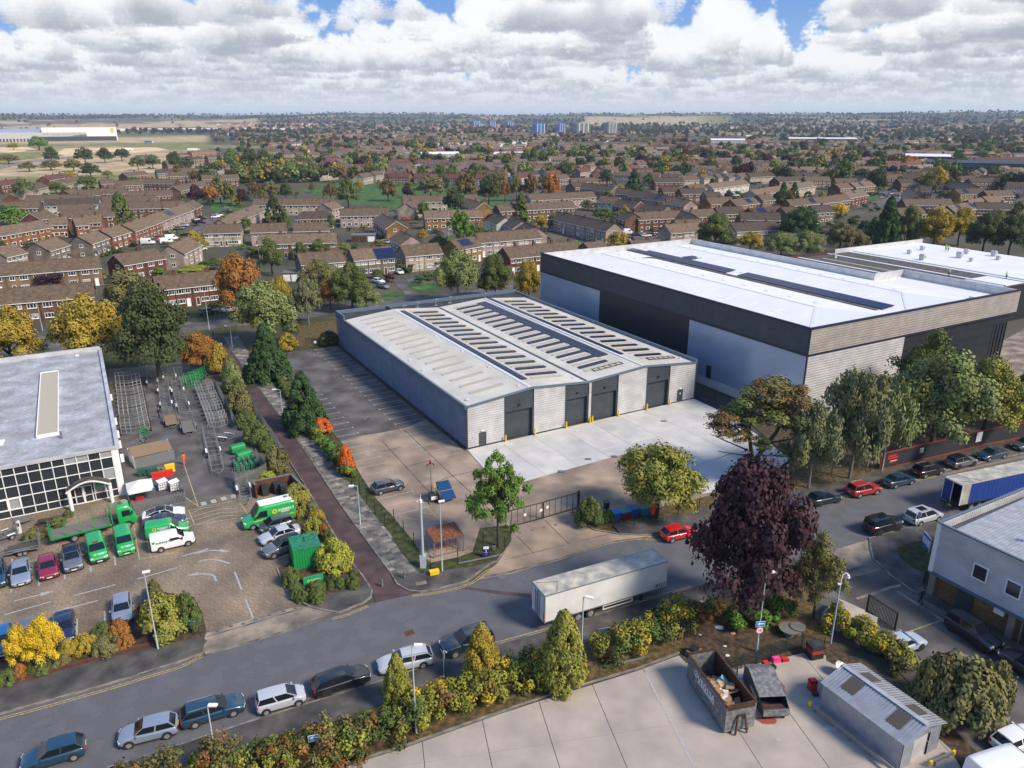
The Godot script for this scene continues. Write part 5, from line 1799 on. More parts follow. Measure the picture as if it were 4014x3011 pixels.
	for q in [[g(-9.5,-58.9),"reddish manhole cover in the road"],[g(34.8,-76.2),"manhole cover in the road right of the purple tree"],[g(-1,-68),"dark gully grate at the road's far kerb"],[g(-16.2,-50.2),"rusty gully grate beside the silver car"]]:
		var mb:=mb()
		mb.t=turned(q[0].x,.012,q[0].z,GT)
		mb.box(Vector3.ZERO,v(.85,.02,.7))
		struct("road_cover",mb.done(),M.brick_low if q[1].begins_with("r") else M.lead,q[1])
	var foot:=shifted(kerb_s.slice(0,10),2.7)
	foot.reverse()
	ground_piece("near_footway",flat2(kerb_s.slice(0,10)+foot),.09,M.asphalt_old,"dark tarmac footway along the near side of the road",.2)
	ground_piece("dry_verge",flat2(shifted(kerb_s.slice(0,10),2.7))+[w(28.9,-62),w(29.2,-58),w(27.9,-55.8),w(25.8,-56.1),w(21.9,-54.8),w(18.9,-54.4),w(15.2,-54.8),w(14.9,-55.9),w(10.9,-53.9),w(3.4,-50.7),w(-.9,-48.8),w(-7.9,-45.4),w(-12.7,-43.4),w(-19.3,-39.3),w(-34.8,-28.1)],.05,M.grass_dry,"dry grass verge with hedge between the road and the concrete yard")
	var yard_line:=[w(-19.2,-39.1),w(-12.6,-43.3),w(-7.9,-45.3),w(-.9,-48.7),w(3.4,-50.6),w(10.8,-53.7),w(14.8,-55.7),w(15.2,-54.7),w(18.9,-54.4),w(21.9,-54.7),w(25.8,-56),w(27.9,-55.7),w(28.3,-53.5),w(33.2,-45.3),w(34.5,-41.8),w(33.5,-37.4),w(-16.3,-30.8)]
	var yard:=ground_piece("south_yard",yard_line,.0,M.joint,"weathered pale concrete yard with skips at the bottom")
	slab_grid("yard_slab",PackedVector2Array(yard_line),w(11.4,-53.5),Vector2(.981,-.19),4.85,6.1,Rect2i(-9,-3,20,8),.025,.06,[M.concrete_grey,M.concrete_grey,M.concrete_grey],yard)
	struct("kerb",wall_strip([g(-19.27,-39.3),g(-12.68,-43.45),g(-7.89,-45.52),g(-.9,-48.9),g(3.4,-50.9),g(10.9,-54),g(14.9,-56)],.16,.0,.17),M.kerb,"mossy kerb between the dry verge and the concrete yard")
	put("white_line",strip([g(11.4,-53.5),g(13.39,-43.39),g(13.81,-41.18)],.16,.074),M.paint,yard)
	ground_piece("debris_earth",[w(14.8,-55.6),w(16,-58.8),w(19.1,-60.4),w(22.9,-59.3),w(27.4,-60.4),w(27.5,-57.4),w(25.6,-56),w(21.5,-54.9),w(18.7,-53.9),w(17.8,-55.3)],.075,M.earth,"bare earth scattered with litter behind the skips")
	ground_piece("shed_strip",[w(28.1,-56.8),w(28.9,-56.8),w(30.9,-54.5),w(34.3,-47.3),w(35,-44.4),w(34.8,-43),w(32.8,-43),w(33.1,-45),w(30.6,-53.9),w(28.6,-53.9),w(27.6,-55)],.085,M.earth,"brown earth strip behind the metal shed")
	var fy:Node3D=get_node("depot_yard")
	for q in [[g(-49.1,-63.8),g(-47.1,-64.9)],[g(-43.1,-62.6),g(-40.9,-63.9)],[g(-48.7,-61.6),g(-45.4,-63.7)],[g(-43.7,-64.7),g(-40.5,-66.6)],[g(-38.7,-67.6),g(-35.5,-69.7)],[g(-35.9,-71.9),g(-33.6,-73.5)],[g(-29.1,-68.9),g(-27.3,-65.7)],[g(-26.4,-64.1),g(-24.6,-61)],[g(-41.4,-61),g(-39.9,-58.2)],[g(-39.4,-62.2),g(-38.4,-60.4)],[g(-54,-71.4),g(-53.2,-70.1)],[g(-51.1,-66.7),g(-50.3,-65.2)],[g(-50.6,-70.4),g(-48.2,-66.4)],[g(-48.5,-71.5),g(-46.2,-67.6)],[g(-46.3,-72.6),g(-44.2,-68.9)],[g(-44.4,-74),g(-42.2,-70.1)],[g(-39.6,-79.9),g(-38.5,-80.3)],[g(-37.7,-78.1),g(-37.3,-78.4)],[g(-38.8,-80),g(-38.4,-80.3)],[g(-37.7,-78.2),g(-37.3,-78.4)],[g(-26,-79.6),g(-25.7,-79.7)],[g(-24.8,-77.7),g(-24.5,-77.8)],[g(-25.4,-71.6),g(-24.5,-72.2)],[g(-34.7,-72.4),g(-33.4,-73.1)]]:
		put("white_line",strip(q,.16,.012),M.paint,fy)
	for q in [[g(-47.3,-65.2),g(-46.1,-65.5),g(-47,-64.6)],[g(-44.1,-61.9),g(-43.2,-62.9),g(-42.9,-62.4)],[g(-32.3,-73.4),g(-30.9,-72.9),g(-32,-72.8)],[g(-33.9,-68.2),g(-32.9,-68.9),g(-32.8,-68.3)]]:
		var ab:=mb()
		ab.prism(PackedVector2Array(flat2(q)),.0,.014,false)
		put("arrow_head",ab.done(),M.paint,fy)
	for q in [[g(-34.8,-72.5),g(-34,-73),g(-33.1,-73.1),g(-32,-73.1)],[g(-33.7,-70.8),g(-33,-71.2),g(-31.8,-71.2),g(-30.2,-70.5)],[g(-32.9,-68.5),g(-31.9,-68.5),g(-31.1,-68.2),g(-30.4,-67.2)]]:
		put("white_line",strip(smooth_curve(q,6),.24,.012),M.paint,fy)
	for q in [[g(-45.1,-79.1),g(-44.6,-79.2),g(-42.9,-76.1)],[g(-42.9,-76.1),g(-40.2,-71.3),g(-37.1,-72.7)],[g(-43.4,-79.3),g(-39.3,-71.9)],[g(-40.1,-73.6),g(-38.4,-72.6)],[g(-53.6,-69.9),g(-49.4,-72.2),g(-46.7,-73.6),g(-44.5,-75.1)],[g(-53,-68.9),g(-50.1,-70.5),g(-46.4,-72.7),g(-44.2,-74)],[g(-39.3,-82.2),g(-37.1,-78.6),g(-32.8,-80.3)],[g(-39.3,-82.2),g(-35.8,-83.5)],[g(-38.8,-81.4),g(-37.7,-82.7),g(-35.8,-83.5)],[g(-38.2,-80.6),g(-35.6,-82.5),g(-33.7,-82.7)],[g(-37.7,-79.7),g(-35.3,-81.6),g(-33.1,-81.8)],[g(-37.1,-78.6),g(-34.8,-80.8),g(-32.2,-81)],[g(-34.3,-85),g(-31.8,-81.3)],[g(-45.2,-95.3),g(-38.4,-83)],[g(-38.4,-83),g(-34.3,-84.6)],[g(-43.5,-87.8),g(-38.4,-83.1)]]:
		put("yellow_line",strip(q,.11,.014),M.paint_cream,fy)
	for q in [g(-38.1,-83.9),g(-37.1,-84.5),g(-36.1,-85.2),g(-35.1,-85.8)]:
		var zb:=mb()
		zb.t=turned(q.x,.016,q.z,GT+.05)
		zb.box(Vector3.ZERO,v(.62,.006,.95))
		put("crossing_block",zb.done(),M.paint,fy)
	var gy:Node3D=get_node("depot_crossing")
	for q in [g(-27.3,-59.1),g(-26.3,-59.8),g(-25.3,-60.2),g(-24.3,-60.8),g(-23.2,-61.5),g(-22,-62.1),g(-21,-62.6)]:
		var zb:=mb()
		put("anchor_block",mb().box(v(q.x,.05,q.z),v(.28,.1,.2)).done(),M.lead,gy)
	put("setts",strip([g(-28.1,-58.3),g(-24.8,-60.1),g(-20.4,-62.6)],.22,.018),M.slab_b,gy)
	put("setts",strip([g(-27.2,-55.8),g(-23.3,-57.8),g(-19.3,-60.2),g(-16.8,-62)],.3,.019),M.slab_b,gy)
	var gg:Node3D=get_node("gate_crossing")
	put("setts",strip([g(-2.8,-68),g(-.2,-68.9),g(5.3,-71.5),g(11.2,-74.9),g(15.5,-75.9)],.3,.019),M.slab_b,gg)
	put("setts",strip([g(-.8,-71.2),g(-.2,-71.5),g(6.4,-74.5),g(10.9,-76.5)],.14,.018),M.slab_b,gg)
	put("slab_joint",strip([g(3.9,-79.7),g(6.4,-74.4)],.1,.018),M.joint,gg)
	put("slab_joint",strip([g(.6,-76.1),g(2.4,-72.5)],.1,.018),M.joint,gg)
	var rd:Node3D=get_node("right_depot_yard")
	put("concrete_band",strip([g(34.3,-68),g(38.8,-69.7)],.9,.010),M.concrete,rd)
	put("concrete_band",strip([g(35,-69.9),g(38.9,-71.3)],.35,.010),M.concrete,rd)
	put("concrete_band",strip([g(34.2,-64.2),g(38.4,-66.1),g(39.7,-66.5)],.35,.010),M.concrete,rd)
	put("concrete_band",strip([g(38.7,-65.5),g(40.9,-60.7),g(41.8,-57.4)],.35,.012),M.concrete,rd)
	put("yellow_line",strip([g(36.7,-59),g(40.6,-60.7)],.12,.014),M.paint_yellow,rd)
	for q in [[g(20.1,-48),.9,.5,"red"],[g(22.5,-51.8),.35,1.1,"rust"]]:
		var sb:=mb()
		var pts:=PackedVector2Array()
		for i in 14:
			var g:=TAU*i/14
			pts.append(Vector2(q[0].x+cos(g)*q[1]*rng.randf_range(.6,1.1),q[0].z+sin(g)*q[2]*rng.randf_range(.6,1.1)))
		sb.prism(pts,.0,.078,false)
		put("stain",sb.done(),M.stain_red if q[3]=="red" else M.stain_rust,yard)
	for q in [[g(24.8,-47.2),.75,.35],[g(20.4,-46),.22,.18]]:
		var sb:=mb()
		var pts:=PackedVector2Array()
		for i in 14:
			var g:=TAU*i/14
			pts.append(Vector2(q[0].x+cos(g)*q[1]*rng.randf_range(.6,1.1),q[0].z+sin(g)*q[2]*rng.randf_range(.6,1.1)))
		sb.prism(pts,.0,.078,false)
		put("spilt_paint",sb.done(),M.paint,yard)
func _thin_parts(o:Node,called:String,most:int):
	var list:=o.get_children().filter(func(n): return n.name.begins_with(called))
	list.sort_custom(func(a,b): return a.mesh.get_aabb().get_center().z>b.mesh.get_aabb().get_center().z)
	var st:={}
	for i in range(most,list.size()):
		var n:MeshInstance3D=list[i]
		if not st.has(n.material_override):
			st[n.material_override]=SurfaceTool.new()
		st[n.material_override].append_from(n.mesh,0,Transform3D.IDENTITY)
		o.remove_child(n)
		n.free()
	for m in st:
		put("far_paving",st[m].commit(),m,o).set_meta("kind","stuff")
func land_height(x:float,z:float)->float:
	var d:=sqrt(x*x+z*z)
	var s:=smoothstep(2300.0,6600.0,d)
	return s*(66.0+22.0*land_noise.get_noise_2d(x,z)+30.0*land_noise.get_noise_2d(x*.3,700.0))+smoothstep(1500,3000,d)*6.0*land_noise.get_noise_2d(x*2.0,z*2.0)
var land_noise:=FastNoiseLite.new()
func land_colour(x:float,z:float)->Color:
	var d:=sqrt(x*x+z*z)
	var bearing:=2007.0+3161.0*x/maxf(-z,1.0) if z<.0 else -9999.0
	var n:=land_noise.get_noise_2d(x*1.3+900,z*1.3)
	var town:=Color(.075,.080,.042).lerp(Color(.11,.10,.07),clampf(n*1.4+.4,0,1))
	var sunlit_straw:=Color(.62,.48,.27)  # extra sunshine on far fields is put into this bright colour
	var meadow:=Color(.24,.25,.07)
	var wood:=Color(.045,.062,.035)
	if d<560.0:
		return town
	if bearing<820 and d<2400.0:
		if d<760.0:
			return meadow.lerp(town,clampf((bearing-600.0)/200.0,0,1)) if bearing<800 else town
		return sunlit_straw.lerp(meadow,clampf(n*2.0+.35,0,1))
	if d<2300.0:
		return town
	if bearing<1000 and d>2900.0 and d<4700.0:
		return sunlit_straw if n>-.12 else Color(.20,.135,.085)
	if bearing>2290 and bearing<2860 and d>3700.0 and d<5400.0:
		return sunlit_straw.lerp(meadow,smoothstep(2680.0,2820.0,bearing))
	if d>3200.0 and n>.30:
		return sunlit_straw.lerp(meadow,clampf(land_noise.get_noise_2d(z,x)*2.0+.5,0,1))
	return wood.lerp(meadow,clampf(n*1.2+.22,0,.6))
func lamp(at:Vector3,h:float,label:String,arm:=Vector3.ZERO,group:="street lamps"):
	var o:=thing("street_lamp",label,"street lamp",at,.0,group)
	var b:=mb()
	b.tube(Vector3.ZERO,v(0,1.5,0),.10,.095,8)
	b.tube(v(0,1.5,0),v(0,h,0),.065,.045,8)
	if arm.length()>.1:
		b.tube(v(0,h-.05,0),v(arm.x,h+.1,arm.z),.04,.035,6)
	put("pole",b.done(),M.post_grey,o)
	b=mb()
	b.t=turned(arm.x,h+.08,arm.z,yaw_of(Vector3.ZERO,arm) if arm.length()>.1 else .4)
	b.box(v(.18,0,0),v(.62,.12,.26))
	b.box(v(.2,-.07,0),v(.4,.04,.2))
	put("lamp_head",b.done(),M.white,o)
func post_fence(called:String,line:Array,h:float,gap:float,label:String,m:Material,wires:=true):
	var o:=thing(called,label,"fence",line[0])
	var pm:=mb()
	pm.box(v(0,h*.5,0),v(.07,h,.07))
	var mesh:=pm.done()
	var w:=mb()
	for i in line.size()-1:
		var a:Vector3=line[i]-line[0]
		var e:Vector3=line[i+1]-line[0]
		var n:=maxi(1,roundi(a.distance_to(e)/gap))
		for k in n+(1 if i==line.size()-2 else 0):
			put("post",mesh,m,o,a.lerp(e,float(k)/n),yaw_of(a,e))
		for y in [.05,.5,.95,1.4,1.75]:
			if y<h:
				w.bar(a+v(0,y,0),e+v(0,y,0),.008,.008)
	if wires:
		put("wire",w.done(),m,o)
func palisade(line:Array,h:float,label:String,m:Material,gap:=.155):
	var o:=thing("palisade_fence",label,"fence",line[0])
	var pm:=mb()
	pm.box(v(0,h*.5-.06,0),v(.07,h-.12,.025))
	pm.face([v(-.035,h-.12,.013),v(.035,h-.12,.013),v(.0,h,.013)])
	pm.face([v(.035,h-.12,-.013),v(-.035,h-.12,-.013),v(.0,h,-.013)])
	var mesh:=pm.done()
	var rails:=mb()
	var made:=0
	var rest:=mb()
	for i in line.size()-1:
		var a:Vector3=line[i]-line[0]
		var e:Vector3=line[i+1]-line[0]
		var n:=maxi(1,roundi(a.distance_to(e)/gap))
		for k in n:
			if made<290:
				put("pale",mesh,m,o,a.lerp(e,(k+.5)/n),yaw_of(a,e))
				made+=1
			else:
				rest.t=Transform3D(Basis(Vector3.UP,yaw_of(a,e)),a.lerp(e,(k+.5)/n))
				rest.box(v(0,h*.5,0),v(.07,h,.025))
		for y in [.35,h-.4]:
			rails.bar(a+v(0,y,0),e+v(0,y,0),.05,.05)
	put("rail",rails.done(),m,o)
	if rest.vs.size():
		put("pales",rest.done(),m,o).set_meta("kind","stuff")
func gate(called:String,a:Vector3,b:Vector3,h:float,label:String,bars:int,m:Material,mesh_fill:bool)->Node3D:
	var o:=thing(called,label,"gate",a,yaw_of(a,b))
	var l:=a.distance_to(b)
	var f:=mb()
	for y in [.12,h]:
		f.box(v(l*.5,y,0),v(l,.09,.08))
	f.box(v(.04,h*.5,0),v(.1,h,.1))
	f.box(v(l-.04,h*.5,0),v(.1,h,.1))
	put("frame",f.done(),m,o)
	var bm:=mini_box(v(.05,h-.15,.04))
	for k in range(1,bars):
		put("bar",bm,m,o,v(l*k/bars,h*.5+.05,0))
	if mesh_fill:
		f=mb()
		var y:=.25
		while y<h:
			f.bar(v(0,y,0),v(l,y,0),.012,.012)
			y+=.2
		put("wire",f.done(),m,o)
	return o
func sign_board(called:String,at:Vector3,turn:float,size:Vector2,lift:float,m:Material,label:String,texts:Array,frame:=true)->Node3D:
	var o:=thing(called,label,"sign",at,turn)
	put("board",mini_box(v(size.x,size.y,.12)),m,o,v(0,lift+size.y*.5,0))
	if lift>.1:
		var b:=mb()
		for s in [-1,1]:
			b.box(v(s*size.x*.35,(lift+size.y*.5)*.5,-.09),v(.06,lift+size.y*.5,.06))
		put("post",b.done(),M.post_grey,o)
	for t in texts:
		lettering(o,t[0],v(t[1],lift+t[2],.066),Basis.IDENTITY,t[3],t[4])
	return o
func bin(kind:String,at:Vector3,turn:float,m:Material,lid:Material,label:String,group:=""):
	var big:=kind=="skip_bin"
	var o:=thing("wheelie_bin",label,"bin",at,turn,group)
	var s:=v(1.25,1.05,.95) if big else v(.56,.95,.6)
	var b:=mb()
	var lo:=s*.42
	var hi:=s*.5
	var y0:=.14
	var y1:=s.y
	var p:=[v(-lo.x,y0,lo.z),v(lo.x,y0,lo.z),v(lo.x,y0,-lo.z),v(-lo.x,y0,-lo.z)]
	var q:=[v(-hi.x,y1,hi.z),v(hi.x,y1,hi.z),v(hi.x,y1,-hi.z),v(-hi.x,y1,-hi.z)]
	for i in 4:
		b.face([p[i],p[(i+1) % 4],q[(i+1) % 4],q[i]])
	b.face([p[3],p[2],p[1],p[0]])
	put("body",b.done(),m,o)
	b=mb()
	b.t=Transform3D(Basis(Vector3.RIGHT,.12),v(0,y1+.05,0))
	b.box(Vector3.ZERO,v(s.x+.08,.09,s.z+.08))
	put("lid",b.done(),lid,o)
	b=mb()
	for x in [-1,1]:
		b.tube(v(x*lo.x-.04,.12,-lo.z),v(x*lo.x+.04,.12,-lo.z),.12,.12,8)
		if big:
			b.tube(v(x*lo.x-.04,.12,lo.z),v(x*lo.x+.04,.12,lo.z),.12,.12,8)
	put("wheel",b.done(),M.tyre,o)
func person_mesh(bones:Array,cell:float)->ArrayMesh:
	var lo:=Vector3.ONE*99
	var hi:=-lo
	for q in bones:
		for k in 2:
			lo=lo.min(q[k]-Vector3.ONE*(q[2+k]+.06))
			hi=hi.max(q[k]+Vector3.ONE*(q[2+k]+.06))
	var nx:=int((hi.x-lo.x)/cell)+2
	var ny:=int((hi.y-lo.y)/cell)+2
	var nz:=int((hi.z-lo.z)/cell)+2
	var f:=PackedFloat32Array()
	f.resize(nx*ny*nz)
	f.fill(1.0)
	for q in bones:
		var a:Vector3=q[0]
		var e:Vector3=q[1]
		var ra:float=q[2]
		var rb:float=q[3]
		var m:float=maxf(ra,rb)+cell*3.0
		var i0:=((a.min(e)-Vector3.ONE*m)-lo)/cell
		var i1:=((a.max(e)+Vector3.ONE*m)-lo)/cell
		var ab:=e-a
		var l2:=maxf(ab.length_squared(),1e-6)
		for z in range(maxi(0,int(i0.z)),mini(nz,int(i1.z)+1)):
			for y in range(maxi(0,int(i0.y)),mini(ny,int(i1.y)+1)):
				for x in range(maxi(0,int(i0.x)),mini(nx,int(i1.x)+1)):
					var p:=lo+v(x,y,z)*cell
					var t:=clampf((p-a).dot(ab)/l2,0,1)
					var d:=(p-a-ab*t).length()-lerpf(ra,rb,t)
					var k:=x+nx*(y+ny*z)
					var h:=maxf(.05-absf(f[k]-d),.0)/.05
					f[k]=minf(f[k],d)-h*h*.05*.25
	var b:=mb()
	var id:={}
	var at:=func(x:int,y:int,z:int)->float:return f[x+nx*(y+ny*z)]
	for z in nz-1:
		for y in ny-1:
			for x in nx-1:
				var k:=x+nx*(y+ny*z)
				var mask:=0
				var sum:=.0
				for c in 8:
					if f[k+(c & 1)+nx*(((c >> 1) & 1)+ny*(c >> 2))]<0:
						mask+=1
				if mask==0 or mask==8:
					continue
				var pt:=Vector3.ZERO
				var cnt:=0
				for e in [[0,1],[2,3],[4,5],[6,7],[0,2],[1,3],[4,6],[5,7],[0,4],[1,5],[2,6],[3,7]]:
					var pa:=v(e[0] & 1,(e[0] >> 1) & 1,e[0] >> 2)
					var pb:=v(e[1] & 1,(e[1] >> 1) & 1,e[1] >> 2)
					var va:=f[k+int(pa.x)+nx*(int(pa.y)+ny*int(pa.z))]
					var vb:=f[k+int(pb.x)+nx*(int(pb.y)+ny*int(pb.z))]
					if (va<0)!=(vb<0):
						pt+=pa.lerp(pb,va/(va-vb))
						cnt+=1
				var p:=lo+(v(x,y,z)+pt/cnt)*cell
				id[k]=b.vs.size()
				b.vs.append(p)
				b.n.append(v(f[k+1]-f[k],f[k+nx]-f[k],f[k+nx*ny]-f[k]).normalized())
				var best:=9.0
				var col:=Color.WHITE
				for q in bones:
					var ab:Vector3=q[1]-q[0]
					var t:=clampf((p-q[0]).dot(ab)/maxf(ab.length_squared(),1e-6),0,1)
					var d:float=(p-q[0]-ab*t).length()-lerpf(q[2],q[3],t)
					if d<best:
						best=d
						col=q[4]
				b.c.append(col)
				b.uv.append(Vector2.ZERO)
	var step:=[1,nx,nx*ny]
	for k in id:
		for axis in 3:
			var u:int=step[(axis+1) % 3]
			var w:int=step[(axis+2) % 3]
			var neg:=f[k]<0
			if neg==(f[k+step[axis]]<0):
				continue
			if id.has(k-u) and id.has(k-w) and id.has(k-u-w):
				var q:=[id[k],id[k-u],id[k-u-w],id[k-w]]
				if neg:
					q.reverse()
				b.ix.append_array([q[0],q[1],q[2],q[0],q[2],q[3]])
	return b.done()
func person(at:Vector3,turn:float,pose:String,top:Color,legs:Color,label:String,hair:=Color(.03,.02,.015),group:=""):
	var skin:=Color(.42,.25,.17)
	var shoe:=Color(.02,.02,.02)
	var stride:=.24 if pose=="walk" else .04
	var bend:=.55 if pose=="bend" else .0
	var hip:=v(0,.92,0)
	var chest:=hip+v(sin(bend)*.42,cos(bend)*.42,0)
	var neck:=hip+v(sin(bend)*.56,cos(bend)*.56,0)
	var head:=neck+v(sin(bend)*.15+.03,cos(bend)*.15,0)
	var bones:=[[hip,chest,.135,.15,top],[chest+v(0,.04,.09),chest+v(0,.04,-.09),.12,.12,top],[hip+v(0,-.02,.06),hip+v(0,-.02,-.06),.125,.125,legs],
		[neck-v(0,.05,0),head,.055,.06,skin],[head-v(.005,.0,0),head+v(.0,.09,0),.085,.095,skin],[head+v(-.03,.06,0),head+v(-.02,.125,0),.09,.085,hair],[head+v(.08,.03,0),head+v(.105,.02,0),.018,.015,skin]]
	for s in [-1,1]:
		var fwd:float=stride*s
		var knee:=v(fwd*.55+.05,.49,s*.10)
		var foot:=v(fwd-(.06 if fwd<0 else .0),.09,s*.10)
		bones.append([hip+v(0,-.06,s*.09),knee,.095,.065,legs])
		bones.append([knee,foot,.065,.045,legs])
		bones.append([foot+v(-.03,-.035,0),foot+v(.16,-.045,s*.015),.045,.038,shoe])
		var sh:=neck+v(-.01,-.07,s*.19)
		var elbow:=sh+v(-fwd*.5+.02+bend*.2,-.28,s*.05)
		var hand:=elbow+v(.12-fwd*.3,-.22,-s*.01)
		bones.append([sh,elbow,.06,.047,top])
		bones.append([elbow,hand,.045,.033,top])
		bones.append([hand,hand+v(.03,-.09,0),.034,.028,skin])
		for k in 4:
			bones.append([hand+v(.03,-.09,(k-1.5)*.018),hand+v(.05,-.165+absf(k-1.5)*.012,(k-1.5)*.019),.0105,.0085,skin])
		bones.append([hand+v(.03,-.04,-s*.02),hand+v(.075,-.10,-s*.03),.011,.009,skin])
	var o:=thing("person",label,"person",at,turn,group)
	put("body",person_mesh(bones,.032),M.people,o)
func axle_wheels(o:Node3D,x:float,half:float,r:float):
	var d:=wheel_set(r)
	for z in [-1,1]:
		add_wheel(o,d,v(x,r,z*half),M.rim)
		var b:=mb()
		for i in 6:
			var g0:=PI*(.08+.84*i/6)
			var g1:=PI*(.08+.84*(i+1)/6)
			b.bar(v(x+cos(g0)*(r+.1),r+sin(g0)*(r+.1),z*half),v(x+cos(g1)*(r+.1),r+sin(g1)*(r+.1),z*half),.34,.03)
		put("mudguard",b.done(),M.car_trim,o)
func box_trailer():
	var r:=v(3,1.1,-58.9)
	var f:=v(15.3,1.1,-64.7)
	r.y=0
	f.y=0
	var l:=13.6
	var turn:=yaw_of(r,f)
	var dirn:=(f-r).normalized()
	var side:=dirn.cross(Vector3.UP)
	var o:=thing("semi_trailer","long white box semi trailer parked without its lorry","trailer",r-side*1.27,turn)
	o.position.y=.004
	var b:=mb()
	put("box",mb().box(v(l*.5,2.52,0),v(l,2.84,2.54)).done(),M.trailer_white,o)
	put("roof",mb().box(v(l*.5,3.96,0),v(l-.06,.05,2.48)).done(),M.trailer_roof,o)
	b=mb()
	for z in [-1,1]:
		b.box(v(l*.5,3.95,z*1.27),v(l+.02,.1,.06))
		b.box(v(l*.5,1.12,z*1.275),v(l,.1,.05))
		b.box(v(.0,2.5,z*1.25),v(.1,2.95,.12))
	b.box(v(l,3.95,0),v(.07,.1,2.5))
	b.box(v(.0,3.95,0),v(.1,.12,2.4))
	b.box(v(.0,1.08,0),v(.12,.18,2.4))
	put("edge_rail",b.done(),M.galvanised,o)
	for z in [-1,1]:
		var dr:=put("rear_door",mb().box(v(-.05,2.5,z*.61),v(.06,2.66,1.14)).done(),M.trailer_white,o)
		b=mb()
		for k in 2:
			b.tube(v(-.11,1.2,z*(.12+k*.32)),v(-.11,3.8,z*(.12+k*.32)),.025,.025,6)
		put("lock_rod",b.done(),M.car_trim,dr)
		cube("tail_light",.06,.75,.14,M.tail_lamp,o,-.07,1.75,z*1.24)
	put("roof_strap",mb().bar(v(.2,4.0,-.95),v(2.1,4.0,-.25),.05,.04).bar(v(2.1,4.0,-.25),v(1.3,4.0,1.15),.05,.04).done(),M.timber_grey,o)
	b=mb()
	for z in [-.5,.5]:
		b.box(v(l*.5,.92,z),v(l-.3,.3,.12))
	b.box(v(.2,.72,0),v(.14,.14,2.3))
	put("chassis",b.done(),M.car_trim,o)
	for x in [2.3,3.65,5.0]:
		axle_wheels(o,x,1.08,.5)
	for z in [-1,1]:
		b=mb()
		for y in [.55,.92]:
			b.box(v(8.0,y,z*1.2),v(3.4,.1,.05))
		for x in [6.35,9.65]:
			b.box(v(x,.74,z*1.2),v(.1,.46,.06))
		put("side_guard",b.done(),M.trailer_white,o)
		put("landing_leg",mb().box(v(11.0,.55,z*.8),v(.14,1.0,.14)).box(v(11.0,.04,z*.8),v(.34,.07,.34)).done(),M.car_trim,o)
	lettering(o,"BT27",v(l-.75,1.45,1.277),Basis.IDENTITY,.42,M.black_steel)
func curtain_trailer():
	var r:=g(54.6,-81.5)
	var f:=g(64,-85)
	var turn:=yaw_of(r,f)
	var side:=(f-r).normalized().cross(Vector3.UP)
	var o:=thing("semi_trailer","blue curtain sided semi trailer with white roof and one rear door open","trailer",r-side*1.27-(f-r).normalized()*1.2,turn)
	o.position.y=.004
	var l:=13.6
	var b:=mb()
	put("deck",mb().box(v(l*.5,1.22,0),v(l,.18,2.5)).done(),M.car_trim,o)
	for z in [-1,1]:
		b=mb()
		var x:=1.3
		while x<l-.05:
			var w:=minf(.34,l-x)
			b.box(v(x+w*.5,2.55,z*(1.25+.012*(int(x*3.0) % 2))),v(w,2.55,.03))
			x+=w
		put("curtain",b.done(),M.curtain_blue,o)
		put("side_panel",mb().box(v(.65,2.55,z*1.25),v(1.3,2.6,.05)).done(),M.trailer_roof,o)
		b=mb()
		for k in 22:
			b.box(v(1.5+k*.56,1.16,z*1.285),v(.05,.24,.02))
		put("strap",b.done(),M.car_trim,o)
	put("roof",mb().box(v(l*.5,3.9,0),v(l+.04,.1,2.56)).done(),M.trailer_roof,o)
	put("roof_seam",mb().bar(v(.1,3.97,.1),v(1.7,3.97,1.2),.05,.03).bar(v(1.5,3.97,-1.2),v(3.0,3.97,1.2),.03,.03).done(),M.timber_grey,o)
	put("front_wall",mb().box(v(l-.03,2.55,0),v(.06,2.6,2.46)).done(),M.trailer_white,o)
	put("rear_door",mb().box(v(-.03,2.55,-.62),v(.06,2.5,1.16)).done(),M.curtain_blue,o)
	b=mb()
	for z in [-1.24,-.02,1.24]:
		b.box(v(-.04,2.55,z),v(.1,2.64,.08))
	b.box(v(-.04,3.85,0),v(.1,.12,2.4))
	put("rear_frame",b.done(),M.trailer_white,o)
	b=mb()
	b.box(v(-.1,.8,0),v(.12,.2,2.4))
	for z in [-.5,.5]:
		b.box(v(l*.5,.98,z),v(l-.3,.28,.12))
	put("chassis",b.done(),M.car_trim,o)
	cube("number_plate",.03,.16,.5,M.plate_yellow,o,-.2,.82,.1)
	for x in [2.2,3.5,4.8]:
		axle_wheels(o,x,1.08,.5)
	for z in [-1,1]:
		b=mb()
		for y in [.55,.85]:
			b.box(v(7.6,y,z*1.2),v(3.4,.1,.05))
		put("side_guard",b.done(),M.galvanised,o)
	axle_wheels(o,11.4,1.08,.5)
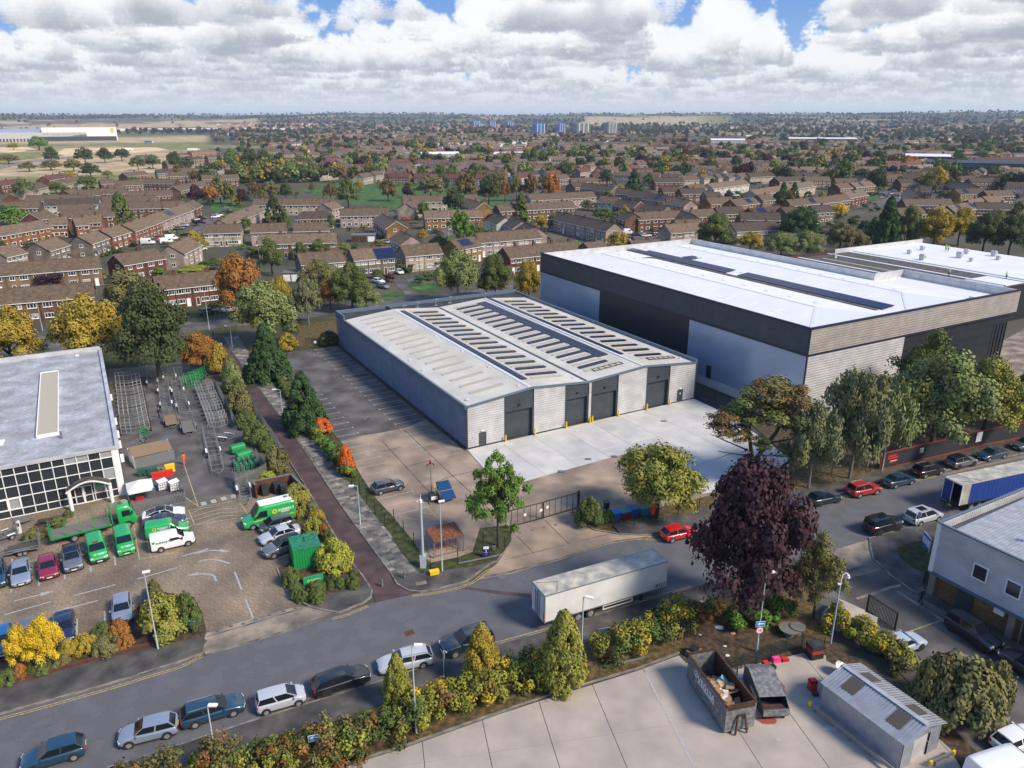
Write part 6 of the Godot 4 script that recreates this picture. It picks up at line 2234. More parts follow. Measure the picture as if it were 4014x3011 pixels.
func flatbed():
	var r:=g(-50.9,-73.7)
	var f:=g(-44.7,-77.8)
	var side:=(f-r).normalized().cross(Vector3.UP)
	var o:=thing("flatbed_lorry","green flatbed lorry with stake sides and grey plank deck","lorry",r-side*1.1,yaw_of(r,f))
	var l:=8.6
	var b:=mb()
	for k in 6:
		var pb:=mb()
		put("deck_plank",mb().box(v(3.0,1.02+.006*(k % 2),-.96+k*.385),v(6.0,.06,.375)).done(),M.timber_grey,o)
	for z in [-1,1]:
		b.box(v(3.0,.98,z*1.16),v(6.1,.2,.06))
	b.box(v(.0,.98,0),v(.08,.22,2.3))
	put("deck_edge",b.done(),M.green_paint,o)
	for z in [-1,1]:
		for k in 5:
			var sb:=mb()
			put("stake",mb().box(v(.1+k*1.42,1.65,z*1.13),v(.07,1.2,.05)).done(),M.green_paint,o)
		if z<0:
			b=mb()
			for y in [1.7,2.2]:
				b.box(v(2.9,y,z*1.13),v(5.8,.04,.03))
			put("stake_rail",b.done(),M.timber,o)
	b=mb()
	for z in [-1,1]:
		b.box(v(-.06,1.7,z*1.05),v(.1,1.4,.12))
	for y in [1.25,1.7,2.3]:
		b.box(v(-.06,y,0),v(.07,.1,2.1))
	put("tail_frame",b.done(),M.green_paint,o)
	b=mb()
	for z in [-1.1,-.4,.4,1.1]:
		b.box(v(6.15,2.0,z),v(.1,2.1,.08))
	for y in [1.2,2.95]:
		b.box(v(6.15,y,0),v(.09,.12,2.1))
	put("headboard",b.done(),M.green_paint,o)
	put("chassis",mb().box(v(3.9,.72,0),v(7.6,.26,.9)).done(),M.car_trim,o)
	var cab:=[[6.75,1.0,.55,1.4,2.75,.92],[6.9,1.08,.5,1.5,2.86,.98],[7.9,1.08,.5,1.5,2.86,.96],[8.35,1.06,.5,1.3,2.4,.92],[8.6,.98,.5,1.0,1.75,.88],[8.68,.9,.55,.9,1.55,.8]]
	put("cab",loft_body(cab),M.car_green,o)
	for z in [-1,1]:
		put("side_window",mb().box(v(7.65,1.95,z*1.05),v(.85,.72,.05)).done(),M.car_glass,o)
		cube("door_mirror",.1,.4,.2,M.car_trim,o,8.3,2.0,z*1.25)
	put("windscreen",mb().face([v(8.64,1.78,.85),v(8.64,1.78,-.85),v(8.22,2.66,-.82),v(8.22,2.66,.82)]).done(),M.car_glass,o)
	cube("beacon",.35,.14,.5,M.tail_lamp,o,7.3,2.98,0)
	axle_wheels(o,2.2,1.0,.42)
	axle_wheels(o,7.7,1.0,.42)
func plant_trailer(rear:Vector3,front:Vector3,w:float,tall:float,label:String,group:String,decked:=false,fill:Material=null):
	var o:=thing("plant_trailer",label,"trailer",rear,yaw_of(rear,front),group)
	var l:=rear.distance_to(front)
	var h:=w*.5
	var y:=.5
	var b:=mb()
	for z in [-h,h]:
		b.bar(v(0,y,z),v(l,y,z),.07,.1)
		b.bar(v(0,y+tall,z),v(l,y+tall,z),.06,.06)
		for k in 6:
			b.bar(v(l*k/5.0,y,z),v(l*k/5.0,y+tall,z),.05,.05)
	for k in 9:
		b.bar(v(l*k/8.0,y,-h),v(l*k/8.0,y,h),.05,.06)
	b.bar(v(l,y,-h),v(l+1.15,y-.08,0),.07,.09)
	b.bar(v(l,y,h),v(l+1.15,y-.08,0),.07,.09)
	b.tube(v(l+.85,0,.1),v(l+.85,y+.2,.1),.035,.035,6)
	put("frame",b.done(),M.galvanised,o)
	b=mb()
	for k in 5:
		b.bar(v(-.12,y+.2+k*.3,-h),v(-.12,y+.2+k*.3,h),.03,.04)
	for z in [-h,0,h]:
		b.bar(v(-.08,y,z),v(-.16,y+1.5,z),.05,.04)
	put("ramp",b.done(),M.galvanised,o)
	if decked:
		put("deck",mb().box(v(l*.5,y+.05,0),v(l-.05,.04,w-.05)).done(),fill if fill else M.timber,o)
	var d:=wheel_set(.3)
	for z in [-1,1]:
		for x in [l*.42,l*.58] if l>2.6 else [l*.48]:
			add_wheel(o,d,v(x,.3,z*(h+.16)),M.rim)
		put("mudguard",mb().box(v(l*.5,.68,z*(h+.16)),v(1.5 if l>2.6 else .8,.05,.24)).done(),M.white if not decked else M.galvanised,o)
func stacked_trailer(at:Vector3,turn:float,w:float,l:float,label:String,group:String,m:Material):
	var o:=thing("folded_trailer",label,"trailer",at,turn+rng.randf_range(-.05,.05),group)
	var b:=mb()
	var lean:=v(-rng.randf_range(.2,.45),.95,0).normalized()*l*rng.randf_range(.85,1.1)
	var h:=w*.5
	var foot:=v(0,.35,0)
	for s in [-1,1]:
		var e:=v(-.16*w,.35,s*h)
		for k in 4:
			b.bar(foot.lerp(e,k/3.0),foot.lerp(e,k/3.0)+lean,.06,.06)
		for k in [.0,.35,.7,1.0]:
			b.bar(foot+lean*k,e+lean*k,.06,.06)
		b.bar(e,v(.7,.4,0),.06,.07)
	put("frame",b.done(),m,o)
	var d:=wheel_set(.3)
	for z in [-1,1]:
		add_wheel(o,d,v(-.16*w,.3,z*(h+.14)),M.rim)
func lidded_box(called:String,at:Vector3,turn:float,s:Vector3,m:Material,lid:Material,label:String,cat:String,group:="")->Node3D:
	var o:=thing(called,label,cat,at,turn,group)
	var b:=mb()
	put("body",mb().box(v(0,s.y*.5,0),s).done(),m,o)
	put("lid",mb().box(v(0,s.y+.04,0),v(s.x+.06,.08,s.z+.06)).done(),lid,o)
	return o
func rolloff_skip():
	var a:=g(14.8,-52.6)
	var c:=g(16.4,-46.5)
	var turn:=yaw_of(a,c)
	var o:=thing("rolloff_container","long rusty grey open container half full of flattened cardboard","skip",a,turn)
	var l:=a.distance_to(c)
	var w:=2.45
	var h:=2.35
	var t:=.1
	var z0:=.0
	var b:=mb()
	put("floor",mb().box(v(l*.5,.3,-w*.5),v(l-.3,.14,w-.1)).done(),M.rust,o)
	for z in [.0,-w]:
		var wall:=put("side_wall",mb().box(v(l*.5,.3+h*.5,z),v(l,h-.1,t)).done(),M.skip_grey,o)
		put("top_rim",mb().box(v(l*.5,.3+h,z),v(l,.12,.16)).done(),M.rust,wall)
		put("rusty_lining",mb().box(v(l*.5,.3+h*.5,z+(-.058 if z==.0 else .058)),v(l-.2,h-.25,.012)).done(),M.rust,wall)
	put("end_wall",mb().box(v(.05,.3+h*.5,-w*.5),v(.1,h,w-.1)).box(v(l-.05,.3+h*.5,-w*.5),v(.1,h,w-.1)).done(),M.skip_grey,o)
	put("end_rim",mb().box(v(.0,.36+h,-w*.5),v(.2,.16,w+.1)).box(v(l,.36+h,-w*.5),v(.2,.14,w+.1)).box(v(l+.04,.1+h,-w*.5),v(.1,.14,w-.2)).done(),M.rust,o)
	b=mb()
	for z in [-w*.5-.5,-w*.5+.5]:
		b.bar(v(l+.3,.15,z),v(l+.1,1.75,z*.6-w*.2),.12,.12)
	b.bar(v(l+.1,1.75,-w*.5-.3),v(l+.1,1.75,-w*.5+.3),.12,.12)
	for z in [-.5,-w+.5]:
		b.box(v(l*.5,.13,z),v(l,.2,.16))
	put("lifting_frame",b.done(),M.rust,o)
	for k in 9:
		put("wall_stay",mb().box(v(.5+k*(l-1.0)/8.0,.3+h*.5,-w-.07),v(.1,h-.3,.08)).done(),M.skip_grey,o)
	lettering(o,"VEOLIA",v(l*.50,1.75,.057),Basis.IDENTITY,.62,M.white)
	lettering(o,"ENVIRONMENTAL SERVICES",v(l*.50,1.38,.057),Basis.IDENTITY,.17,M.white)
	b=mb()
	for i in 14:
		var g0:=TAU*i/14
		var g1:=TAU*(i+1)/14
		b.bar(v(cos(g0)*.28,sin(g0)*.28,0),v(cos(g1)*.28,sin(g1)*.28,0),.02,.06)
	b.bar(v(0,-.28,0),v(0,.1,0),.02,.06)
	put("emblem",b.done(),M.white,o,v(l*.24,1.9,.06))
	var r:=RandomNumberGenerator.new()
	r.seed=61
	var where:=["at the back of the heap","at the left of the heap","in the middle of the heap","at the right of the heap","at the front of the heap"]
	for k in 34:
		var x:=r.randf_range(1.9,l-.7)
		var z:=r.randf_range(-w+.5,-.5)
		var top:=.55+.75*sin(clampf((x-1.2)/(l-1.6),0,1)*PI)+r.randf_range(-.1,.25)
		var s:=v(r.randf_range(.5,1.0),r.randf_range(.03,.2),r.randf_range(.4,.8))
		var q:=mb()
		q.col=Color(.42,.265,.145)*r.randf_range(.65,1.15)
		if k==30:
			q.col=Color(.16,.36,.42)
		elif k==31:
			q.col=Color(.45,.02,.03)
		elif k in [32,33]:
			q.col=Color(.66,.66,.64)
		q.col.a=1.0
		q.box(Vector3.ZERO,s)
		q.t=Transform3D(Basis(v(r.randf()-.5,.2,r.randf()-.5).normalized(),r.randf_range(.3,.9)),v(s.x*.5,s.y*.5,0))
		q.box(Vector3.ZERO,v(s.x*.5,.015,s.z*.9))
		var c2:=solo("cardboard_box",q.done(),M.litter,"flattened brown cardboard box in the rusty open container" if k<30 else ["pale blue carton on the cardboard heap near the front of the open container","red carton on the cardboard heap in the open container","white paper scrap among the cardboard in the open container","white paper scrap among the cardboard in the open container"][k-30],"cardboard box",Vector3.ZERO,.0,"cardboard in the open container" if k<30 else ("paper scraps in the open container" if k>31 else ""))
		c2.transform=o.transform*Transform3D(Basis.from_euler(v(r.randf_range(-.5,.5),r.randf()*TAU,r.randf_range(-.5,.5))),v(x,.35+top,z))
func closed_skip():
	var a:=g(19.5,-51.8)
	var c:=g(19.7,-48.4)
	var turn:=yaw_of(a,c)
	var l:=a.distance_to(c)+.9
	var w:=2.1
	var o:=thing("waste_compactor","dark grey closed waste container with sloped top and open hopper","waste container",a-(c-a).normalized()*.6,turn)
	var prof:=[Vector2(0,.35),Vector2(l,.35),Vector2(l+.25,.9),Vector2(l+.1,1.15),Vector2(l-.75,1.55),Vector2(.9,2.15),Vector2(.0,1.75)]
	var b:=mb()
	var f:=[]
	var k2:=[]
	for p in prof:
		f.append(v(p.x,p.y,0))
		k2.append(v(p.x,p.y,-w))
	b.face(f)
	var rv:=k2.duplicate()
	rv.reverse()
	b.face(rv)
	for i in prof.size():
		var j:=(i+1) % prof.size()
		if i==3:
			continue
		b.face([f[i],k2[i],k2[j],f[j]])
	put("body",b.done(),M.clad_dark,o)
	put("lid",mb().face([f[5]+v(0,.02,.02),f[4]+v(0,.02,.02),k2[4]+v(0,.02,-.02),k2[5]+v(0,.02,-.02)]).face([f[6]+v(0,.02,.02),f[5]+v(0,.02,.02),k2[5]+v(0,.02,-.02),k2[6]+v(0,.02,-.02)]).done(),M.skip_grey,o)
	put("front_flap",mb().box(v(l+.24,.85,-w*.5),v(.08,.6,w)).done(),M.skip_grey,o)
	put("hopper_floor",mb().box(v(l-.25,.95,-w*.5),v(.7,.06,w-.15)).done(),M.rust,o)
	b=mb()
	for z in [-.3,-w+.3]:
		b.box(v(l*.5,.18,z),v(l,.3,.2))
	put("skid",b.done(),M.black_steel,o)
	lettering(o,"VEOLIA",v(l*.55,1.0,.012),Basis.IDENTITY,.34,M.white)
func cable_drum(at:Vector3,r:float,h:float,label:String):
	var o:=thing("cable_drum",label,"cable drum",at,.0,"empty cable drums behind the skips")
	for y in [.03,h]:
		var b:=mb()
		put("flange",mb().tube(v(0,y-.03,0),v(0,y+.03,0),r,r,20).done(),M.timber_grey,o)
	var b:=mb()
	put("core",mb().tube(v(0,.05,0),v(0,h-.03,0),r*.5,r*.5,14,false).done(),M.timber_grey,o)
	put("hub",mb().tube(v(0,h+.03,0),v(0,h+.05,0),r*.12,r*.12,10).done(),M.lead,o)
func pallet(at:Vector3,turn:float,label:String):
	var o:=thing("pallet",label,"pallet",at,turn,"pallets stacked behind the rusty container")
	for k in 6:
		cube("board",.11,.022,1.0,M.timber,o,-.5+k*.2,.13,0)
	for k in 3:
		cube("bearer",1.1,.09,.09,M.timber_grey,o,0,.07,-.42+k*.42)
func tool_case(at:Vector3,turn:float,s:Vector3,m:Material,trim:Material,label:String):
	var o:=thing("plastic_crate",label,"crate",at,turn)
	var b:=mb()
	put("body",mb().box(v(0,s.y*.4,0),v(s.x,s.y*.8,s.z)).done(),m,o)
	put("rim",mb().box(v(0,s.y*.84,0),v(s.x*1.06,s.y*.12,s.z*1.06)).box(v(0,s.y*.08,0),v(s.x*1.04,s.y*.16,s.z*1.04)).done(),trim,o)
	put("lid",mb().box(v(0,s.y*.95,0),v(s.x*.86,s.y*.1,s.z*.86)).done(),m,o)
func at_bearing(px:float,d:float)->Vector3:
	var k:=(px-2007.0)/3161.0
	var p:=v(k,0,-1).normalized()*d
	p.y=land_height(p.x,p.z)
	return p
func scatter(called:String,mesh:Mesh,m:Material,list:Array,tones:Array,label:String):
	var mm:=MultiMesh.new()
	mm.transform_format=MultiMesh.TRANSFORM_3D
	mm.use_colors=true
	mm.mesh=mesh
	mm.instance_count=list.size()
	for i in list.size():
		mm.set_instance_transform(i,list[i])
		mm.set_instance_color(i,tones[i])
	var o:=MultiMeshInstance3D.new()
	o.name=numbered(called)
	o.multimesh=mm
	o.material_override=m
	add_child(o,true)
	tag(o,label,called.replace("_"," "),"","stuff")
func far_house_mesh()->Array:
	var l:=9.0
	var h:=4.0
	var w:=mb()
	for z in [-1,1]:
		var p:=[v(-l,0,h),v(l,0,h),v(l,5,h),v(-l,5,h)]
		if z<0:
			for i in 4:
				p[i].z=-h
			p.reverse()
		w.face(p)
	for s in [-1,1]:
		var p:=[v(s*l,0,h),v(s*l,0,-h),v(s*l,5,-h),v(s*l,7.5,0),v(s*l,5,h)]
		if s<0:
			p.reverse()
		w.face(p)
	var r:=mb()
	for z in [-1,1]:
		var p:=[v(-l-.2,4.9,4.3),v(l+.2,4.9,4.3),v(l+.2,7.65,0),v(-l-.2,7.65,0)]
		if z<0:
			for i in 4:
				p[i].z*=-1
			p.reverse()
		r.face(p)
	for s in [-.4,.3]:
		r.box(v(s*l,7.9,0),v(.8,1.3,.6))
	var g:=mb()
	var f:=mb()
	for z in [-1,1]:
		for k in 6:
			for y in [1.4,3.9]:
				f.box(v(-7.5+k*3.0,y,z*h),v(1.7,1.2,.1))
				g.box(v(-7.5+k*3.0,y,z*h),v(1.3,.85,.16))
	return [w.done(),r.done(),f.done(),g.done()]
func build_far_town():
	var r:=RandomNumberGenerator.new()
	r.seed=2024
	var hm:=far_house_mesh()
	var single:=ArrayMesh.new()
	for q in hm:
		var st:=SurfaceTool.new()
		st.append_from(q,0,Transform3D.IDENTITY)
		single=st.commit(single)
	var walls:=["red","brown","sand","pink","cream","brown","white","orange","pink","sand"]
	var roofs:=["brown","brown","dark","grey","brown","tan","dark","red"]
	var stuff:=[]
	var stuff_tone:=[]
	var made:=0
	var taken_at:=[]
	for c in get_children():
		if c.has_meta("category") and c.get_meta("category")=="house":
			taken_at.append(Vector2(c.position.x,c.position.z))
	for row in 1050:
		var d:=560.0+2000.0*pow(row/1050.0,1.15)
		var px:=r.randf_range(-250,4300)
		if px<1020-(d-560)*.1 and d<2500:
			continue
		if px<700 and d<2900:
			continue
		if d>1250 and px>2700 and r.randf()<.55:
			continue
		if d>1100 and px>1600 and px<2700 and r.randf()<.3:
			continue
		var p:=at_bearing(px,d)
		var turn:float=[.0,.15,-.3,.5,-.15,1.4,.9][r.randi() % 7]+r.randf_range(-.06,.06)
		var along:=v(cos(turn),0,-sin(turn))
		var wall:String=walls[r.randi() % walls.size()]
		var roof:String=roofs[r.randi() % roofs.size()]
		for k in r.randi_range(2,6):
			var q:=p+along*k*r.randf_range(19.0,23.0)
			q.y=land_height(q.x,q.z)
			var free:=true
			for t in taken_at:
				if t.distance_to(Vector2(q.x,q.z))<17.0:
					free=false
					break
			if not free:
				continue
			taken_at.append(Vector2(q.x,q.z))
			if r.randf()<.25:
				wall=walls[r.randi() % walls.size()]
			var size:=v(r.randf_range(.75,1.1),1,1)
			if made<85:
				made+=1
				var o:=put(numbered("terraced_house"),single,null,self,q,turn)
				o.scale=size
				o.set_surface_override_material(0,M["wall_"+wall])
				o.set_surface_override_material(1,M["tile_"+roof])
				o.set_surface_override_material(2,M.upvc)
				o.set_surface_override_material(3,M.pane)
				var where:String="left" if px<1500 else ("middle" if px<2700 else "right")
				tag(o,"small %s walled house row in the distant %s of the town" % [{"orange": "bright orange","blueish": "bluish"}.get(wall,wall),where],"house","distant %s walled house rows at the %s" % [wall,where])
			else:
				stuff.append(Transform3D(Basis(Vector3.UP,turn).scaled_local(size),q))
				var w:Color=M["wall_"+wall].albedo_color.srgb_to_linear()
				stuff_tone.append([w*.8,M["tile_"+roof].albedo_color.srgb_to_linear()*.55])
	for k in 900:
		var px:=r.randf_range(850,2050) if k<520 else r.randf_range(2700,4200)
		var q:=at_bearing(px,r.randf_range(2500,3700))
		stuff.append(Transform3D(Basis(Vector3.UP,r.randf()*PI).scaled(v(1,1,1)),q))
		var w:=Color(.42,.27,.19).lerp(Color(.62,.55,.47),r.randf())
		stuff_tone.append([w,Color(.24,.13,.09)])
	for part in 3:
		var tones:=[]
		for t in stuff_tone:
			tones.append(t[part] if part<2 else Color(.03,.035,.04))
		var mat:StandardMaterial3D=M.far_wall if part<2 else M.far_glass
		scatter(["far_house_walls","far_house_roofs","far_house_windows"][part],hm[part if part<2 else 3],mat,stuff,tones,["walls of the far town's crowded houses","roofs of the far town's crowded houses","windows of the far town's crowded houses"][part])
	var tone_names:=["dark","green","olive","dark","green","brown","gold","fir","dark","purple","light"]
	var single_trees:=0
	for k in 400:
		if single_trees>=52:
			break
		var d:=r.randf_range(190,620)
		var px:=r.randf_range(-100,4100)
		var q:=at_bearing(px,d)
		if (px>2050 and d<330) or (px<1500 and d<240) or (px>1000 and px<1900 and d<480 and d>330):
			continue
		var free:=true
		for t in taken_at:
			if t.distance_to(Vector2(q.x,q.z))<12.0:
				free=false
				break
		if not free:
			continue
		single_trees+=1
		taken_at.append(Vector2(q.x,q.z))
		var hgt:=r.randf_range(4.0,8.5)
		plant("round_mid",tone_names[r.randi() % 8],q,hgt,hgt*r.randf_range(.34,.5),"small garden tree among the house rows","tree","small garden trees among the house rows")
	var far:=[[],[],[],[]]
	var tones:=[[],[],[],[]]
	for k in 15000:
		var f:=r.randf()
		var d:=600.0+6400.0*f*f
		var px:=r.randf_range(-350,4400)
		var q:=at_bearing(px,d)
		var field:=land_colour(q.x,q.z)
		if field.r>.2 and r.randf()<.985:
			continue
		if px<900 and d<2300 and r.randf()<.80:
			continue
		if d<1900:
			var free:=true
			for t in taken_at:
				if absf(t.x-q.x)<10.0 and absf(t.y-q.z)<10.0:
					free=false
					break
			if not free:
				continue
		var lush:=land_noise.get_noise_2d(q.x*2.0,q.z*2.0)
		if d<2300 and lush<.04 and r.randf()<.78:
			continue
		var hgt:=r.randf_range(6.0,13.0)*(1.0 if d<2200 else 1.25)
		var i:=r.randi() % 4
		far[i].append(Transform3D(Basis(Vector3.UP,r.randf()*TAU).scaled_local(v(hgt*.5,hgt,hgt*.5)),q))
		var w:Color=M["leaf_"+tone_names[r.randi() % tone_names.size()]].albedo_color.srgb_to_linear()
		if d>1500:
			w=w.lerp(Color(.045,.055,.028),.55)
		tones[i].append(w*r.randf_range(.75,1.15))
	for i in 4:
		scatter("far_trees",crowns.far[i],M.far_leaf,far[i],tones[i],"far trees and woods of the town and hills")
	var sh:=[]
	var sh_tone:=[]
	for t in taken_at:
		if t.length()>900:
			continue
		for k in 7:
			var q:=v(t.x+r.randf_range(-22,22),0,t.y+r.randf_range(-16,16))
			var hgt:=r.randf_range(.9,2.6)
			if r.randf()<.75:
				var near_house:=false
				for u in taken_at:
					if u.distance_to(Vector2(q.x,q.z))<7.0:
						near_house=true
						break
				if near_house or q.length()<190:
					continue
				sh.append(Transform3D(Basis(Vector3.UP,r.randf()*TAU).scaled_local(v(hgt*r.randf_range(.7,1.3),hgt,hgt)),q))
				sh_tone.append(M["leaf_"+tone_names[r.randi() % tone_names.size()]].albedo_color.srgb_to_linear()*r.randf_range(.8,1.3))
	scatter("garden_shrubs",crowns.far[1],M.far_leaf,sh,sh_tone,"garden shrubs and hedges between the houses")
func build_far_landmarks():
	var a:=g(-1087.8,-1542.4)
	var b:=g(-823.6,-1669)
	var o:=thing("distribution_shed","huge pale distribution shed far off at the left, stepped white end","warehouse",(a+b)*.5,yaw_of(a,b))
	var l:=a.distance_to(b)
	var m:=mb()
	put("wall",mb().box(v(0,8.5,-110),v(l*.62,17,220)).done(),M.clad_light,o)
	put("white_block",mb().box(v(l*.27,13,-40),v(l*.46,26,80)).done(),M.white,o)
	put("roof_step",mb().box(v(-l*.1,12,-60),v(l*.7,24,80)).done(),M.clad_silver_sky,o)
	put("grey_base",mb().box(v(l*.27,4.5,.3),v(l*.45,9,.8)).done(),M.clad_dark,o)
	for k in 24:
		put("loading_door",mb().box(v(-l*.45+k*l*.02,3.0,.5),v(3.0,5,.6)).done(),M.clad_dark,o)
	put("yellow_panel",mb().box(v(l*.475,21.0,.4),v(6,8,.6)).done(),M.yellow,o)
	var blocks:=[[g(73.6,-2192.4),95,142,"tower_blue","widest blue tower block"],[g(134.1,-2192.4),66,142,"tower_blue","narrow blue tower block"],[g(184.2,-2135.2),122,136,"tower_grey","broad grey tower block"],[g(275.3,-2232.3),88,134,"tower_grey","grey tower block furthest right"],[g(-148.1,-3272.4),66,124,"tower_blue","small blue tower block furthest left"],[g(-80.4,-3187.7),64,127,"tower_blue","small blue tower block in the middle of three"],[g(-10.8,-3107.2),66,127,"tower_blue","small blue tower block beside the white roofs"]]
	for q in blocks:
		var at:Vector3=q[0]
		var d:=at.length()
		var w:float=q[1]*.6058*d/2984.0*1.03
		var h:=45.0+d*tan(-.3364+atan((1505.5-(400+q[2]*.6058))/2984.0))
		var t:=thing("tower_block",q[4]+" rising over the far town","tower block",at,-atan2(at.x,-at.z)+.5)
		put("wall",mb().box(v(0,h*.5,0),v(w*.72,h,w*.52)).done(),M[q[3]],t)
		put("plant_room",mb().box(v(0,h+1.5,0),v(w*.3,3.0,w*.2)).done(),M[q[3]],t)
		for face in 2:
			var wide:=w*.72 if face==0 else w*.52
			var off:=w*.26 if face==0 else w*.36
			for k in 6:
				m=mb()
				var x:=-wide*.5+wide*(k+.5)/6.0
				for s in int(h/3.0):
					m.box(v(x,1.8+s*3.0,0),v(wide/9.0,1.5,.4))
				var st:=put("window_column",m.done(),M.pane,t,v(0,0,off) if face==0 else v(off*-1.0,0,0),.0 if face==0 else -PI/2)
			for k in 3:
				put("white_stripe",mb().box(v(-wide*.33+wide*.33*k,h*.5,0),v(wide*.05,h,.9)).done(),M.upvc,t,v(0,0,off) if face==0 else v(off*-1.0,0,0),.0 if face==0 else -PI/2)
	for q in [[5,62,34],[225,75,40],[505,80,42],[823,95,42],[1060,95,22],[1232,92,32],[1366,95,30],[180,72,28]]:
		var bear:float=q[0]*.6058
		var at:=at_bearing(bear,4300.0)
		var h:float=q[2]*.6058*4300.0/2984.0*1.05
		var t:=thing("pylon","steel lattice electricity pylon on the left skyline","pylon",at,.7,"electricity pylons on the skyline")
		m=mb()
		for sx in [-1,1]:
			for sz in [-1,1]:
				m.bar(v(sx*3.5,0,sz*3.5),v(sx*.6,h,sz*.6),.5,.5)
		for k in 5:
			var f:=k/5.0
			var w:=lerpf(3.5,.6,f)
			m.bar(v(-w,h*f,w),v(w*.9,h*(f+.2),w*.9),.35,.35)
			m.bar(v(w,h*f,w),v(-w*.9,h*(f+.2),w*.9),.35,.35)
		put("lattice",m.done(),M.lead,t)
		m=mb()
		for y in [.66,.8,.93]:
			m.bar(v(-8+y*3,h*y,0),v(8-y*3,h*y,0),.5,.5)
		put("cross_arm",m.done(),M.lead,t)
	for q in [[g(-1123.5,-2758.9),420.0,9.0,"roof_white","long low white sheds in the far left distance"],[g(-790.2,-2822.2),150.0,8.0,"roof_white","short white shed right of the long far sheds"],[g(-3.7,-906.8),34.0,6.0,"roof_white","low school hall with pale roof beyond the park"],[g(399.4,-664.9),90.0,9.0,"clad_dark","dark clad school block at the right edge"],[g(424,-664.9),62.0,11.0,"wall_orange","tan school block at the right edge"],[g(411.7,-784.8),40.0,9.0,"wall_red","low red civic building with white flat roof at right"],[g(338.7,-1251.7),52.0,12.0,"wall_white","white and red flats block in the trees at right"],[g(581.9,-1497.3),120.0,8.0,"wall_sand","long low flats beyond the right-hand field"],[g(210.2,-1542.4),250.0,8.0,"wall_orange","long orange terrace in front of the grey towers"],[g(-75.1,-834.3),40.0,9.0,"wall_white","white gabled community building beyond the park"]]:
		var t:=thing("far_building",q[4],"building",q[0],-atan2(q[0].x,-q[0].z)+.12)
		put("wall",mb().box(v(0,q[2]*.5,-9),v(q[1],q[2],18)).done(),M[q[3]],t)
		put("roof",mb().face([v(-q[1]*.5-.3,q[2],.4),v(q[1]*.5+.3,q[2],.4),v(q[1]*.5+.3,q[2]+2.2,-9),v(-q[1]*.5-.3,q[2]+2.2,-9)]).face([v(q[1]*.5+.3,q[2],-18.4),v(-q[1]*.5-.3,q[2],-18.4),v(-q[1]*.5-.3,q[2]+2.2,-9),v(q[1]*.5+.3,q[2]+2.2,-9)]).done(),M.tile_red if q[3]=="wall_orange" else (M.roof_white if q[3]!="clad_dark" else M.clad_dark),t)
		for k in mini(24,int(q[1]/4.5)):
			put("window",mb().box(v(-q[1]*.5+(k+.5)*q[1]/mini(24,int(q[1]/4.5)),q[2]*.55,.05),v(2.0,1.4,.2)).done(),M.pane,t)
	ground_piece("motorway",[w(-459.8,-699.8),w(-508.2,-820),w(-520.1,-942.3),w(-537.1,-980.7),w(-548.6,-980.7),w(-541.9,-864.4),w(-498.4,-755.3)],.02,M.concrete,"pale dual carriageway at the far left")
	ground_piece("stubble_field",[w(-584.1,-1009.4),w(-697.7,-1242.8),w(-581.4,-1295.9),w(-508,-1182.2),w(-513.7,-1077),w(-589.8,-1127.2),w(-541.5,-988.7)],.03,M.stubble,"pale stubble field in front of the far white shed")
	ground_piece("stubble_field",[w(-754.5,-1137.8),w(-832.8,-1295.9),w(-795.9,-1309.9),w(-705.5,-1182.2),w(-681.2,-1077)],.03,M.stubble,"pale stubble strip at the left edge")
	ground_piece("rough_meadow",[w(-546.6,-820),w(-693.8,-1077),w(-659.9,-1127.2),w(-568.4,-1009.4),w(-551.7,-880.2),w(-506.2,-767.4)],.04,M.meadow,"sunlit yellow green rough ground beside the carriageway")
	ground_piece("rough_meadow",[w(-760.1,-1425.1),w(-762.3,-1542.4),w(-421,-1346.2),w(-364.9,-1242.8),w(-509.6,-1242.8),w(-613,-1309.9)],.04,M.meadow,"green meadow strip beyond the stubble field")
	for q in [["white lorry on the far road, leftmost",785,276],["white lorry on the far road before the new houses",1218,283],["blue lorry on the far motorway",935,236]]:
		var at:=g(-694,-1416.8)
		at=at_bearing(q[1]*.6058,45.0*2984.0/((400+q[2]*.6058)-462.0))
		at.y=0
		var t:=thing("lorry",q[0],"lorry",at,.1)
		put("box",mb().box(v(0,2.6,0),v(13,2.9,2.6)).done(),M.sign_blue if q[0].begins_with("blue") else M.white,t)
		put("cab",mb().box(v(8.2,1.9,0),v(2.2,3.0,2.5)).done(),M.white,t)
		m=mb()
		for x in [-5.0,-3.7,4.5,8.4]:
			m.tube(v(x,.5,-1.2),v(x,.5,1.2),.5,.5,8)
		put("wheel",m.done(),M.tyre,t)
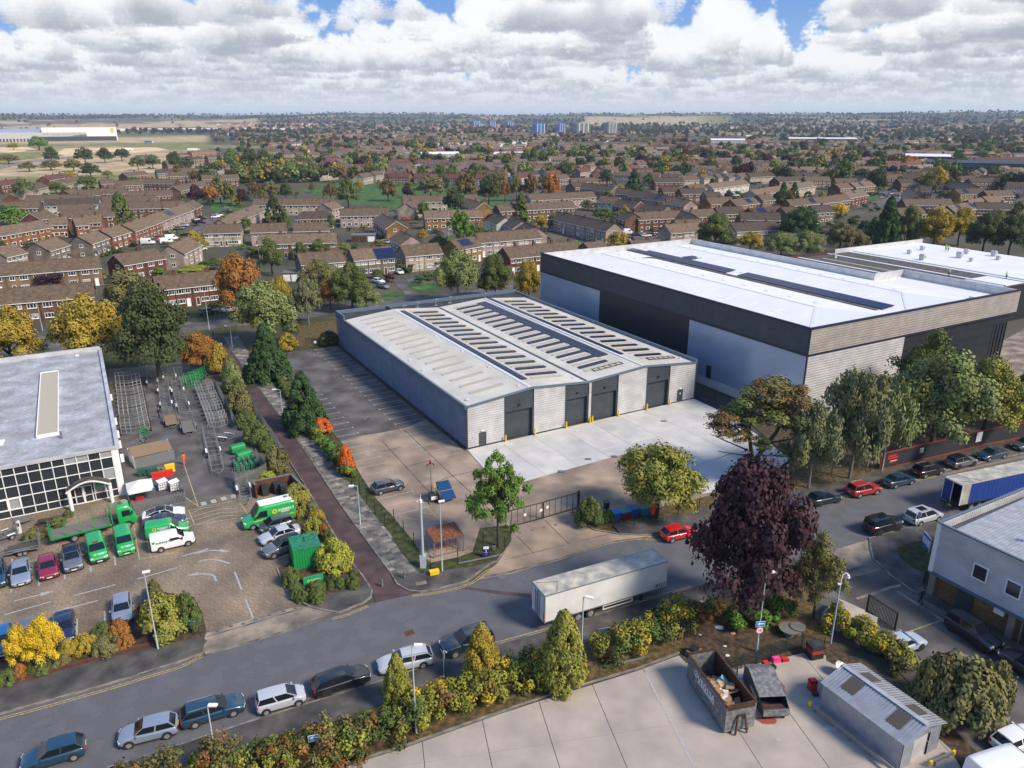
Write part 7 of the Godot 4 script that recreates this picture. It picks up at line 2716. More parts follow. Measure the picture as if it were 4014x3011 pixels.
func place_vehicles():
	var near_row:="cars parked along the near kerb"
	var far_row:="cars parked along the far kerb"
	car("mpv",g(-19.6,-48.6),g(-17.3,-49.6),1,"silver","silver tall hatchback parked at the near kerb behind the black car",near_row)
	car("estate",g(-15.1,-50.7),g(-12.8,-51.9),1,"black","black estate car at the near kerb between two silver cars",near_row,{"dark_rims":true})
	car("estate",g(-7.6,-54.1),g(-10.4,-53.2),-1,"silver","silver estate car at the near kerb behind a yellow green cypress",near_row,{"rails":true})
	car("big_suv",g(-2.5,-56.6),g(-4.8,-55.5),-1,"deep_teal","very dark sports utility car at the near kerb half hidden by a cypress",near_row)
	car("estate",g(-24.8,-47.2),g(-22.1,-48.5),1,"teal","dark blue estate with silver roof rails at the near kerb",near_row,{"rails":true})
	car("hatch",g(-26.6,-46.1),g(-28.7,-45.3),-1,"steel","grey blue hatchback at the near kerb with the hedge over its side",near_row)
	car("hatch",g(-32.6,-44),g(-34.6,-43),-1,"teal","dark blue hatchback at the near kerb in the bottom left corner",near_row)
	car("hatch",g(17.9,-74.7),g(20.4,-75.7),1,"red","bright red hatchback parked at the far kerb right of the gates",far_row)
	car("coupe",g(31.6,-80.5),g(34.6,-81.8),1,"blue","bright blue car with black roof behind the purple tree",far_row,{"dark_roof":true,"dark_rims":true})
	car("hatch",g(37.6,-83.1),g(40.3,-84.1),1,"deep_teal","very dark teal hatchback between the blue and the dull red car",far_row,{"dark_rims":true})
	car("suv",g(43.5,-85.3),g(46,-86.2),1,"brick_red","dull red crossover with silver roof rails at the far kerb",far_row,{"rails":true})
	car("saloon",g(49.2,-87.9),g(51.8,-89),1,"teal","dark blue saloon at the far kerb right of the dull red crossover",far_row)
	car("suv",g(54.5,-90.8),g(57.1,-91.8),1,"black","black sports utility car at the far kerb before the black hoarding",far_row,{"rails":true})
	car("suv",g(60.4,-93.5),g(63.1,-94.6),1,"grey","dark grey crossover with black rear at the far kerb by the hoarding",far_row,{"dark_roof":true,"dark_rims":true})
	car("coupe",g(68.7,-97.1),g(66.2,-96.1),-1,"teal","dark blue sloping-roofed car at the far kerb above the blue trailer",far_row)
	car("suv",g(75.8,-100.4),g(72.7,-99.1),-1,"slate","dark grey car cut by the right edge at the far kerb",far_row)
	car("offroad",g(41.7,-76.1),g(44.5,-77.3),1,"black","boxy black off-road car with spare wheel at the right corner","",{"spare":true,"dark_rims":true,"sunroof":true})
	car("people_carrier",g(47.5,-78.3),g(50.3,-79.5),1,"silver","silver people carrier in front of the boxy black off-road car","",{"sunroof":true,"rails":true})
	car("hatch",g(-16.6,-86.1),g(-14.3,-87.4),1,"slate","dark blue grey hatchback alone in the white bays of the car park","")
	car("saloon",g(34,-55.4),g(36.4,-56.4),1,"pale_blue","pale blue saloon beside the hedge in the right-hand yard","",{"dark_rims":true})
	car("big_suv",g(40.7,-59.3),g(41.9,-56.3),1,"black","large black car with the windscreen facing us beside the white clad building","",{"dark_rims":true})
	car("big_suv",g(43.9,-52),g(43,-53.8),-1,"black","black car cut by the right edge below the large black car","")
	car("hatch",g(37.3,-44.3),g(39.8,-45.3),1,"white","white hatchback in the bottom right corner","")
	van("large_van",g(33.5,-40.6),g(37.4,-41.9),1,"white","white van cut by the bottom edge at the right","")
	car("coupe",g(-43.3,-79.5),g(-39.5,-81.1),0,"white","white electric car with dark roof by the palisade pen","",{"dark_roof":true,"dark_rims":true})
	car("saloon",g(-42.4,-77.9),g(-38.7,-79.3),0,"navy","dark blue saloon between the white car and the green van","")
	var gv:=van("small_van",g(-41.1,-75.8),g(-37.5,-77.3),0,"green","small green van between the dark blue saloon and the white van")
	badge(gv,v(-1.3,1.35,.945),Basis.IDENTITY,.42)
	var wv:=van("small_van",g(-38.5,-72.7),g(-36.1,-74),1,"white","small white van with dark green lettering, nearest of its row")
	lettering(wv,"enterprise",v(-1.75,1.22,.94),Basis.IDENTITY,.30,M.green_bin,true)
	cube("logo_block",.28,.24,.02,M.sign_green,wv,-1.95,1.34,.935)
	for q in [[g(-44.3,-76),g(-41.6,-71.6),"small green van facing us right of the green pick-up"]]:
		var g2:=van("small_van",q[0],q[1],0,"green",q[2],"",{"dark_bumper":false})
		badge(g2,v(1.78,1.02,.32),Basis(v(0,0,-1),v(-.93,.36,0).normalized(),v(.36,.93,0).normalized()),.26)
	var pk:=van("small_van",g(-46.7,-74.5),g(-43.6,-69.9),0,"green","green pick-up with amber beacon facing us between the grey car and the van","",{"called": "parked_pickup"})
	cube("beacon",.22,.1,.5,M.tail_lamp,pk,.45,1.90,0)
	badge(pk,v(1.78,1.02,.34),Basis(v(0,0,-1),v(-.93,.36,0).normalized(),v(.36,.93,0).normalized()),.28)
	var row:="cars parked in the forecourt row facing us"
	car("suv",g(-48.3,-72.6),g(-45.5,-68.3),0,"grey","grey crossover with black roof, left of the green pick-up",row,{"dark_roof":true})
	car("hatch",g(-49.9,-70.9),g(-47.4,-67.1),0,"maroon","maroon hatchback between the grey crossover and the blue grey saloon",row)
	car("saloon",g(-52.1,-69.9),g(-49.7,-66.1),0,"steel","blue grey saloon left of the maroon hatchback",row)
	car("suv",g(-54.2,-69.2),g(-51.8,-65.4),0,"teal","dark blue car cut by the left edge in the forecourt row",row)
	car("hatch",g(-38.1,-63.2),g(-36.7,-60.4),0,"steel","grey blue car behind the orange shrub of the planted bed","")
	car("saloon",g(-42.3,-60.6),g(-40.6,-57.5),0,"navy","dark blue car right behind the bright yellow tree","")
	car("hatch",g(-44.8,-59.3),g(-43.1,-56.7),0,"grey","grey car hidden behind the bright yellow trees","")
	car("hatch",g(-46.9,-58.7),g(-44.8,-55.3),0,"azure","bright blue car at the left edge beside the yellow tree","")
	car("hatch",g(-35.7,-64.1),g(-34.3,-61.2),0,"black","dark car hidden behind the shrubs by the lamp post","")
	var tv:=van("large_van",g(-26.6,-79.4),g(-29.8,-77.6),-1,"green","tall green van with white roof panel, yellow badge and white lettering")
	badge(tv,v(-.6,1.75,-1.035),Basis(v(-1,0,0),Vector3.UP,v(0,0,-1)),.55)
	cube("roof_panel",3.7,.05,1.5,M.white,tv,-.9,2.69,0)
	cube("stripe",4.6,.07,.02,M.yellow,tv,-.5,1.05,-1.03)
	cube("roof_vent",.4,.08,.4,M.lead,tv,-2.2,2.75,.2)
	car("mpv",g(-25.7,-78),g(-28.1,-76.4),-1,"slate","dark grey tall hatchback next to the tall green van","",{"called": "parked_car"})
	car("saloon",g(-24.4,-75.8),g(-27.1,-74),-1,"silver","silver saloon between the dark tall hatchback and the grey crossover","")
	car("suv",g(-23.6,-73.1),g(-25.6,-71.5),-1,"grey","blue grey crossover beside the green container","",{"dark_roof":true})
	box_trailer()
	curtain_trailer()
	flatbed()
	var kinds:={"white": "white car","red": "red car","navy": "dark blue car","silver": "silver car","black": "black car","grey": "grey car","teal": "dark teal car","pale_blue": "pale blue car"}
	var streets:=[
		["A","in the street of terraced houses at the left",[[g(-137.2,-288.5),.1,"white","van"],[g(-138.2,-300.9),.4,"red","hatch"],[g(-137.4,-294.2),.4,"grey","hatch"],[g(-131.1,-290.4),.7,"white","van"],[g(-132.8,-298.9),.7,"white","van"],[g(-131.5,-310.4),.1,"black","saloon"],[g(-139.3,-283),.1,"black","hatch"],[g(-144,-338.3),.1,"pale_blue","hatch"],[g(-146.9,-354.1),.3,"black","hatch"],[g(-146.5,-358),.3,"white","hatch"],[g(-145.9,-364.3),.1,"teal","hatch"],[g(-141.4,-368.4),.6,"white","hatch"],[g(-141.9,-374.4),.6,"white","hatch"],[g(-144.1,-392.3),.0,"grey","van"],[g(-142,-328.5),.2,"grey","hatch"],[g(-120.7,-294.2),1.2,"grey","hatch"],[g(-115.2,-283),1.2,"navy","hatch"],[g(-111.9,-274.3),.6,"white","hatch"],[g(-255.1,-820),.1,"white","hatch"],[g(-162.6,-602.1),.2,"white","hatch"]]],
		["B","in the lanes between the middle house rows",[[g(-30.7,-317),.1,"navy","saloon"],[g(-56.5,-388.3),.1,"grey","hatch"],[g(47.1,-314.8),.1,"white","van"],[g(50.3,-310.4),.2,"navy","hatch"],[g(53.8,-307.5),.2,"white","hatch"],[g(56,-309.2),.2,"teal","hatch"],[g(59.2,-314.8),.4,"red","hatch"],[g(-47.7,-290.4),.2,"silver","hatch"],[g(-123.2,-646.5),.9,"white","van"],[g(-114.3,-619.4),.1,"white","hatch"],[g(-32.9,-329.9),.3,"black","hatch"],[g(-49.7,-359.7),.3,"red","hatch"],[g(76.8,-896.6),1.2,"silver","hatch"],[g(83.7,-957.3),1.2,"white","hatch"],[g(-15.2,-446.9),.2,"red","hatch"]]],
		["C","in the car filled street at the right",[[g(225.2,-497.3),.0,"black","hatch"],[g(209.6,-462.9),.0,"silver","hatch"],[g(197.4,-436.9),.0,"black","saloon"],[g(190.3,-426.5),.0,"navy","hatch"],[g(250.1,-516.9),.0,"maroon","hatch"],[g(248.9,-508),.0,"white","hatch"],[g(236,-486.9),.6,"silver","hatch"],[g(232.5,-474.1),.3,"black","hatch"],[g(236.5,-475.1),.2,"grey","hatch"],[g(228.9,-458.3),.1,"white","hatch"],[g(227.1,-477),1.1,"navy","hatch"],[g(233.8,-492),1.1,"silver","hatch"],[g(219.2,-462.9),1.1,"white","hatch"],[g(212.8,-431.2),.1,"white","hatch"],[g(150,-513.5),.2,"silver","hatch"],[g(136.3,-475.1),.2,"white","hatch"],[g(140.6,-480.9),.2,"black","hatch"],[g(96.2,-379.6),.2,"white","hatch"],[g(97.5,-345.3),.3,"pale_blue","hatch"],[g(148.9,-370.4),.4,"black","hatch"],[g(244,-716.8),.0,"white","hatch"],[g(295,-486.9),.9,"red","hatch"],[g(260.3,-530.9),.0,"pale_blue","hatch"]]]]
	for s in streets:
		var seen:={}
		for q in s[2]:
			var what:String=("white van" if q[3]=="van" and q[2]=="white" else "grey van") if q[3]=="van" else kinds.get(q[2],"dark red car")
			seen[what]=seen.get(what,0)+1
		for q in s[2]:
			var what:String=("white van" if q[3]=="van" and q[2]=="white" else "grey van") if q[3]=="van" else kinds.get(q[2],"dark red car")
			var label:String="small parked %s %s" % [what,s[1]]
			small_car(q[3],q[0],q[1],q[2],label,"%ss parked %s" % [what,s[1]] if seen[what]>1 else "")
	car("hatch",g(-35.5,-233.2),g(-33.3,-228.7),0,"white","white hatchback on the drive of the cream semi-detached house")
	car("hatch",g(-40.1,-218.4),g(-37,-215.9),0,"white","white car parked beside the verge left of the cul-de-sac")
	car("hatch",g(-37.4,-211.2),g(-34.8,-208.9),0,"grey","grey car beside the verge left of the cul-de-sac, nearest the road")
	car("hatch",g(-20.8,-220),g(-18.2,-220.9),0,"white","white car under the trees at the right end of the cul-de-sac")
	car("hatch",g(-12.1,-226.9),g(-9.3,-228.7),0,"silver","silver car behind the trees right of the cul-de-sac")
	car("hatch",g(-19.5,-238),g(-18.2,-235.1),0,"maroon","dark red car beside the house with the red door")
	car("suv",g(-74.9,-178.8),g(-72.3,-181.1),0,"slate","dark sports utility car on the verge of the red brick terrace")
	car("saloon",g(-70.4,-181.6),g(-68,-184),0,"silver","silver car on a low trailer right of the dark utility car")
func ranked(looks:Array,i:int)->String:
	var all:=looks.count(looks[i])
	if all==1:
		return looks[i]
	var k:=looks.slice(0,i).count(looks[i])
	var order:=["leftmost","second from the left,","third from the left,","fourth from the left,","fifth from the left,","sixth from the left,","seventh from the left,","eighth from the left,","ninth from the left,","tenth from the left,"]
	return ("rightmost" if k==all-1 else (order[k] if k<10 else "%dth from the left," % (k+1)))+" "+looks[i]
func place_trees():
	rng.seed=99
	var list:={
		"behind the flat roofed office": "round gold -94.0 -136.5 11.5 6.6;round gold -78.8 -136.5 14.0 6.5;round olive -83.8 -162.7 13.2 7.0;round dark -63.9 -130.6 16.6 6.7;round orange -57.7 -135.1 7.4 3.6",
		"beside the top end of the brown track": "round orange -62.9 -172.8 15.1 5.4;round light -51.6 -153.6 13.1 6.6;round gold -54.1 -175.0 10.0 3.0;weep willow -46.7 -169.9 11.0 3.6",
		"in the hedge between slab path and car park": "cone fir -44.5 -131.7 10.3 4.1;cone fir -31.6 -107.6 9.3 3.5",
		"by the cul-de-sac mouth behind the low warehouse": "round olive -50.8 -197.0 10.0 4.9;round orange -45.1 -185.1 7.3 3.5;round green -39.3 -183.2 11.5 4.8;round light -36.1 -183.2 6.3 4.6",
		"between the main road and the tall warehouse": "weep light -13.8 -191.7 13.3 6.0;round green -4.4 -197.0 11.0 4.4;round gold 4.3 -191.7 10.4 3.8",
		"before the cream semi-detached houses": "feather bright -18.0 -267.3 14.8 4.5",
		"at the left of the black gates": "feather bright -1.5 -73.9 10.6 3.2",
		"over the blue bins right of the gates": "round ygreen 17.2 -80.2 9.5 5.1",
		"beside the near kerb, overhanging the road": "round purple 22.1 -61.1 15.5 5.5",
		"right of the large dark purple tree": "oval olive 28.7 -61.1 8.6 2.5",
		"left of the black hoarding, before the tall warehouse": "weep willow 38.1 -88.0 11.2 3.7;weep willow 44.5 -90.7 15.4 4.8;weep light 50.1 -93.5 12.8 3.4",
		"tallest behind the black hoarding": "oval green 64.4 -111.9 14.6 5.0",
		"behind the black hoarding": "round light 60.1 -100.0 14.2 6.9;round ygreen 69.4 -103.7 11.8 4.9;round green 77.2 -107.2 8.6 3.4",
		"in the hedge along the near footway": "column ygreen -9.2 -49.6 5.1 1.2;column gold -2.5 -52.1 6.0 1.6;column ygreen 4.2 -51.5 7.8 2.0",
		"in the tree belt behind the tall warehouse": "round green 72.8 -274.1 12.2 6.9;round gold 84.5 -270.8 6.8 5.2;round light 91.3 -258.2 8.5 5.6;round fir 106.6 -284.6 13.9 7.6;round light 100.5 -259.1 8.8 5.5;round yellow 153.5 -364.6 7.1 3.8;round olive 114.9 -267.6 10.5 5.4;round olive 122.8 -270.8 6.8 3.6;cone green 132.2 -281.0 11.1 4.8;cone fir 133.6 -274.1 19.0 6.5;round olive 143.0 -277.5 14.3 4.5;round gold 151.0 -274.1 14.4 6.4;round gold 165.9 -284.6 13.3 5.3;round dark 163.8 -265.3 13.3 6.2;round olive 198.8 -318.7 9.4 5.1;round dark 171.0 -262.2 13.4 6.6",
		"among the houses right of the park": "round_mid green 185.4 -839.6 5.5 5.7;round_mid gold 152.2 -674.3 4.4 4.7;round_mid green 97.0 -392.5 4.9 3.1;round_mid green 204.7 -825.2 4.9 4.8;round_mid lime 212.4 -811.3 4.5 5.7;round_mid dark 124.8 -449.5 5.6 2.8;round_mid dark 193.9 -680.1 12.0 5.0;round_mid gold 188.1 -583.3 6.1 4.0;cone_mid fir 149.7 -431.2 11.7 3.6;round_mid green 148.9 -428.8 7.8 3.6;cone_mid fir 162.2 -449.5 10.3 3.5;round_mid dark 243.6 -670.5 8.7 5.5;round_mid dark 271.4 -721.1 10.5 5.8;cone_mid dark 242.1 -626.4 8.8 2.3;round_mid olive 222.8 -569.3 3.2 3.6;round_mid light 212.8 -530.9 3.0 3.8;round_mid green 229.3 -545.7 16.9 7.8;round_mid dark 282.0 -646.9 4.3 2.5;round_mid dark 271.5 -604.1 7.8 4.6;round_mid dark 232.0 -495.2 13.7 5.1;round_mid orange 373.1 -743.5 10.8 11.3;cone_mid dark 215.2 -417.3 4.4 1.2;round_mid lime 295.0 -566.6 7.3 4.0;round_mid dark 198.3 -373.4 4.0 1.9;round_mid gold 270.6 -499.4 15.2 6.9;round_mid olive 408.9 -748.1 7.0 7.3;round_mid olive 245.3 -441.0 6.4 4.8;round_mid dark 277.5 -497.3 8.5 3.3;round_mid olive 472.7 -797.9 8.2 9.3;round_mid dark 339.2 -549.5 3.7 2.7;round_mid gold 407.1 -629.7 5.9 4.4",
		"in the row of park trees": "round_mid green -85.4 -406.1 14.3 6.5;round_mid brown -70.8 -445.2 11.0 5.8;round_mid purple -62.0 -463.0 6.7 3.5;round_mid green -66.0 -577.0 11.4 5.2;round_mid olive -48.3 -463.0 12.2 8.3;round_mid green -52.9 -577.0 12.9 4.7;round_mid green -42.3 -563.2 13.0 5.7;round_mid dark -28.1 -379.3 12.3 5.2;round_mid brown -26.6 -445.2 14.0 7.6;round_mid green -25.6 -563.2 12.2 7.3;round_mid dark -12.6 -421.0 15.0 6.4;round_mid olive -9.4 -525.5 11.8 5.3;round_mid orange -4.1 -445.2 11.0 3.6;round_mid olive 2.6 -445.2 14.2 4.3;cone_mid green 4.2 -355.7 12.6 4.5;round_mid brown 11.0 -445.2 14.9 4.9;round_mid orange 21.6 -445.2 14.9 6.0",
		"among the houses beyond the park": "round_mid dark -137.4 -1077.0 14.0 8.4;round_mid green -41.3 -361.4 7.9 3.6;round_mid dark -110.2 -1077.0 15.0 10.5;round_mid dark -53.2 -849.1 6.4 5.0;round_mid dark -50.5 -1077.0 12.0 9.4;round_mid dark -22.5 -762.5 10.3 5.4;round_mid green -7.2 -283.0 5.7 4.3;round_mid dark 0.7 -849.1 11.1 5.0;round_mid dark 23.9 -880.2 13.1 4.3;round_mid gold 12.4 -326.1 5.8 3.9;round_mid green 33.0 -849.1 12.7 5.0;round_mid green 17.6 -326.1 6.4 2.9;round_mid dark 41.0 -606.7 12.6 6.9;cone_mid dark 64.3 -814.4 12.8 4.9;round_mid bright 22.0 -264.5 4.5 4.8;round_mid olive 39.4 -400.5 4.7 4.4;round_mid green 42.1 -351.4 6.2 4.9;round_mid dark 65.8 -543.7 11.3 5.7;round_mid green 53.4 -434.4 6.3 4.3;round_mid olive 46.4 -340.8 5.7 3.1;round_mid gold 37.7 -274.3 6.1 4.7;round_mid gold 67.0 -484.1 5.6 2.9;cone_mid fir 79.2 -508.4 14.2 6.0;round_mid green 95.9 -550.1 8.2 3.7;round_mid dark 133.5 -695.7 9.8 4.2",
		"among the houses left of the park": "round_mid bright -188.8 -283.0 5.2 3.5;round_mid bright -219.3 -339.3 7.9 7.3;round_mid green -286.0 -458.4 10.9 6.5;round_mid olive -331.5 -552.7 4.2 3.8;round_mid green -287.0 -492.3 6.9 5.5;round_mid gold -342.0 -609.8 6.4 4.8;round_mid green -278.9 -513.9 9.2 6.7;round_mid dark -333.1 -622.7 11.1 7.6;round_mid olive -321.3 -626.0 5.3 4.7;cone_mid green -171.3 -339.3 14.6 6.0;round_mid green -253.4 -525.5 7.5 5.3;round_mid green -339.4 -716.7 12.0 7.3;round_mid green -335.9 -738.9 11.6 7.5;round_mid dark -305.0 -716.7 15.3 6.5;round_mid green -188.2 -446.9 3.5 2.7;round_mid purple -302.7 -738.9 10.0 4.9;round_mid purple -167.6 -413.4 10.9 5.2;round_mid orange -163.0 -421.0 10.6 5.0;cone dark -115.3 -296.9 4.6 1.6;cone_mid dark -281.6 -762.5 11.6 4.8;round_mid olive -160.4 -428.8 14.7 6.3;round_mid olive -154.4 -428.8 10.3 4.4;round_mid purple -145.9 -421.0 8.5 4.1;round_mid green -110.0 -319.2 5.8 3.1;round_mid dark -230.1 -695.7 18.8 8.5;round_mid brown -146.9 -445.2 10.6 4.6;round_mid dark -224.3 -716.7 16.7 6.6;round_mid dark -179.8 -577.0 10.8 5.9;round_mid olive -138.1 -445.2 11.0 5.5;cone_mid dark -104.0 -339.3 13.7 5.3;round_mid dark -169.3 -570.1 10.7 4.9;round_mid green -90.9 -308.3 10.4 2.0;round_mid dark -128.8 -445.2 9.9 4.1;round_mid green -156.9 -591.5 11.6 5.0;round_mid gold -91.7 -351.4 4.0 2.0;round_mid gold -87.1 -351.4 3.6 1.7;round_mid brown -103.6 -445.2 9.8 4.2;round_mid green -76.5 -326.1 6.4 1.6",
		"near the far white distribution shed": "round_mid olive -521.0 -820.0 9.2 11.2;round_mid lime -739.9 -1182.2 9.9 9.2;round_mid olive -428.2 -699.8 7.9 8.2;round_mid bright -695.3 -1170.8 18.2 15.5;round_mid olive -421.2 -721.0 8.1 9.9;round_mid dark -473.0 -814.4 15.8 8.3;round_mid olive -388.5 -699.8 10.5 8.2;round_mid dark -438.8 -814.4 15.4 10.2;round_mid dark -433.3 -843.1 14.0 8.6;round_mid dark -430.1 -873.8 12.9 8.9",
		"among the brick terraces behind the office": "round purple -128.5 -208.9 5.0 4.5;round olive -119.7 -216.7 4.5 2.8;round bright -105.6 -226.0 2.6 2.1;round lime -97.5 -230.5 2.4 5.3;round green -93.6 -238.0 3.6 2.5",
		"in the gardens of the pebble-dashed semis": "round green -72.3 -227.8 10.7 4.5;round green -70.9 -255.5 5.6 2.3;round olive -59.8 -220.9 4.8 2.0;round green -65.6 -261.2 6.1 3.8;round willow -51.9 -215.9 5.3 4.3;round light -58.3 -265.8 3.8 3.0;round green -45.6 -220.9 4.1 3.0;round green -40.1 -224.3 2.4 2.1;round green -25.8 -271.9 5.3 3.7",
		"hanging over the depot's far fence": "bush gold -54.8 -135.2 5.7 2.1;bush olive -50.8 -130.5 4.8 1.5;bush light -48.5 -125.0 5.3 1.8;bush green -44.3 -115.6 5.8 1.1;bush olive -43.6 -114.0 4.9 2.0",
		"along the depot's right-hand fence": "bush light -48.2 -123.9 3.8 1.6;bush olive -45.0 -116.4 3.7 1.4;bush green -40.9 -108.5 3.0 1.7;bush green -37.3 -102.2 3.6 1.9;bush lime -32.7 -91.3 1.0 1.3;bush green -35.1 -99.9 2.3 1.2;bush olive -31.6 -93.0 3.8 1.7",
		"behind the tall green van": "bush ygreen -26.7 -84.6 2.3 1.6;bush willow -24.3 -82.5 0.9 0.7",
		"on the planted island by the depot entrance": "bush green -22.5 -66.7 2.0 1.0;bush green -21.9 -65.6 0.9 0.8;bush ygreen -25.8 -81.0 3.3 1.2;bush green -21.3 -64.3 1.2 0.7;bush green -20.6 -63.8 1.1 0.7;bush willow -24.1 -81.5 1.5 0.7;bush ygreen -22.7 -76.5 2.3 1.2;bush gold -23.1 -79.7 1.5 1.0;bush green -19.7 -65.7 1.0 1.0;bush green -19.2 -63.8 1.4 0.9;bush orange -21.4 -76.1 1.7 0.5;bush green -20.6 -74.9 1.6 0.6;bush green -18.3 -65.8 0.9 0.4;bush dark -18.5 -67.0 0.8 0.7;bush lime -18.8 -69.7 3.2 2.1;bush green -17.3 -66.2 1.0 0.7;bush green -16.1 -66.0 1.6 0.7;bush green -16.5 -68.3 0.7 0.4",
		"by the navy sign at the forecourt bed": "bush olive -34.6 -62.8 3.1 0.8;bush ygreen -32.1 -59.0 4.1 2.2;bush green -30.1 -59.5 3.9 1.2",
		"in the bed above the low brick wall": "bush green -42.6 -52.4 1.2 1.0;bush orange -41.7 -52.9 1.4 0.6;bush green -40.6 -53.6 1.2 1.0;bush olive -39.5 -54.5 1.2 1.0;bush gold -39.2 -55.8 1.6 0.9;bush gold -38.0 -56.3 1.9 1.1;bush green -37.2 -57.8 1.9 1.1;bush olive -36.1 -56.3 1.6 1.4;bush orange -35.7 -57.8 2.3 1.0;bush orange -34.7 -56.8 1.5 0.8",
		"in the bed beside the office front": "bush olive -53.9 -75.5 1.4 1.3;bush green -53.0 -78.6 1.2 0.9;bush green -53.0 -80.6 0.9 0.6",
		"beside the blue bins right of the gates": "bush green 9.0 -78.6 3.6 1.6;bush bright 11.3 -79.5 1.6 0.8",
		"on the mown grass behind the low warehouse": "bush gold -46.0 -150.2 3.4 2.1;bush olive -48.9 -164.6 2.4 1.5;bush dark -38.4 -153.6 3.0 2.2",
		"at the lower end of the car park hedge": "bush gold -30.0 -107.1 1.7 0.8;bush flame -28.6 -106.0 2.5 1.5;bush orange -23.2 -95.6 2.4 0.6;bush flame -22.2 -92.7 3.9 1.1",
		"over the old timber fence behind the metal shed": "bush olive 33.4 -48.6 5.7 1.9;bush olive 35.2 -48.2 6.0 3.2;bush olive 38.7 -49.5 4.5 1.5",
		"leaning over the low brick wall": "round yellow -42.0 -53.8 4.2 1.3;round yellow -40.2 -54.2 5.0 1.5"}
	var kinds:={"cone": "conifer","cone_mid": "conifer","weep": "weeping birch","feather": "feathery leaved tree","column": "columnar tree","bush": "shrub"}
	var tones:={"dark": "dark green","light": "pale green","bright": "bright green","olive": "olive green","lime": "lime green","yellow": "bright yellow","gold": "golden","orange": "orange brown","brown": "brownish","purple": "dark purple","fir": "deep green","ygreen": "yellow green","willow": "grey green","flame": "orange red"}
	for zone in list:
		var rows:Array=list[zone].split(";")
		var looks:=[]
		for q in rows:
			var f:PackedStringArray=q.split(" ")
			looks.append("%s %s %s" % [tones.get(f[1],f[1]),kinds.get(f[0],"broadleaf tree"),zone])
		for i in rows.size():
			var f:PackedStringArray=rows[i].split(" ")
			plant(f[0],f[1],g(float(f[2]),float(f[3])),float(f[4]),float(f[5]),ranked(looks,i),"shrub" if f[0]=="bush" else "tree")
	var base:=g(31.3,-88.7)
	var o:=thing("broadleaf_tree","half bare maple with exposed forking limbs beside the pale apron","tree",base,.0)
	var b:=mb()
	var h:=13.06
	var limb:=[[v(0,-.2,0),v(-.4,2.6,.1),.36,.3],[v(-.4,2.6,.1),v(1.8,5.8,-.4),.26,.18],[v(1.8,5.8,-.4),v(2.9,8.6,-.8),.18,.08],[v(-.4,2.6,.1),v(-1.2,6.0,.3),.24,.16],[v(-1.2,6.0,.3),v(-.9,9.0,.2),.15,.06],[v(-1.2,5.4,.3),v(-3.4,7.2,.6),.13,.05],[v(1.0,4.6,-.2),v(3.8,5.4,.2),.12,.05],[v(-.8,3.4,.2),v(-4.2,4.2,.8),.10,.03],[v(-1.0,4.0,.2),v(-4.6,5.4,-.5),.09,.03],[v(2.2,6.6,-.6),v(4.4,7.2,-.2),.1,.04],[v(-2.6,3.9,.5),v(-4.4,3.4,1.0),.05,.02],[v(-3.0,4.8,.0),v(-5.0,5.8,.2),.05,.02],[v(.4,3.4,0),v(3.4,3.6,.8),.09,.03]]
	var k:=h/10.2
	for q in limb:
		b.tube(q[0]*k,q[1]*k,q[2]*k,q[3]*k,7,false)
	put("trunk",b.done(),M.bark,o)
	for q in [[v(1.6,9.0,-.6),3.7,"olive"],[v(-.6,8.7,.0),3.0,"green"],[v(3.4,7.7,-.7),2.9,"dark"],[v(-3.4,7.0,.5),2.3,"brown"],[v(-2.2,5.9,.4),1.6,"brown"],[v(.0,5.0,.8),1.3,"dark"],[v(.4,9.6,-.2),2.4,"brown"],[v(3.0,9.0,-.8),2.5,"brown"]]:
		var cl:=[]
		for i in 15:
			cl.append([ball(rng)*.68,.4])
		var c:=put("crown",crown(cl,230,.045,.8),M["leaf_"+q[2]],o,q[0]*k)
		c.scale=v(q[1],q[1]*.72,q[1])*k
	hedge("hedge",[g(-32.1,-36.4),g(-26.12,-39.06),g(-18.83,-42.23)],4.2,4.3,[TONE.olive,TONE.green,TONE.lime,TONE.rust,TONE.green,TONE.olive],"tall ragged hedge of green and rust hiding the parked cars at bottom left",.3)
	hedge("hedge",[g(-18.83,-42.23),g(-12.55,-44.83),g(-7.33,-47.37)],3.4,2.5,[TONE.olive,TONE.lime,TONE.green,TONE.rust,TONE.green],"lower green and rust hedge behind the fence-mounted 15 sign")
	hedge("hedge",[g(-8.1,-48.2),g(-5.9,-49.2),g(-3.1,-50.5),g(-.5,-52),g(2.8,-53),g(5.4,-54.1)],3.3,2.5,[TONE.lime,TONE.green,TONE.yellow,TONE.olive,TONE.rust,TONE.lime],"yellow green hedge with rusty leaves between two lamp posts at the footway")
	hedge("hedge",[g(7.4,-55.3),g(9.8,-56.2),g(11.4,-57.1),g(14.2,-58.9),g(16.1,-59.9)],3.2,2.5,[TONE.lime,TONE.olive,TONE.lime,TONE.yellow,TONE.green],"feathery lime green hedge in front of the white trailer")
	hedge("hedge",[g(16.3,-60.4),g(18.4,-60.9),g(19.9,-61.1)],2.2,1.9,[TONE.olive,TONE.green,TONE.rust],"dull olive hedge left of the bright green shrubs")
	hedge("hedge",[g(20.2,-59.9),g(22.1,-60.1),g(24.4,-60.9),g(26.7,-61.6)],2.8,1.8,[TONE.bright,TONE.green,TONE.bright],"bright green low hedge beneath the dark purple tree",.2)
	hedge("hedge",[g(29.6,-59.9),g(31,-58.9),g(32.4,-57.4),g(33,-55),g(34.1,-53.4)],2.6,2.2,[TONE.lime,TONE.yellow,TONE.lime,TONE.olive],"yellow green hedge beside the camera pole in the right-hand yard")
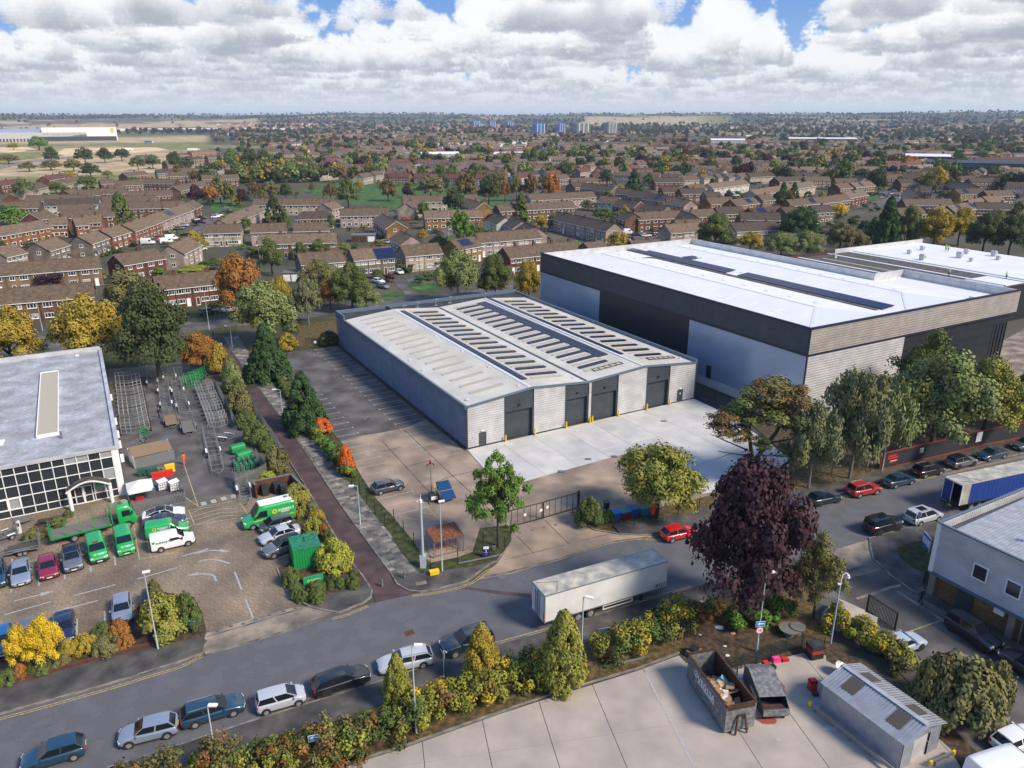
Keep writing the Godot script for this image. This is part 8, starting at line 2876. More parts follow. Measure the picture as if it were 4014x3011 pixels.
	hedge("hedge",[g(-45.6,-137.3),g(-40.5,-126.8),g(-35.8,-117.2),g(-30.8,-107.4)],1.3,1.5,[TONE.green,TONE.olive,TONE.green,TONE.dark],"clipped green hedge between slab path and car park, under the conifers",.12)
	hedge("hedge",[g(-30.1,-106),g(-27.1,-100.5),g(-24.5,-96.2),g(-22.4,-92.1),g(-21.5,-90.7)],1.5,1.8,[TONE.bright,TONE.green,TONE.lime,TONE.green],"fresh green hedge with orange bushes at the lower end of the car park",.2)
	for q in [[g(-139.4,-271.9),"dark green clipped hedge behind the red brick gable house",g(-140.4,-260)],[g(-137.9,-317),"clipped dark hedge in front of the white rendered terrace",g(-142.7,-314.8)],[g(-135.9,-309.2),"low clipped hedge by the white van in the street",g(-139.7,-300.9)],[g(-141.8,-609.8),"clipped hedge at the far edge of the park",g(-151.7,-587.1)]]:
		hedge("hedge",[q[2],q[0]],1.2,1.4,[TONE.green,TONE.dark],q[1],.1,.16,220)
func place_street_things():
	lamp(g(-31.71,-56.54),7.98,"lamp post by the forecourt bed at the left footway",Vector3.ZERO)
	lamp(g(-17.75,-78.62),5.11,"lamp post on the slab path by the car park fence",v(-.5,0,.1))
	lamp(g(-36.45,-112.53),4.72,"lamp post on the slab path beside the conifers",v(-.7,0,.1))
	lamp(g(-20.93,-42.05),6.86,"lamp post rising from the hedge at the bottom left",v(.2,0,0))
	lamp(g(-7.41,-46.73),8.16,"lamp post in the dry verge before the silver estate car",v(.3,0,0))
	lamp(g(5.84,-52.96),8.04,"lamp post in the dry verge before the white trailer",v(.3,0,.1))
	lamp(g(21.8,-56.2),8.11,"lamp post carrying the round speed sign before the purple tree",v(.3,0,-.1))
	lamp(g(-7.32,-68.94),8.19,"lamp post in front of the orange roofed shelter",Vector3.ZERO)
	lamp(g(49.83,-92.96),8.26,"tall leaning lamp post before the black hoarding",v(.9,0,.2))
	lamp(g(-68.04,-165.54),8.82,"lamp post on the main road by the red brick terrace",v(-.4,0,0))
	lamp(g(-57.96,-151.45),4.61,"lamp post at the top end of the slab path",v(-.6,0,0))
	lamp(g(-104.93,-164.56),6.53,"lamp post in front of the brown brick terrace",v(-.2,0,.4))
	lamp(g(-20.32,-194.07),9.49,"slim lamp post at the mouth of the cul-de-sac",Vector3.ZERO)
	lamp(g(-22.93,-265.84),3.53,"small lamp post beyond the cream semis",Vector3.ZERO)
	lamp(g(-103.6,-253.37),6.1,"lamp post in the street of terraced houses",Vector3.ZERO)
	lamp(g(-25.46,-307.48),8.53,"wooden lamp post before the yellow brick houses",Vector3.ZERO)
	for q in [[g(-26.86,-219.2),7.2,"timber telegraph pole on the island of the cul-de-sac"],[g(-176.68,-339.81),7.48,"telegraph pole among the orange brick houses"],[g(-142.26,-286.65),4.31,"telegraph pole before the orange brick terrace"]]:
		var tb:=mb()
		solo("telegraph_pole",mb().tube(Vector3.ZERO,v(0,q[1],0),.14,.09,8).done(),M.timber_dark,q[2],"pole",q[0])
	var cam:=thing("camera_pole","pole with white dome camera beside the hedge of the right-hand yard","camera pole",g(28.9,-57.4))
	var b:=mb()
	put("pole",mb().tube(Vector3.ZERO,v(0,6.4,0),.08,.06,8).done(),M.post_grey,cam)
	b=mb()
	b.tube(v(0,6.4,0),v(.05,7.2,0),.05,.05,7)
	b.tube(v(.05,7.2,0),v(.35,7.45,0),.05,.05,7)
	b.tube(v(.35,7.45,0),v(.55,7.2,0),.05,.05,7)
	b.box(v(-.1,6.3,0),v(.3,.14,.16))
	put("swan_neck",b.done(),M.white,cam)
	put("camera_housing",mb().tube(v(.55,6.95,0),v(.55,7.22,0),.2,.12,12).done(),M.white,cam)
	put("camera_dome",mb().tube(v(.55,6.78,0),v(.55,6.95,0),.08,.19,12).done(),M.sign_navy,cam)
	var mast:=thing("camera_mast","thick pale mast with pointed top and square base cabinet by the shelter","mast",g(-9.4,-69.8))
	put("cabinet",mb().box(v(0,.75,0),v(.62,1.5,.62)).tube(v(0,1.5,0),v(0,1.75,0),.36,.15,4).done(),M.post_grey,mast)
	put("pole",mb().tube(v(0,1.6,0),v(0,7.7,0),.15,.13,10).done(),M.post_grey,mast)
	put("camera_head",mb().tube(v(0,7.7,0),v(0,8.0,0),.2,.16,10).tube(v(0,8.0,0),v(0,8.6,0),.05,.03,6).box(v(-.25,7.8,0),v(.3,.12,.12)).done(),M.white,mast)
	post_fence("post_fence",[g(-20.8,-89),g(-19.4,-87),g(-17.9,-83.8),g(-16.4,-81),g(-14.8,-78.2)],1.75,3.0,"black post and wire fence along the grass verge by the slab path",M.black_steel)
	post_fence("post_fence",[g(-13.9,-79.3),g(-12.4,-76.6),g(-10.9,-74),g(-9.6,-71.7),g(-8.6,-69.4)],1.75,3.0,"black post and wire fence left of the orange roofed shelter",M.black_steel)
	post_fence("post_fence",[g(-8.6,-69.4),g(-5.8,-70.7),g(-3.2,-74.1),g(-.8,-73.1),g(-.2,-76.8)],1.75,6.0,"black post and wire fence between the shelter and the gates",M.black_steel)
	post_fence("post_fence",[g(7.3,-81.4),g(8.9,-78.8),g(11.5,-77.3),g(14.3,-78.5),g(17.2,-79.9),g(19.9,-81),g(22.8,-82.6)],1.75,6.0,"black post and wire fence before the blue bins",M.black_steel)
	post_fence("post_fence",[g(42.2,-91),g(45.2,-91.6),g(48.1,-92.7),g(49.6,-93.4)],1.75,3.6,"black post fence left of the black hoarding",M.black_steel)
	post_fence("post_fence",[g(32.9,-123.5),g(34.3,-120.3),g(35.8,-117.2),g(37.7,-113.1)],1.75,6.0,"post fence between the two warehouses",M.black_steel)
	post_fence("post_fence",[g(-11.11,-45.5),g(-5.7,-48.2),g(-3,-49.5),g(5.3,-53.2),g(13.7,-57.4),g(16.3,-58.2),g(19.6,-60.9)],1.9,5.0,"black post and wire fence through the hedge along the concrete yard",M.black_steel)
	post_fence("mesh_fence",[g(18.9,-52.3),g(18.3,-53.6),g(19.8,-54),g(21.3,-54.6),g(22.8,-55.4),g(24.4,-56.2),g(26,-56.7),g(27.8,-56.3)],1.55,2.2,"dark green wire mesh fence behind the skips",M.green_steel)
	var ml:=[g(18.9,-52.3),g(18.3,-53.6),g(19.8,-54),g(21.3,-54.6),g(22.8,-55.4),g(24.4,-56.2),g(26,-56.7)]
	var mp:=mb()
	for i in ml.size()-1:
		var n:=int(ml[i].distance_to(ml[i+1])/.09)
		for k in n:
			var p:Vector3=ml[i].lerp(ml[i+1],float(k)/n)-ml[0]
			mp.bar(p+v(0,.05,0),p+v(0,1.5,0),.02,.02)
	put("mesh_wire",mp.done(),M.green_steel,get_node("mesh_fence")).set_meta("kind","stuff")
	var gl:=gate("mesh_gate",g(-.8,-77.8),g(3.6,-80.1),2.2,"left leaf of the black mesh gates at the brown crossing",6,M.black_steel,true)
	var gr:=gate("mesh_gate",g(3.7,-80.2),g(8.1,-82.7),2.2,"right leaf of the black mesh gates at the brown crossing",6,M.black_steel,true)
	for q in [[gl,2.6,1.2],[gl,4.75,1.25],[gr,.55,1.4]]:
		put("notice",mini_box(v(.34,.34,.02)),M.white,q[0],v(q[1],q[2],.06))
	solo("gate_post",mb().box(v(0,1.15,0),v(.3,2.3,.3)).done(),M.black_steel,"thick black gate post at the right end of the gates","gate post",g(8.1,-82.9))
	gate("bar_gate",g(34.2,-62.2),g(35.6,-59.2),1.9,"open dark bar gate in the right-hand yard",22,M.black_steel,false)
	gate("bar_fence",g(42,-66.7),g(43.4,-64.1),1.6,"dark bar fence before the brick ground floor at right",26,M.green_steel,false)
	palisade([g(-73.3,-130.7),g(-72.2,-131.1),g(-65.2,-133.1),g(-60.4,-132.6)],2.2,"pale palisade fence at the far end of the depot's storage yard",M.galvanised)
	palisade([g(-48.9,-86.6),g(-45.4,-80.7),g(-40.1,-83.7),g(-42.1,-87.6)],1.9,"palisade fence of the pen by the office entrance",M.galvanised)
	palisade([g(-36.7,-90.5),g(-35.2,-87.4),g(-33.7,-89.7),g(-32.6,-91.6),g(-35.7,-96.8)],1.9,"palisade fence round the rows of green pumps",M.galvanised)
	palisade([g(-52.6,-126.8),g(-50,-122.5),g(-41.8,-107.1)],1.9,"palisade fence on the right of the stacked trailers",M.galvanised)
	palisade([g(-57.2,-143.7),g(-52.8,-135.3),g(-36.3,-105.1),g(-30.4,-94.2)],1.8,"grey palisade fence between the depot and the brown track",M.galvanised)
	var bl:=solo("brick_wall",wall_strip([g(-44.7,-50.9),g(-42.9,-51.8),g(-38.9,-53.8),g(-34,-56.3),g(-32.6,-56.9)],.24,.0,.42),M.brick_low,"low red brick wall along the planted bed","wall")
	var bs:=thing("brick_store","roofless red brick bin store open to the forecourt","wall",g(-32.6,-86.1))
	var c0:=g(-32.6,-86.1)
	for q in [[g(-31.9,-85.2),g(-32.6,-86.1)],[g(-32.6,-86.1),g(-28.3,-88.2)],[g(-28.3,-88.2),g(-25.5,-84.3)]]:
		var w:=mb()
		var wn:=put("wall",mb().bar(q[0]-c0+v(0,.95,0),q[1]-c0+v(0,.95,0),.22,1.9).done(),M.brick_low,bs)
		put("coping",mb().bar(q[0]-c0+v(0,1.94,0),q[1]-c0+v(0,1.94,0),.30,.08).done(),M.timber_grey,wn)
	for q in [[g(-31.2,-86.3),"leftmost dark bin in the brick bin store"],[g(-29.8,-86.8),"dark bin at the back of the brick bin store, left of two"],[g(-28.8,-86.3),"dark bin with a white notice in the brick bin store"]]:
		lidded_box("waste_bin",q[0],GT,v(.8,1.35,.95),M.dark_bin,M.dark_bin,q[1],"bin")
	var sb:=sign_board("sign_board",(g(-21.2,-66.4)+g(-19.4,-67.2))*.5,yaw_of(g(-21.2,-66.4),g(-19.4,-67.2)),Vector2(2.0,.92),.0,M.sign_green,"green hire company sign with yellow badge and white lettering",[])
	badge(sb,v(-.48,.45,.07),Basis.IDENTITY,.30)
	cube("brick_back",2.0,.95,.25,M.brick_low,sb,0,.48,-.2)
	var s3:=sign_board("sign_board",g(-29.4,-58.9),.25,Vector2(.78,1.6),.0,M.sign_navy,"navy unit sign reading 3a with a green top at the forecourt bed",[["3a",.0,.9,.3,M.white]])
	cube("green_band",.62,.3,.02,M.sign_green,s3,0,1.36,.065)
	badge(s3,v(-.2,1.36,.08),Basis.IDENTITY,.1,false)
	lettering(s3,"SUNBELT",v(.06,1.31,.08),Basis.IDENTITY,.09,M.white)
	cube("white_line",.5,.012,.01,M.white,s3,0,.8,.066)
	lettering(s3,"VV",v(0,.5,.066),Basis.IDENTITY,.13,M.post_grey)
	var s2:=sign_board("sign_board",g(-2.8,-71.7),.12,Vector2(.8,1.52),.0,M.sign_navy,"navy unit sign reading 2 on the grass beside the shelter",[["2",.0,.78,.32,M.white]])
	cube("white_band",.6,.34,.02,M.white,s2,0,1.24,.065)
	cube("white_line",.5,.012,.01,M.white,s2,0,.66,.066)
	lettering(s2,"VV",v(0,.42,.066),Basis.IDENTITY,.13,M.post_grey)
	solo("meter_box",mb().box(v(.42,.24,.1),v(.4,.5,.3)).done(),M.lead,"small grey cabinet behind the navy sign reading 2","cabinet",g(-2.4,-73.3))
	for q in [[g(21.8,-56.2),3.05,2.42,.0,.0,"on the lamp post before the purple tree",.1],[g(-14.08,-44.24),2.15,2.05,-.42,.46,"in the hedge at the bottom left",.25]]:
		var hs:=thing("one_way_sign","blue one way arrow sign "+q[5],"sign",q[0]+v(0,0,.12),q[6])
		cube("board",.78,.52,.03,M.sign_blue,hs,q[3],q[1],0)
		cube("border",.84,.58,.02,M.white,hs,q[3],q[1],-.008)
		var ab:=mb()
		put("arrow",mb().box(v(.1,.07,0),v(.4,.1,.02)).face([v(-.32,.07,.012),v(-.06,-.1,.012),v(-.06,.24,.012)]).done(),M.white,hs,v(q[3],q[1],.024))
		lettering(hs,"ONE WAY",v(q[3],q[1]-.22,.02),Basis.IDENTITY,.10,M.white)
		var rs:=thing("speed_sign","round red ringed sign reading 15 "+q[5],"sign",q[0]+v(0,0,.12),q[6])
		for r in [[.36,M.red,.0],[.29,M.white,.012]]:
			var d:=mb()
			put("ring" if r[1]==M.red else "disc",mb().tube(v(0,0,-.012),v(0,0,.012),r[0],r[0],24).done(),r[1],rs,v(q[4],q[2],r[2]))
		lettering(rs,"15",v(q[4],q[2]-.01,.026),Basis.IDENTITY,.27,M.black_steel)
		if q[3]!=.0:
			put("post",mb().box(v(-.42,1.2,-.08),v(.06,2.4,.06)).done(),M.black_steel,hs)
			put("post",mb().box(v(.46,1.2,-.08),v(.06,2.4,.06)).done(),M.black_steel,rs)
	for q in [[g(-5.8,-53),"thin sign post with plate at the near footway"],[g(46.5,-77.1),"grey sign post with plate beside the silver people carrier"],[g(17.9,-79.2),"grey sign post by the bins"]]:
		var sp:=solo("sign_post",mb().tube(Vector3.ZERO,v(0,2.5,0),.04,.04,7).done(),M.post_grey,q[1],"sign post",q[0])
		cube("plate",.05,.55,.4,M.post_grey,sp,.05,2.3,0,.4)
	var ws:=sign_board("sign_board",(g(45.4,-73.4)+g(45.3,-72.3))*.5,yaw_of(g(45.4,-73.4),g(45.3,-72.3)),Vector2(1.7,1.5),.55,M.white,"tall white sign with blue bands on the corner lawn",[])
	for y in [.72,1.88]:
		cube("blue_band",1.68,.34,.02,M.sign_blue,ws,0,y,.065)
	b=mb()
	for i in 18:
		var g0:=TAU*i/18
		var g1:=TAU*(i+1)/18
		b.bar(v(cos(g0)*.34,sin(g0)*.34,0),v(cos(g1)*.34,sin(g1)*.34,0),.02,.08)
	put("ring_mark",b.done(),M.post_grey,ws,v(0,1.3,.07))
	b=mb()
	for x in [-.75,.75]:
		b.box(v(x,1.1,0),v(.08,2.2,.08))
	b.box(v(0,2.2,0),v(1.58,.08,.08))
	solo("gateway",b.done(),M.black_steel,"black gateway frame at the far end of the car park","gate",g(-41.7,-151),.2)
	for q in [[g(-40.7,-151.2),1.5,"white notice by the black gateway"],[g(-39.2,-152.5),2.0,"white notice on a post right of the black gateway"]]:
		var nn:=solo("notice_board",mb().tube(Vector3.ZERO,v(0,q[1],0),.035,.035,6).done(),M.black_steel,q[2],"sign",q[0])
		cube("board",.62,.5,.04,M.white,nn,0,q[1]-.2,.05)
	var hl:=[g(49.7,-93.4),g(61,-98.3),g(69.2,-102),g(76.5,-104.7),g(90.3,-110.8)]
	var ho:=thing("hoarding","long black hoarding with red edges and a red emblem behind the parked cars","hoarding",hl[0])
	var total:=.0
	for i in hl.size()-1:
		var n:=int(hl[i].distance_to(hl[i+1])/1.22)
		var step:Vector3=(hl[i+1]-hl[i])/n
		for k in n:
			put("board",mb().box(v(0,1.2,0),v(step.length()-.012,2.3,.04)).done(),M.hoarding,ho,hl[i]-hl[0]+step*(k+.5),yaw_of(hl[i],hl[i+1]))
		for y in [.05,2.42]:
			put("red_rail",mb().bar(hl[i]-hl[0]+v(0,y,0),hl[i+1]-hl[0]+v(0,y,0),.1,.14).done(),M.red_dull,ho)
	put("red_post",mb().box(v(0,1.22,0),v(.14,2.44,.14)).done(),M.red_dull,ho)
	var hy:=yaw_of(hl[0],hl[1])
	var hb:=Basis(Vector3.UP,hy)
	for q in [[v(2.0,1.75,.05),v(1.5,.28,.03),"red"],[v(2.2,1.42,.05),v(1.9,.24,.03),"red"],[v(2.4,1.0,.05),v(1.3,.09,.03),"white"],[v(2.3,.82,.05),v(1.3,.16,.03),"red"],[v(7.6,1.6,.05),v(.75,.75,.03),"white"],[v(7.45,1.55,.07),v(.38,.5,.02),"yellow"],[v(19.2,1.6,.05),v(1.2,1.5,.03),"white"]]:
		var e:=mb()
		var sk:=.18 if q[2]=="red" else .0
		var hx:float=q[1].x*.5
		var hyy:float=q[1].y*.5
		e.face([v(-hx-sk,-hyy,0),v(hx-sk,-hyy,0),v(hx+sk,hyy,0),v(-hx+sk,hyy,0)])
		put("emblem" if q[2]=="red" else "notice",e.done(),M[q[2]],ho,hb*q[0],hy)
func place_yard_things():
	for k in 13:
		var f:=k/12.0
		stacked_trailer((g(-56.5,-105.6)).lerp(g(-68.7,-128.8),f),GT-PI/2,3.9,1.7,["nearest","second nearest","third nearest","fourth nearest","fifth nearest","sixth nearest","middle","sixth from the far end","fifth from the far end","fourth from the far end","third from the far end","second from the far end","furthest"][k]+" galvanised frame of the office wall stack","galvanised frames stacked by the office wall",M.galvanised)
	for k in 10:
		var f:=k/9.0
		stacked_trailer((g(-44.9,-108)).lerp(g(-53.5,-124.6),f),GT-PI/2,2.7,1.7,["nearest","second nearest","third nearest","fourth nearest","fifth nearest","fifth from the far end","fourth from the far end","third from the far end","second from the far end","furthest"][k]+" galvanised frame of the right-hand stack by the palisade","galvanised frames stacked by the palisade fence",M.galvanised)
	for k in 4:
		stacked_trailer((g(-56.9,-126.8)).lerp(g(-57.4,-131.3),k/3.0)+V*(.3*k),GT-PI/2+.2*k,2.6,1.8,["nearest","second","third","furthest"][k]+" bright green frame in the far corner of the storage yard","bright green frames in the storage yard",M.green_paint)
	stacked_trailer(g(-54.5,-104.9),.3,3.2,1.2,"green frame lying in front of the long stack of galvanised frames","",M.green_paint)
	stacked_trailer(g(-53.5,-101.5),.1,3.4,1.0,"dull frame lying before the timber lean-to","",M.galvanised)
	var pt:="galvanised plant trailers in the middle of the storage yard"
	for q in [[g(-58.5,-120.3),g(-55.7,-114.7),1.5,.5,"left open galvanised plant trailer in the middle of the yard"],[g(-55.7,-119.8),g(-52.5,-113.9),1.6,.5,"right open galvanised plant trailer in the middle of the yard"],[g(-61.5,-126.8),g(-59.1,-121.6),1.6,.8,"left plant trailer behind the front pair"],[g(-59.2,-126.8),g(-56.5,-121.2),1.6,.8,"right plant trailer behind the front pair"],[g(-63.7,-134),g(-60.9,-128.3),1.8,1.0,"furthest tall plant trailer by the palisade fence"],[g(-65.4,-130.8),g(-63.2,-126.3),1.5,.7,"low plant trailer left of the furthest tall one"]]:
		plant_trailer(q[0],q[1],q[2],q[3],q[4],pt)
	plant_trailer(g(-54.2,-112.3),g(-52.2,-108.5),1.9,.35,"plant trailer with yellow plywood deck",pt,true,M.timber)
	plant_trailer(g(-50.6,-110),g(-48.4,-105.6),1.8,.35,"plant trailer with dusty brown deck",pt,true,M.timber_grey)
	plant_trailer(g(-45.3,-104.9),g(-39.4,-92.5),1.5,1.1,"long tall galvanised frame trailer standing alone in the yard","")
	plant_trailer(g(-35.6,-90.2),g(-32.9,-84.3),1.25,.9,"galvanised ladder-like trailer by the brick bin store","")
	plant_trailer(g(-41.1,-103.5),g(-43.7,-104.2),1.3,.5,"low trailer beside the long tall frame trailer","")
	plant_trailer(g(-52.3,-73.6),g(-55,-72.2),1.7,.3,"twin axle plant trailer with mesh ramp beside the flatbed lorry","",true,M.timber_dark)
	plant_trailer(g(-56.7,-76.5),g(-57.6,-75.3),1.4,.2,"small galvanised trailer frame at the left edge","")
	for q in [[g(-39.7,-98.3),g(-38.2,-99.7),"rounded green plant canopy, further of two"],[g(-38,-95.9),g(-36.5,-97.4),"rounded green plant canopy behind the rows of pumps"]]:
		var o:=thing("plant_canopy",q[2],"generator",(q[0]+q[1])*.5,yaw_of(q[0],q[1]))
		var l:float=q[0].distance_to(q[1])
		put("canopy",loft_body([[-l*.5,.45,.35,.8,1.1,.36],[-l*.46,.56,.3,.9,1.3,.44],[l*.46,.56,.3,.9,1.3,.44],[l*.5,.45,.35,.8,1.1,.36]]),M.green_paint,o)
		add_wheel(o,wheel_set(.28),v(0,.28,.6),M.rim)
		add_wheel(o,wheel_set(.28),v(0,.28,-.6),M.rim)
	var pumps:=[[g(-37.7,-96.5),"back row, left"],[g(-37.2,-96.9),"back row, middle"],[g(-36.7,-97.3),"back row, right"],[g(-37.4,-94.7),"middle row, first from the left"],[g(-36.8,-95),"middle row, second from the left"],[g(-36.3,-95.5),"middle row, third from the left"],[g(-35.8,-95.9),"middle row, rightmost"],[g(-37.8,-94.2),"alone left of the front row"],[g(-37,-93),"front row, leftmost"],[g(-36.4,-93.1),"front row, second from the left"],[g(-35.9,-93.5),"front row, middle"],[g(-35.3,-93.8),"front row, second from the right"],[g(-34.8,-94.2),"front row, rightmost"]]
	for q in pumps:
		var o:=thing("pump_unit","green wheeled pump with silver lamp on top, "+q[1],"pump",q[0],GT-1.2,"green pumps in the palisade pen")
		cube("tank",.62,.62,.5,M.green_bin,o,0,.5,0)
		var b:=mb()
		put("lamp",mb().tube(v(0,.8,-.1),v(0,1.22,.1),.1,.1,8).done(),M.rim,o)
		b=mb()
		for x in [-.3,.3]:
			for z in [-.24,.24]:
				b.box(v(x,.55,z),v(.05,1.1,.05))
		put("frame",b.done(),M.green_paint,o)
		b=mb()
		for z in [-.28,.28]:
			b.tube(v(0,.16,z-.04),v(0,.16,z+.04),.16,.16,10)
		put("wheel",b.done(),M.tyre,o)
	var la:=g(-51.1,-93.7)
	var lb:=g(-47,-96.8)
	var o:=thing("lean_to","lean-to shed with sloped timber roof and grey palisade front","shed",la,yaw_of(la,lb))
	var l:=la.distance_to(lb)
	var n:=int(l/.24)
	for k in n:
		var b:=mb()
		put("roof_board",mb().bar(v((k+.5)*l/n,1.35,-.6),v((k+.5)*l/n,2.05,-3.1),l/n-.012,.05).done(),M.timber,o)
		put("front_board",mb().box(v((k+.5)*l/n,.75,0),v(l/n-.02,1.5,.04)).done(),M.galvanised,o)
	var pb:=mb()
	put("frame",mb().box(v(-.05,1.0,-3.1),v(.12,2.0,.12)).box(v(l,1.0,-3.1),v(.12,2.0,.12)).box(v(0,.75,-1.5),v(.05,1.5,3.0)).done(),M.white,o)
	cube("blue_notice",.42,.5,.03,M.sign_blue,o,l-.4,2.05,-2.9)
	for q in [[g(-49.4,-91.5),"leftmost"],[g(-48.8,-91.7),"second from the left"],[g(-48.3,-91.8),"third from the left"],[g(-47.7,-92.1),"rightmost"]]:
		bin("wheelie",q[0],GT,M.green_bin,M.green_bin,"dark green wheelie bin before the timber lean-to, "+q[1],"wheelie bins before the lean-to")
	for q in [[g(-47.2,-92.2),"left"],[g(-46.7,-92.3),"right"]]:
		var b:=mb()
		b.tube(Vector3.ZERO,v(0,.88,0),.29,.29,14)
		for y in [.3,.6]:
			b.tube(v(0,y-.02,0),v(0,y+.02,0),.305,.305,14,false)
		var dr:=solo("oil_drum",b.done(),M.green_paint,"rusty topped green drum, %s of two beside the wheelie bins" % q[1],"drum",q[0])
		put("drum_top",mb().tube(v(0,.88,0),v(0,.9,0),.27,.27,14).done(),M.timber,dr)
	lidded_box("grit_bin",g(-46.1,-93.1),GT,v(1.15,.85,.8),M.yellow,M.yellow,"bright yellow grit bin at the end of the lean-to","bin")
	lidded_box("red_cabinet",(g(-47.6,-90.6)+g(-45.2,-92.1))*.5,GT,v(2.6,.7,.6),M.red,M.red,"long red cabinet behind the white tent","cabinet")
	for q in [[g(-44.8,-87.8),"left white tank in a wire cage behind the pen fence"],[g(-43.2,-87.6),"right white tank in a wire cage under a white sheet"]]:
		var t:=thing("caged_tank",q[1],"tank",q[0],GT)
		cube("tank",1.0,.9,1.0,M.white,t,0,.6,0)
		var b:=mb()
		for k in 5:
			for s in [-1,1]:
				b.box(v(-.54+k*.27,.58,s*.54),v(.025,1.1,.025))
				b.box(v(s*.54,.58,-.54+k*.27),v(.025,1.1,.025))
		for y in [.15,.5,.85,1.12]:
			for s in [-1,1]:
				b.box(v(0,y,s*.545),v(1.1,.03,.03))
				b.box(v(s*.545,y,0),v(.03,.03,1.06))
		put("cage",b.done(),M.galvanised,t)
		b=mb()
		b.t=Transform3D(Basis.from_euler(v(.12,.3,.1)),v(0,1.2,0))
		b.box(Vector3.ZERO,v(1.15,.04,1.0))
		put("sheet",b.done(),M.white,t)
	var tent:=thing("gazebo","white pop-up tent with teal corner feet beside the red cabinet","tent",g(-46.4,-85.3),GT)
	var tb:=mb()
	var s:=1.5
	var corners:=[v(-s,1.75,s),v(s,1.75,s),v(s,1.75,-s),v(-s,1.75,-s)]
	for i in 4:
		tb.face([corners[i],corners[(i+1) % 4],v(0,2.55,0)])
		var a:Vector3=corners[i]
		var e:Vector3=corners[(i+1) % 4]
		tb.face([a-v(0,.28,0),e-v(0,.28,0),e,a])
	put("canopy",tb.done(),M.white,tent)
	for c in corners:
		put("leg",mb().tube(v(c.x*.98,0,c.z*.98),v(c.x*.98,1.7,c.z*.98),.03,.03,6).done(),M.galvanised,tent)
		cube("corner_cover",.26,.32,.26,M.teal_bin,tent,c.x*.99,1.62,c.z*.99)
	lidded_box("red_crate",g(-46.4,-84.9),.2,v(.8,.35,.5),M.red,M.red,"red crate on the ground under the white tent","crate")
	lidded_box("grit_bin",g(-45.9,-80.7),.3,v(.5,.75,.5),M.yellow,M.yellow,"small yellow bin at the left corner of the palisade pen","bin")
	lidded_box("waste_bin",g(-46.7,-82.7),.3,v(.45,.9,.45),M.dark_bin,M.dark_bin,"small black bin left of the palisade pen","bin")
	cable_drum(g(-57.4,-79.2),.85,.5,"pale cable drum used as a table by the office")
	var bench:=thing("picnic_bench","brown picnic bench among the shrubs by the office","bench",g(-54.4,-78.6),.4)
	for q in [[.0,.74,.75],[-.7,.45,.28],[.7,.45,.28]]:
		put("table_top" if q[0]==.0 else "seat",mini_box(v(1.7,.05,q[2])),M.door_brown,bench,v(0,q[1],q[0]))
	for x in [-.6,.6]:
		cube("leg",.08,.06,1.6,M.door_brown,bench,x,.40,0)
		cube("leg",.08,.74,.1,M.door_brown,bench,x,.37,.0)
	var ch:=thing("charging_post","white charging post on the forecourt by the cable drum","charging post",g(-56.5,-76.9),.3)
	cube("post",.34,1.5,.3,M.white,ch,0,.75,0)
	cube("panel",.26,.4,.02,M.dark_bin,ch,0,1.1,.16)
	var ca:=v(-22.78,0,-69.03)
	var cd:=v(-20.18,0,-70.21)
	var cont:=thing("storage_container","small green steel container with rust patched roof on the island","container",ca,yaw_of(ca,cd))
	var cl:=ca.distance_to(cd)
	var b2:=mb()
	vribs(b2,.0,cl,.1,2.35,.28,.04)
	b2.t=turned(0,0,-3.05,-PI/2)
	vribs(b2,.0,3.05,.1,2.35,.28,.04)
	b2.t=turned(cl,0,0,PI/2)
	vribs(b2,.0,3.05,.1,2.35,.28,.04)
	b2.t=turned(cl,0,-3.05,PI)
	vribs(b2,.0,cl,.1,2.35,.28,.04)
	put("wall",b2.done(),M.green_paint,cont)
	put("roof",mb().box(v(cl*.5,2.4,-1.52),v(cl+.1,.1,3.14)).done(),M.green_worn,cont)
	put("rust_patch",mb().box(v(cl*.5,2.455,-1.9),v(.2,.012,1.1)).box(v(cl*.85,2.455,-2.6),v(.3,.012,.2)).done(),M.rust,cont)
	b2=mb()
	for x in [.0,cl]:
		for z in [.0,-3.05]:
			b2.box(v(x,1.2,z),v(.14,2.42,.14))
	put("corner_post",b2.done(),M.green_paint,cont)
	var tw:=thing("camera_tower","mobile camera tower with two tilted blue solar panels and a mast","camera tower",g(-9.7,-84.6),.35)
	cube("body",1.2,.9,.9,M.dark_bin,tw,0,.6,0)
	cube("white_panel",.8,.45,.02,M.white,tw,-.05,.65,.46)
	b2=mb()
	for x in [-.7,.7]:
		b2.box(v(x,.1,0),v(.12,.12,1.7))
	b2.tube(v(-.2,1.0,-.35),v(-.2,5.0,-.35),.08,.05,8)
	put("mast",b2.done(),M.galvanised,tw)
	b2=mb()
	b2.tube(v(-.2,5.0,-.35),v(-.2,5.35,-.35),.14,.14,10)
	b2.box(v(-.2,4.95,-.35),v(.9,.08,.08))
	for x in [-.6,.2]:
		b2.tube(v(x,4.7,-.35),v(x,4.95,-.35),.1,.12,8)
	put("camera_head",b2.done(),M.car_maroon,tw)
	for k in 2:
		b2=mb()
		b2.t=Transform3D(Basis.from_euler(v(.75,.25,-.25)),v(1.25+k*.32,2.0-k*1.0,.15+k*.78))
		b2.box(Vector3.ZERO,v(2.1,.06,1.22))
		put("solar_panel",b2.done(),M.solar_blue,tw)
	b2=mb()
	b2.box(v(.45,1.5,0),v(.1,1.5,.1))
	for k in 4:
		b2.box(v(.1,1.3+k*.4,.3),v(.18,.2,.12))
	put("bracket",b2.done(),M.yellow,tw)
	var sa:=g(-8.4,-71.5)
	var sc:=g(-5.3,-73)
	var shel:=thing("cycle_shelter","grey cycle shelter with rusty orange mossy roof and red racks","shelter",sa,yaw_of(sa,sc))
	var sl:=sa.distance_to(sc)
	var bd:=2.35
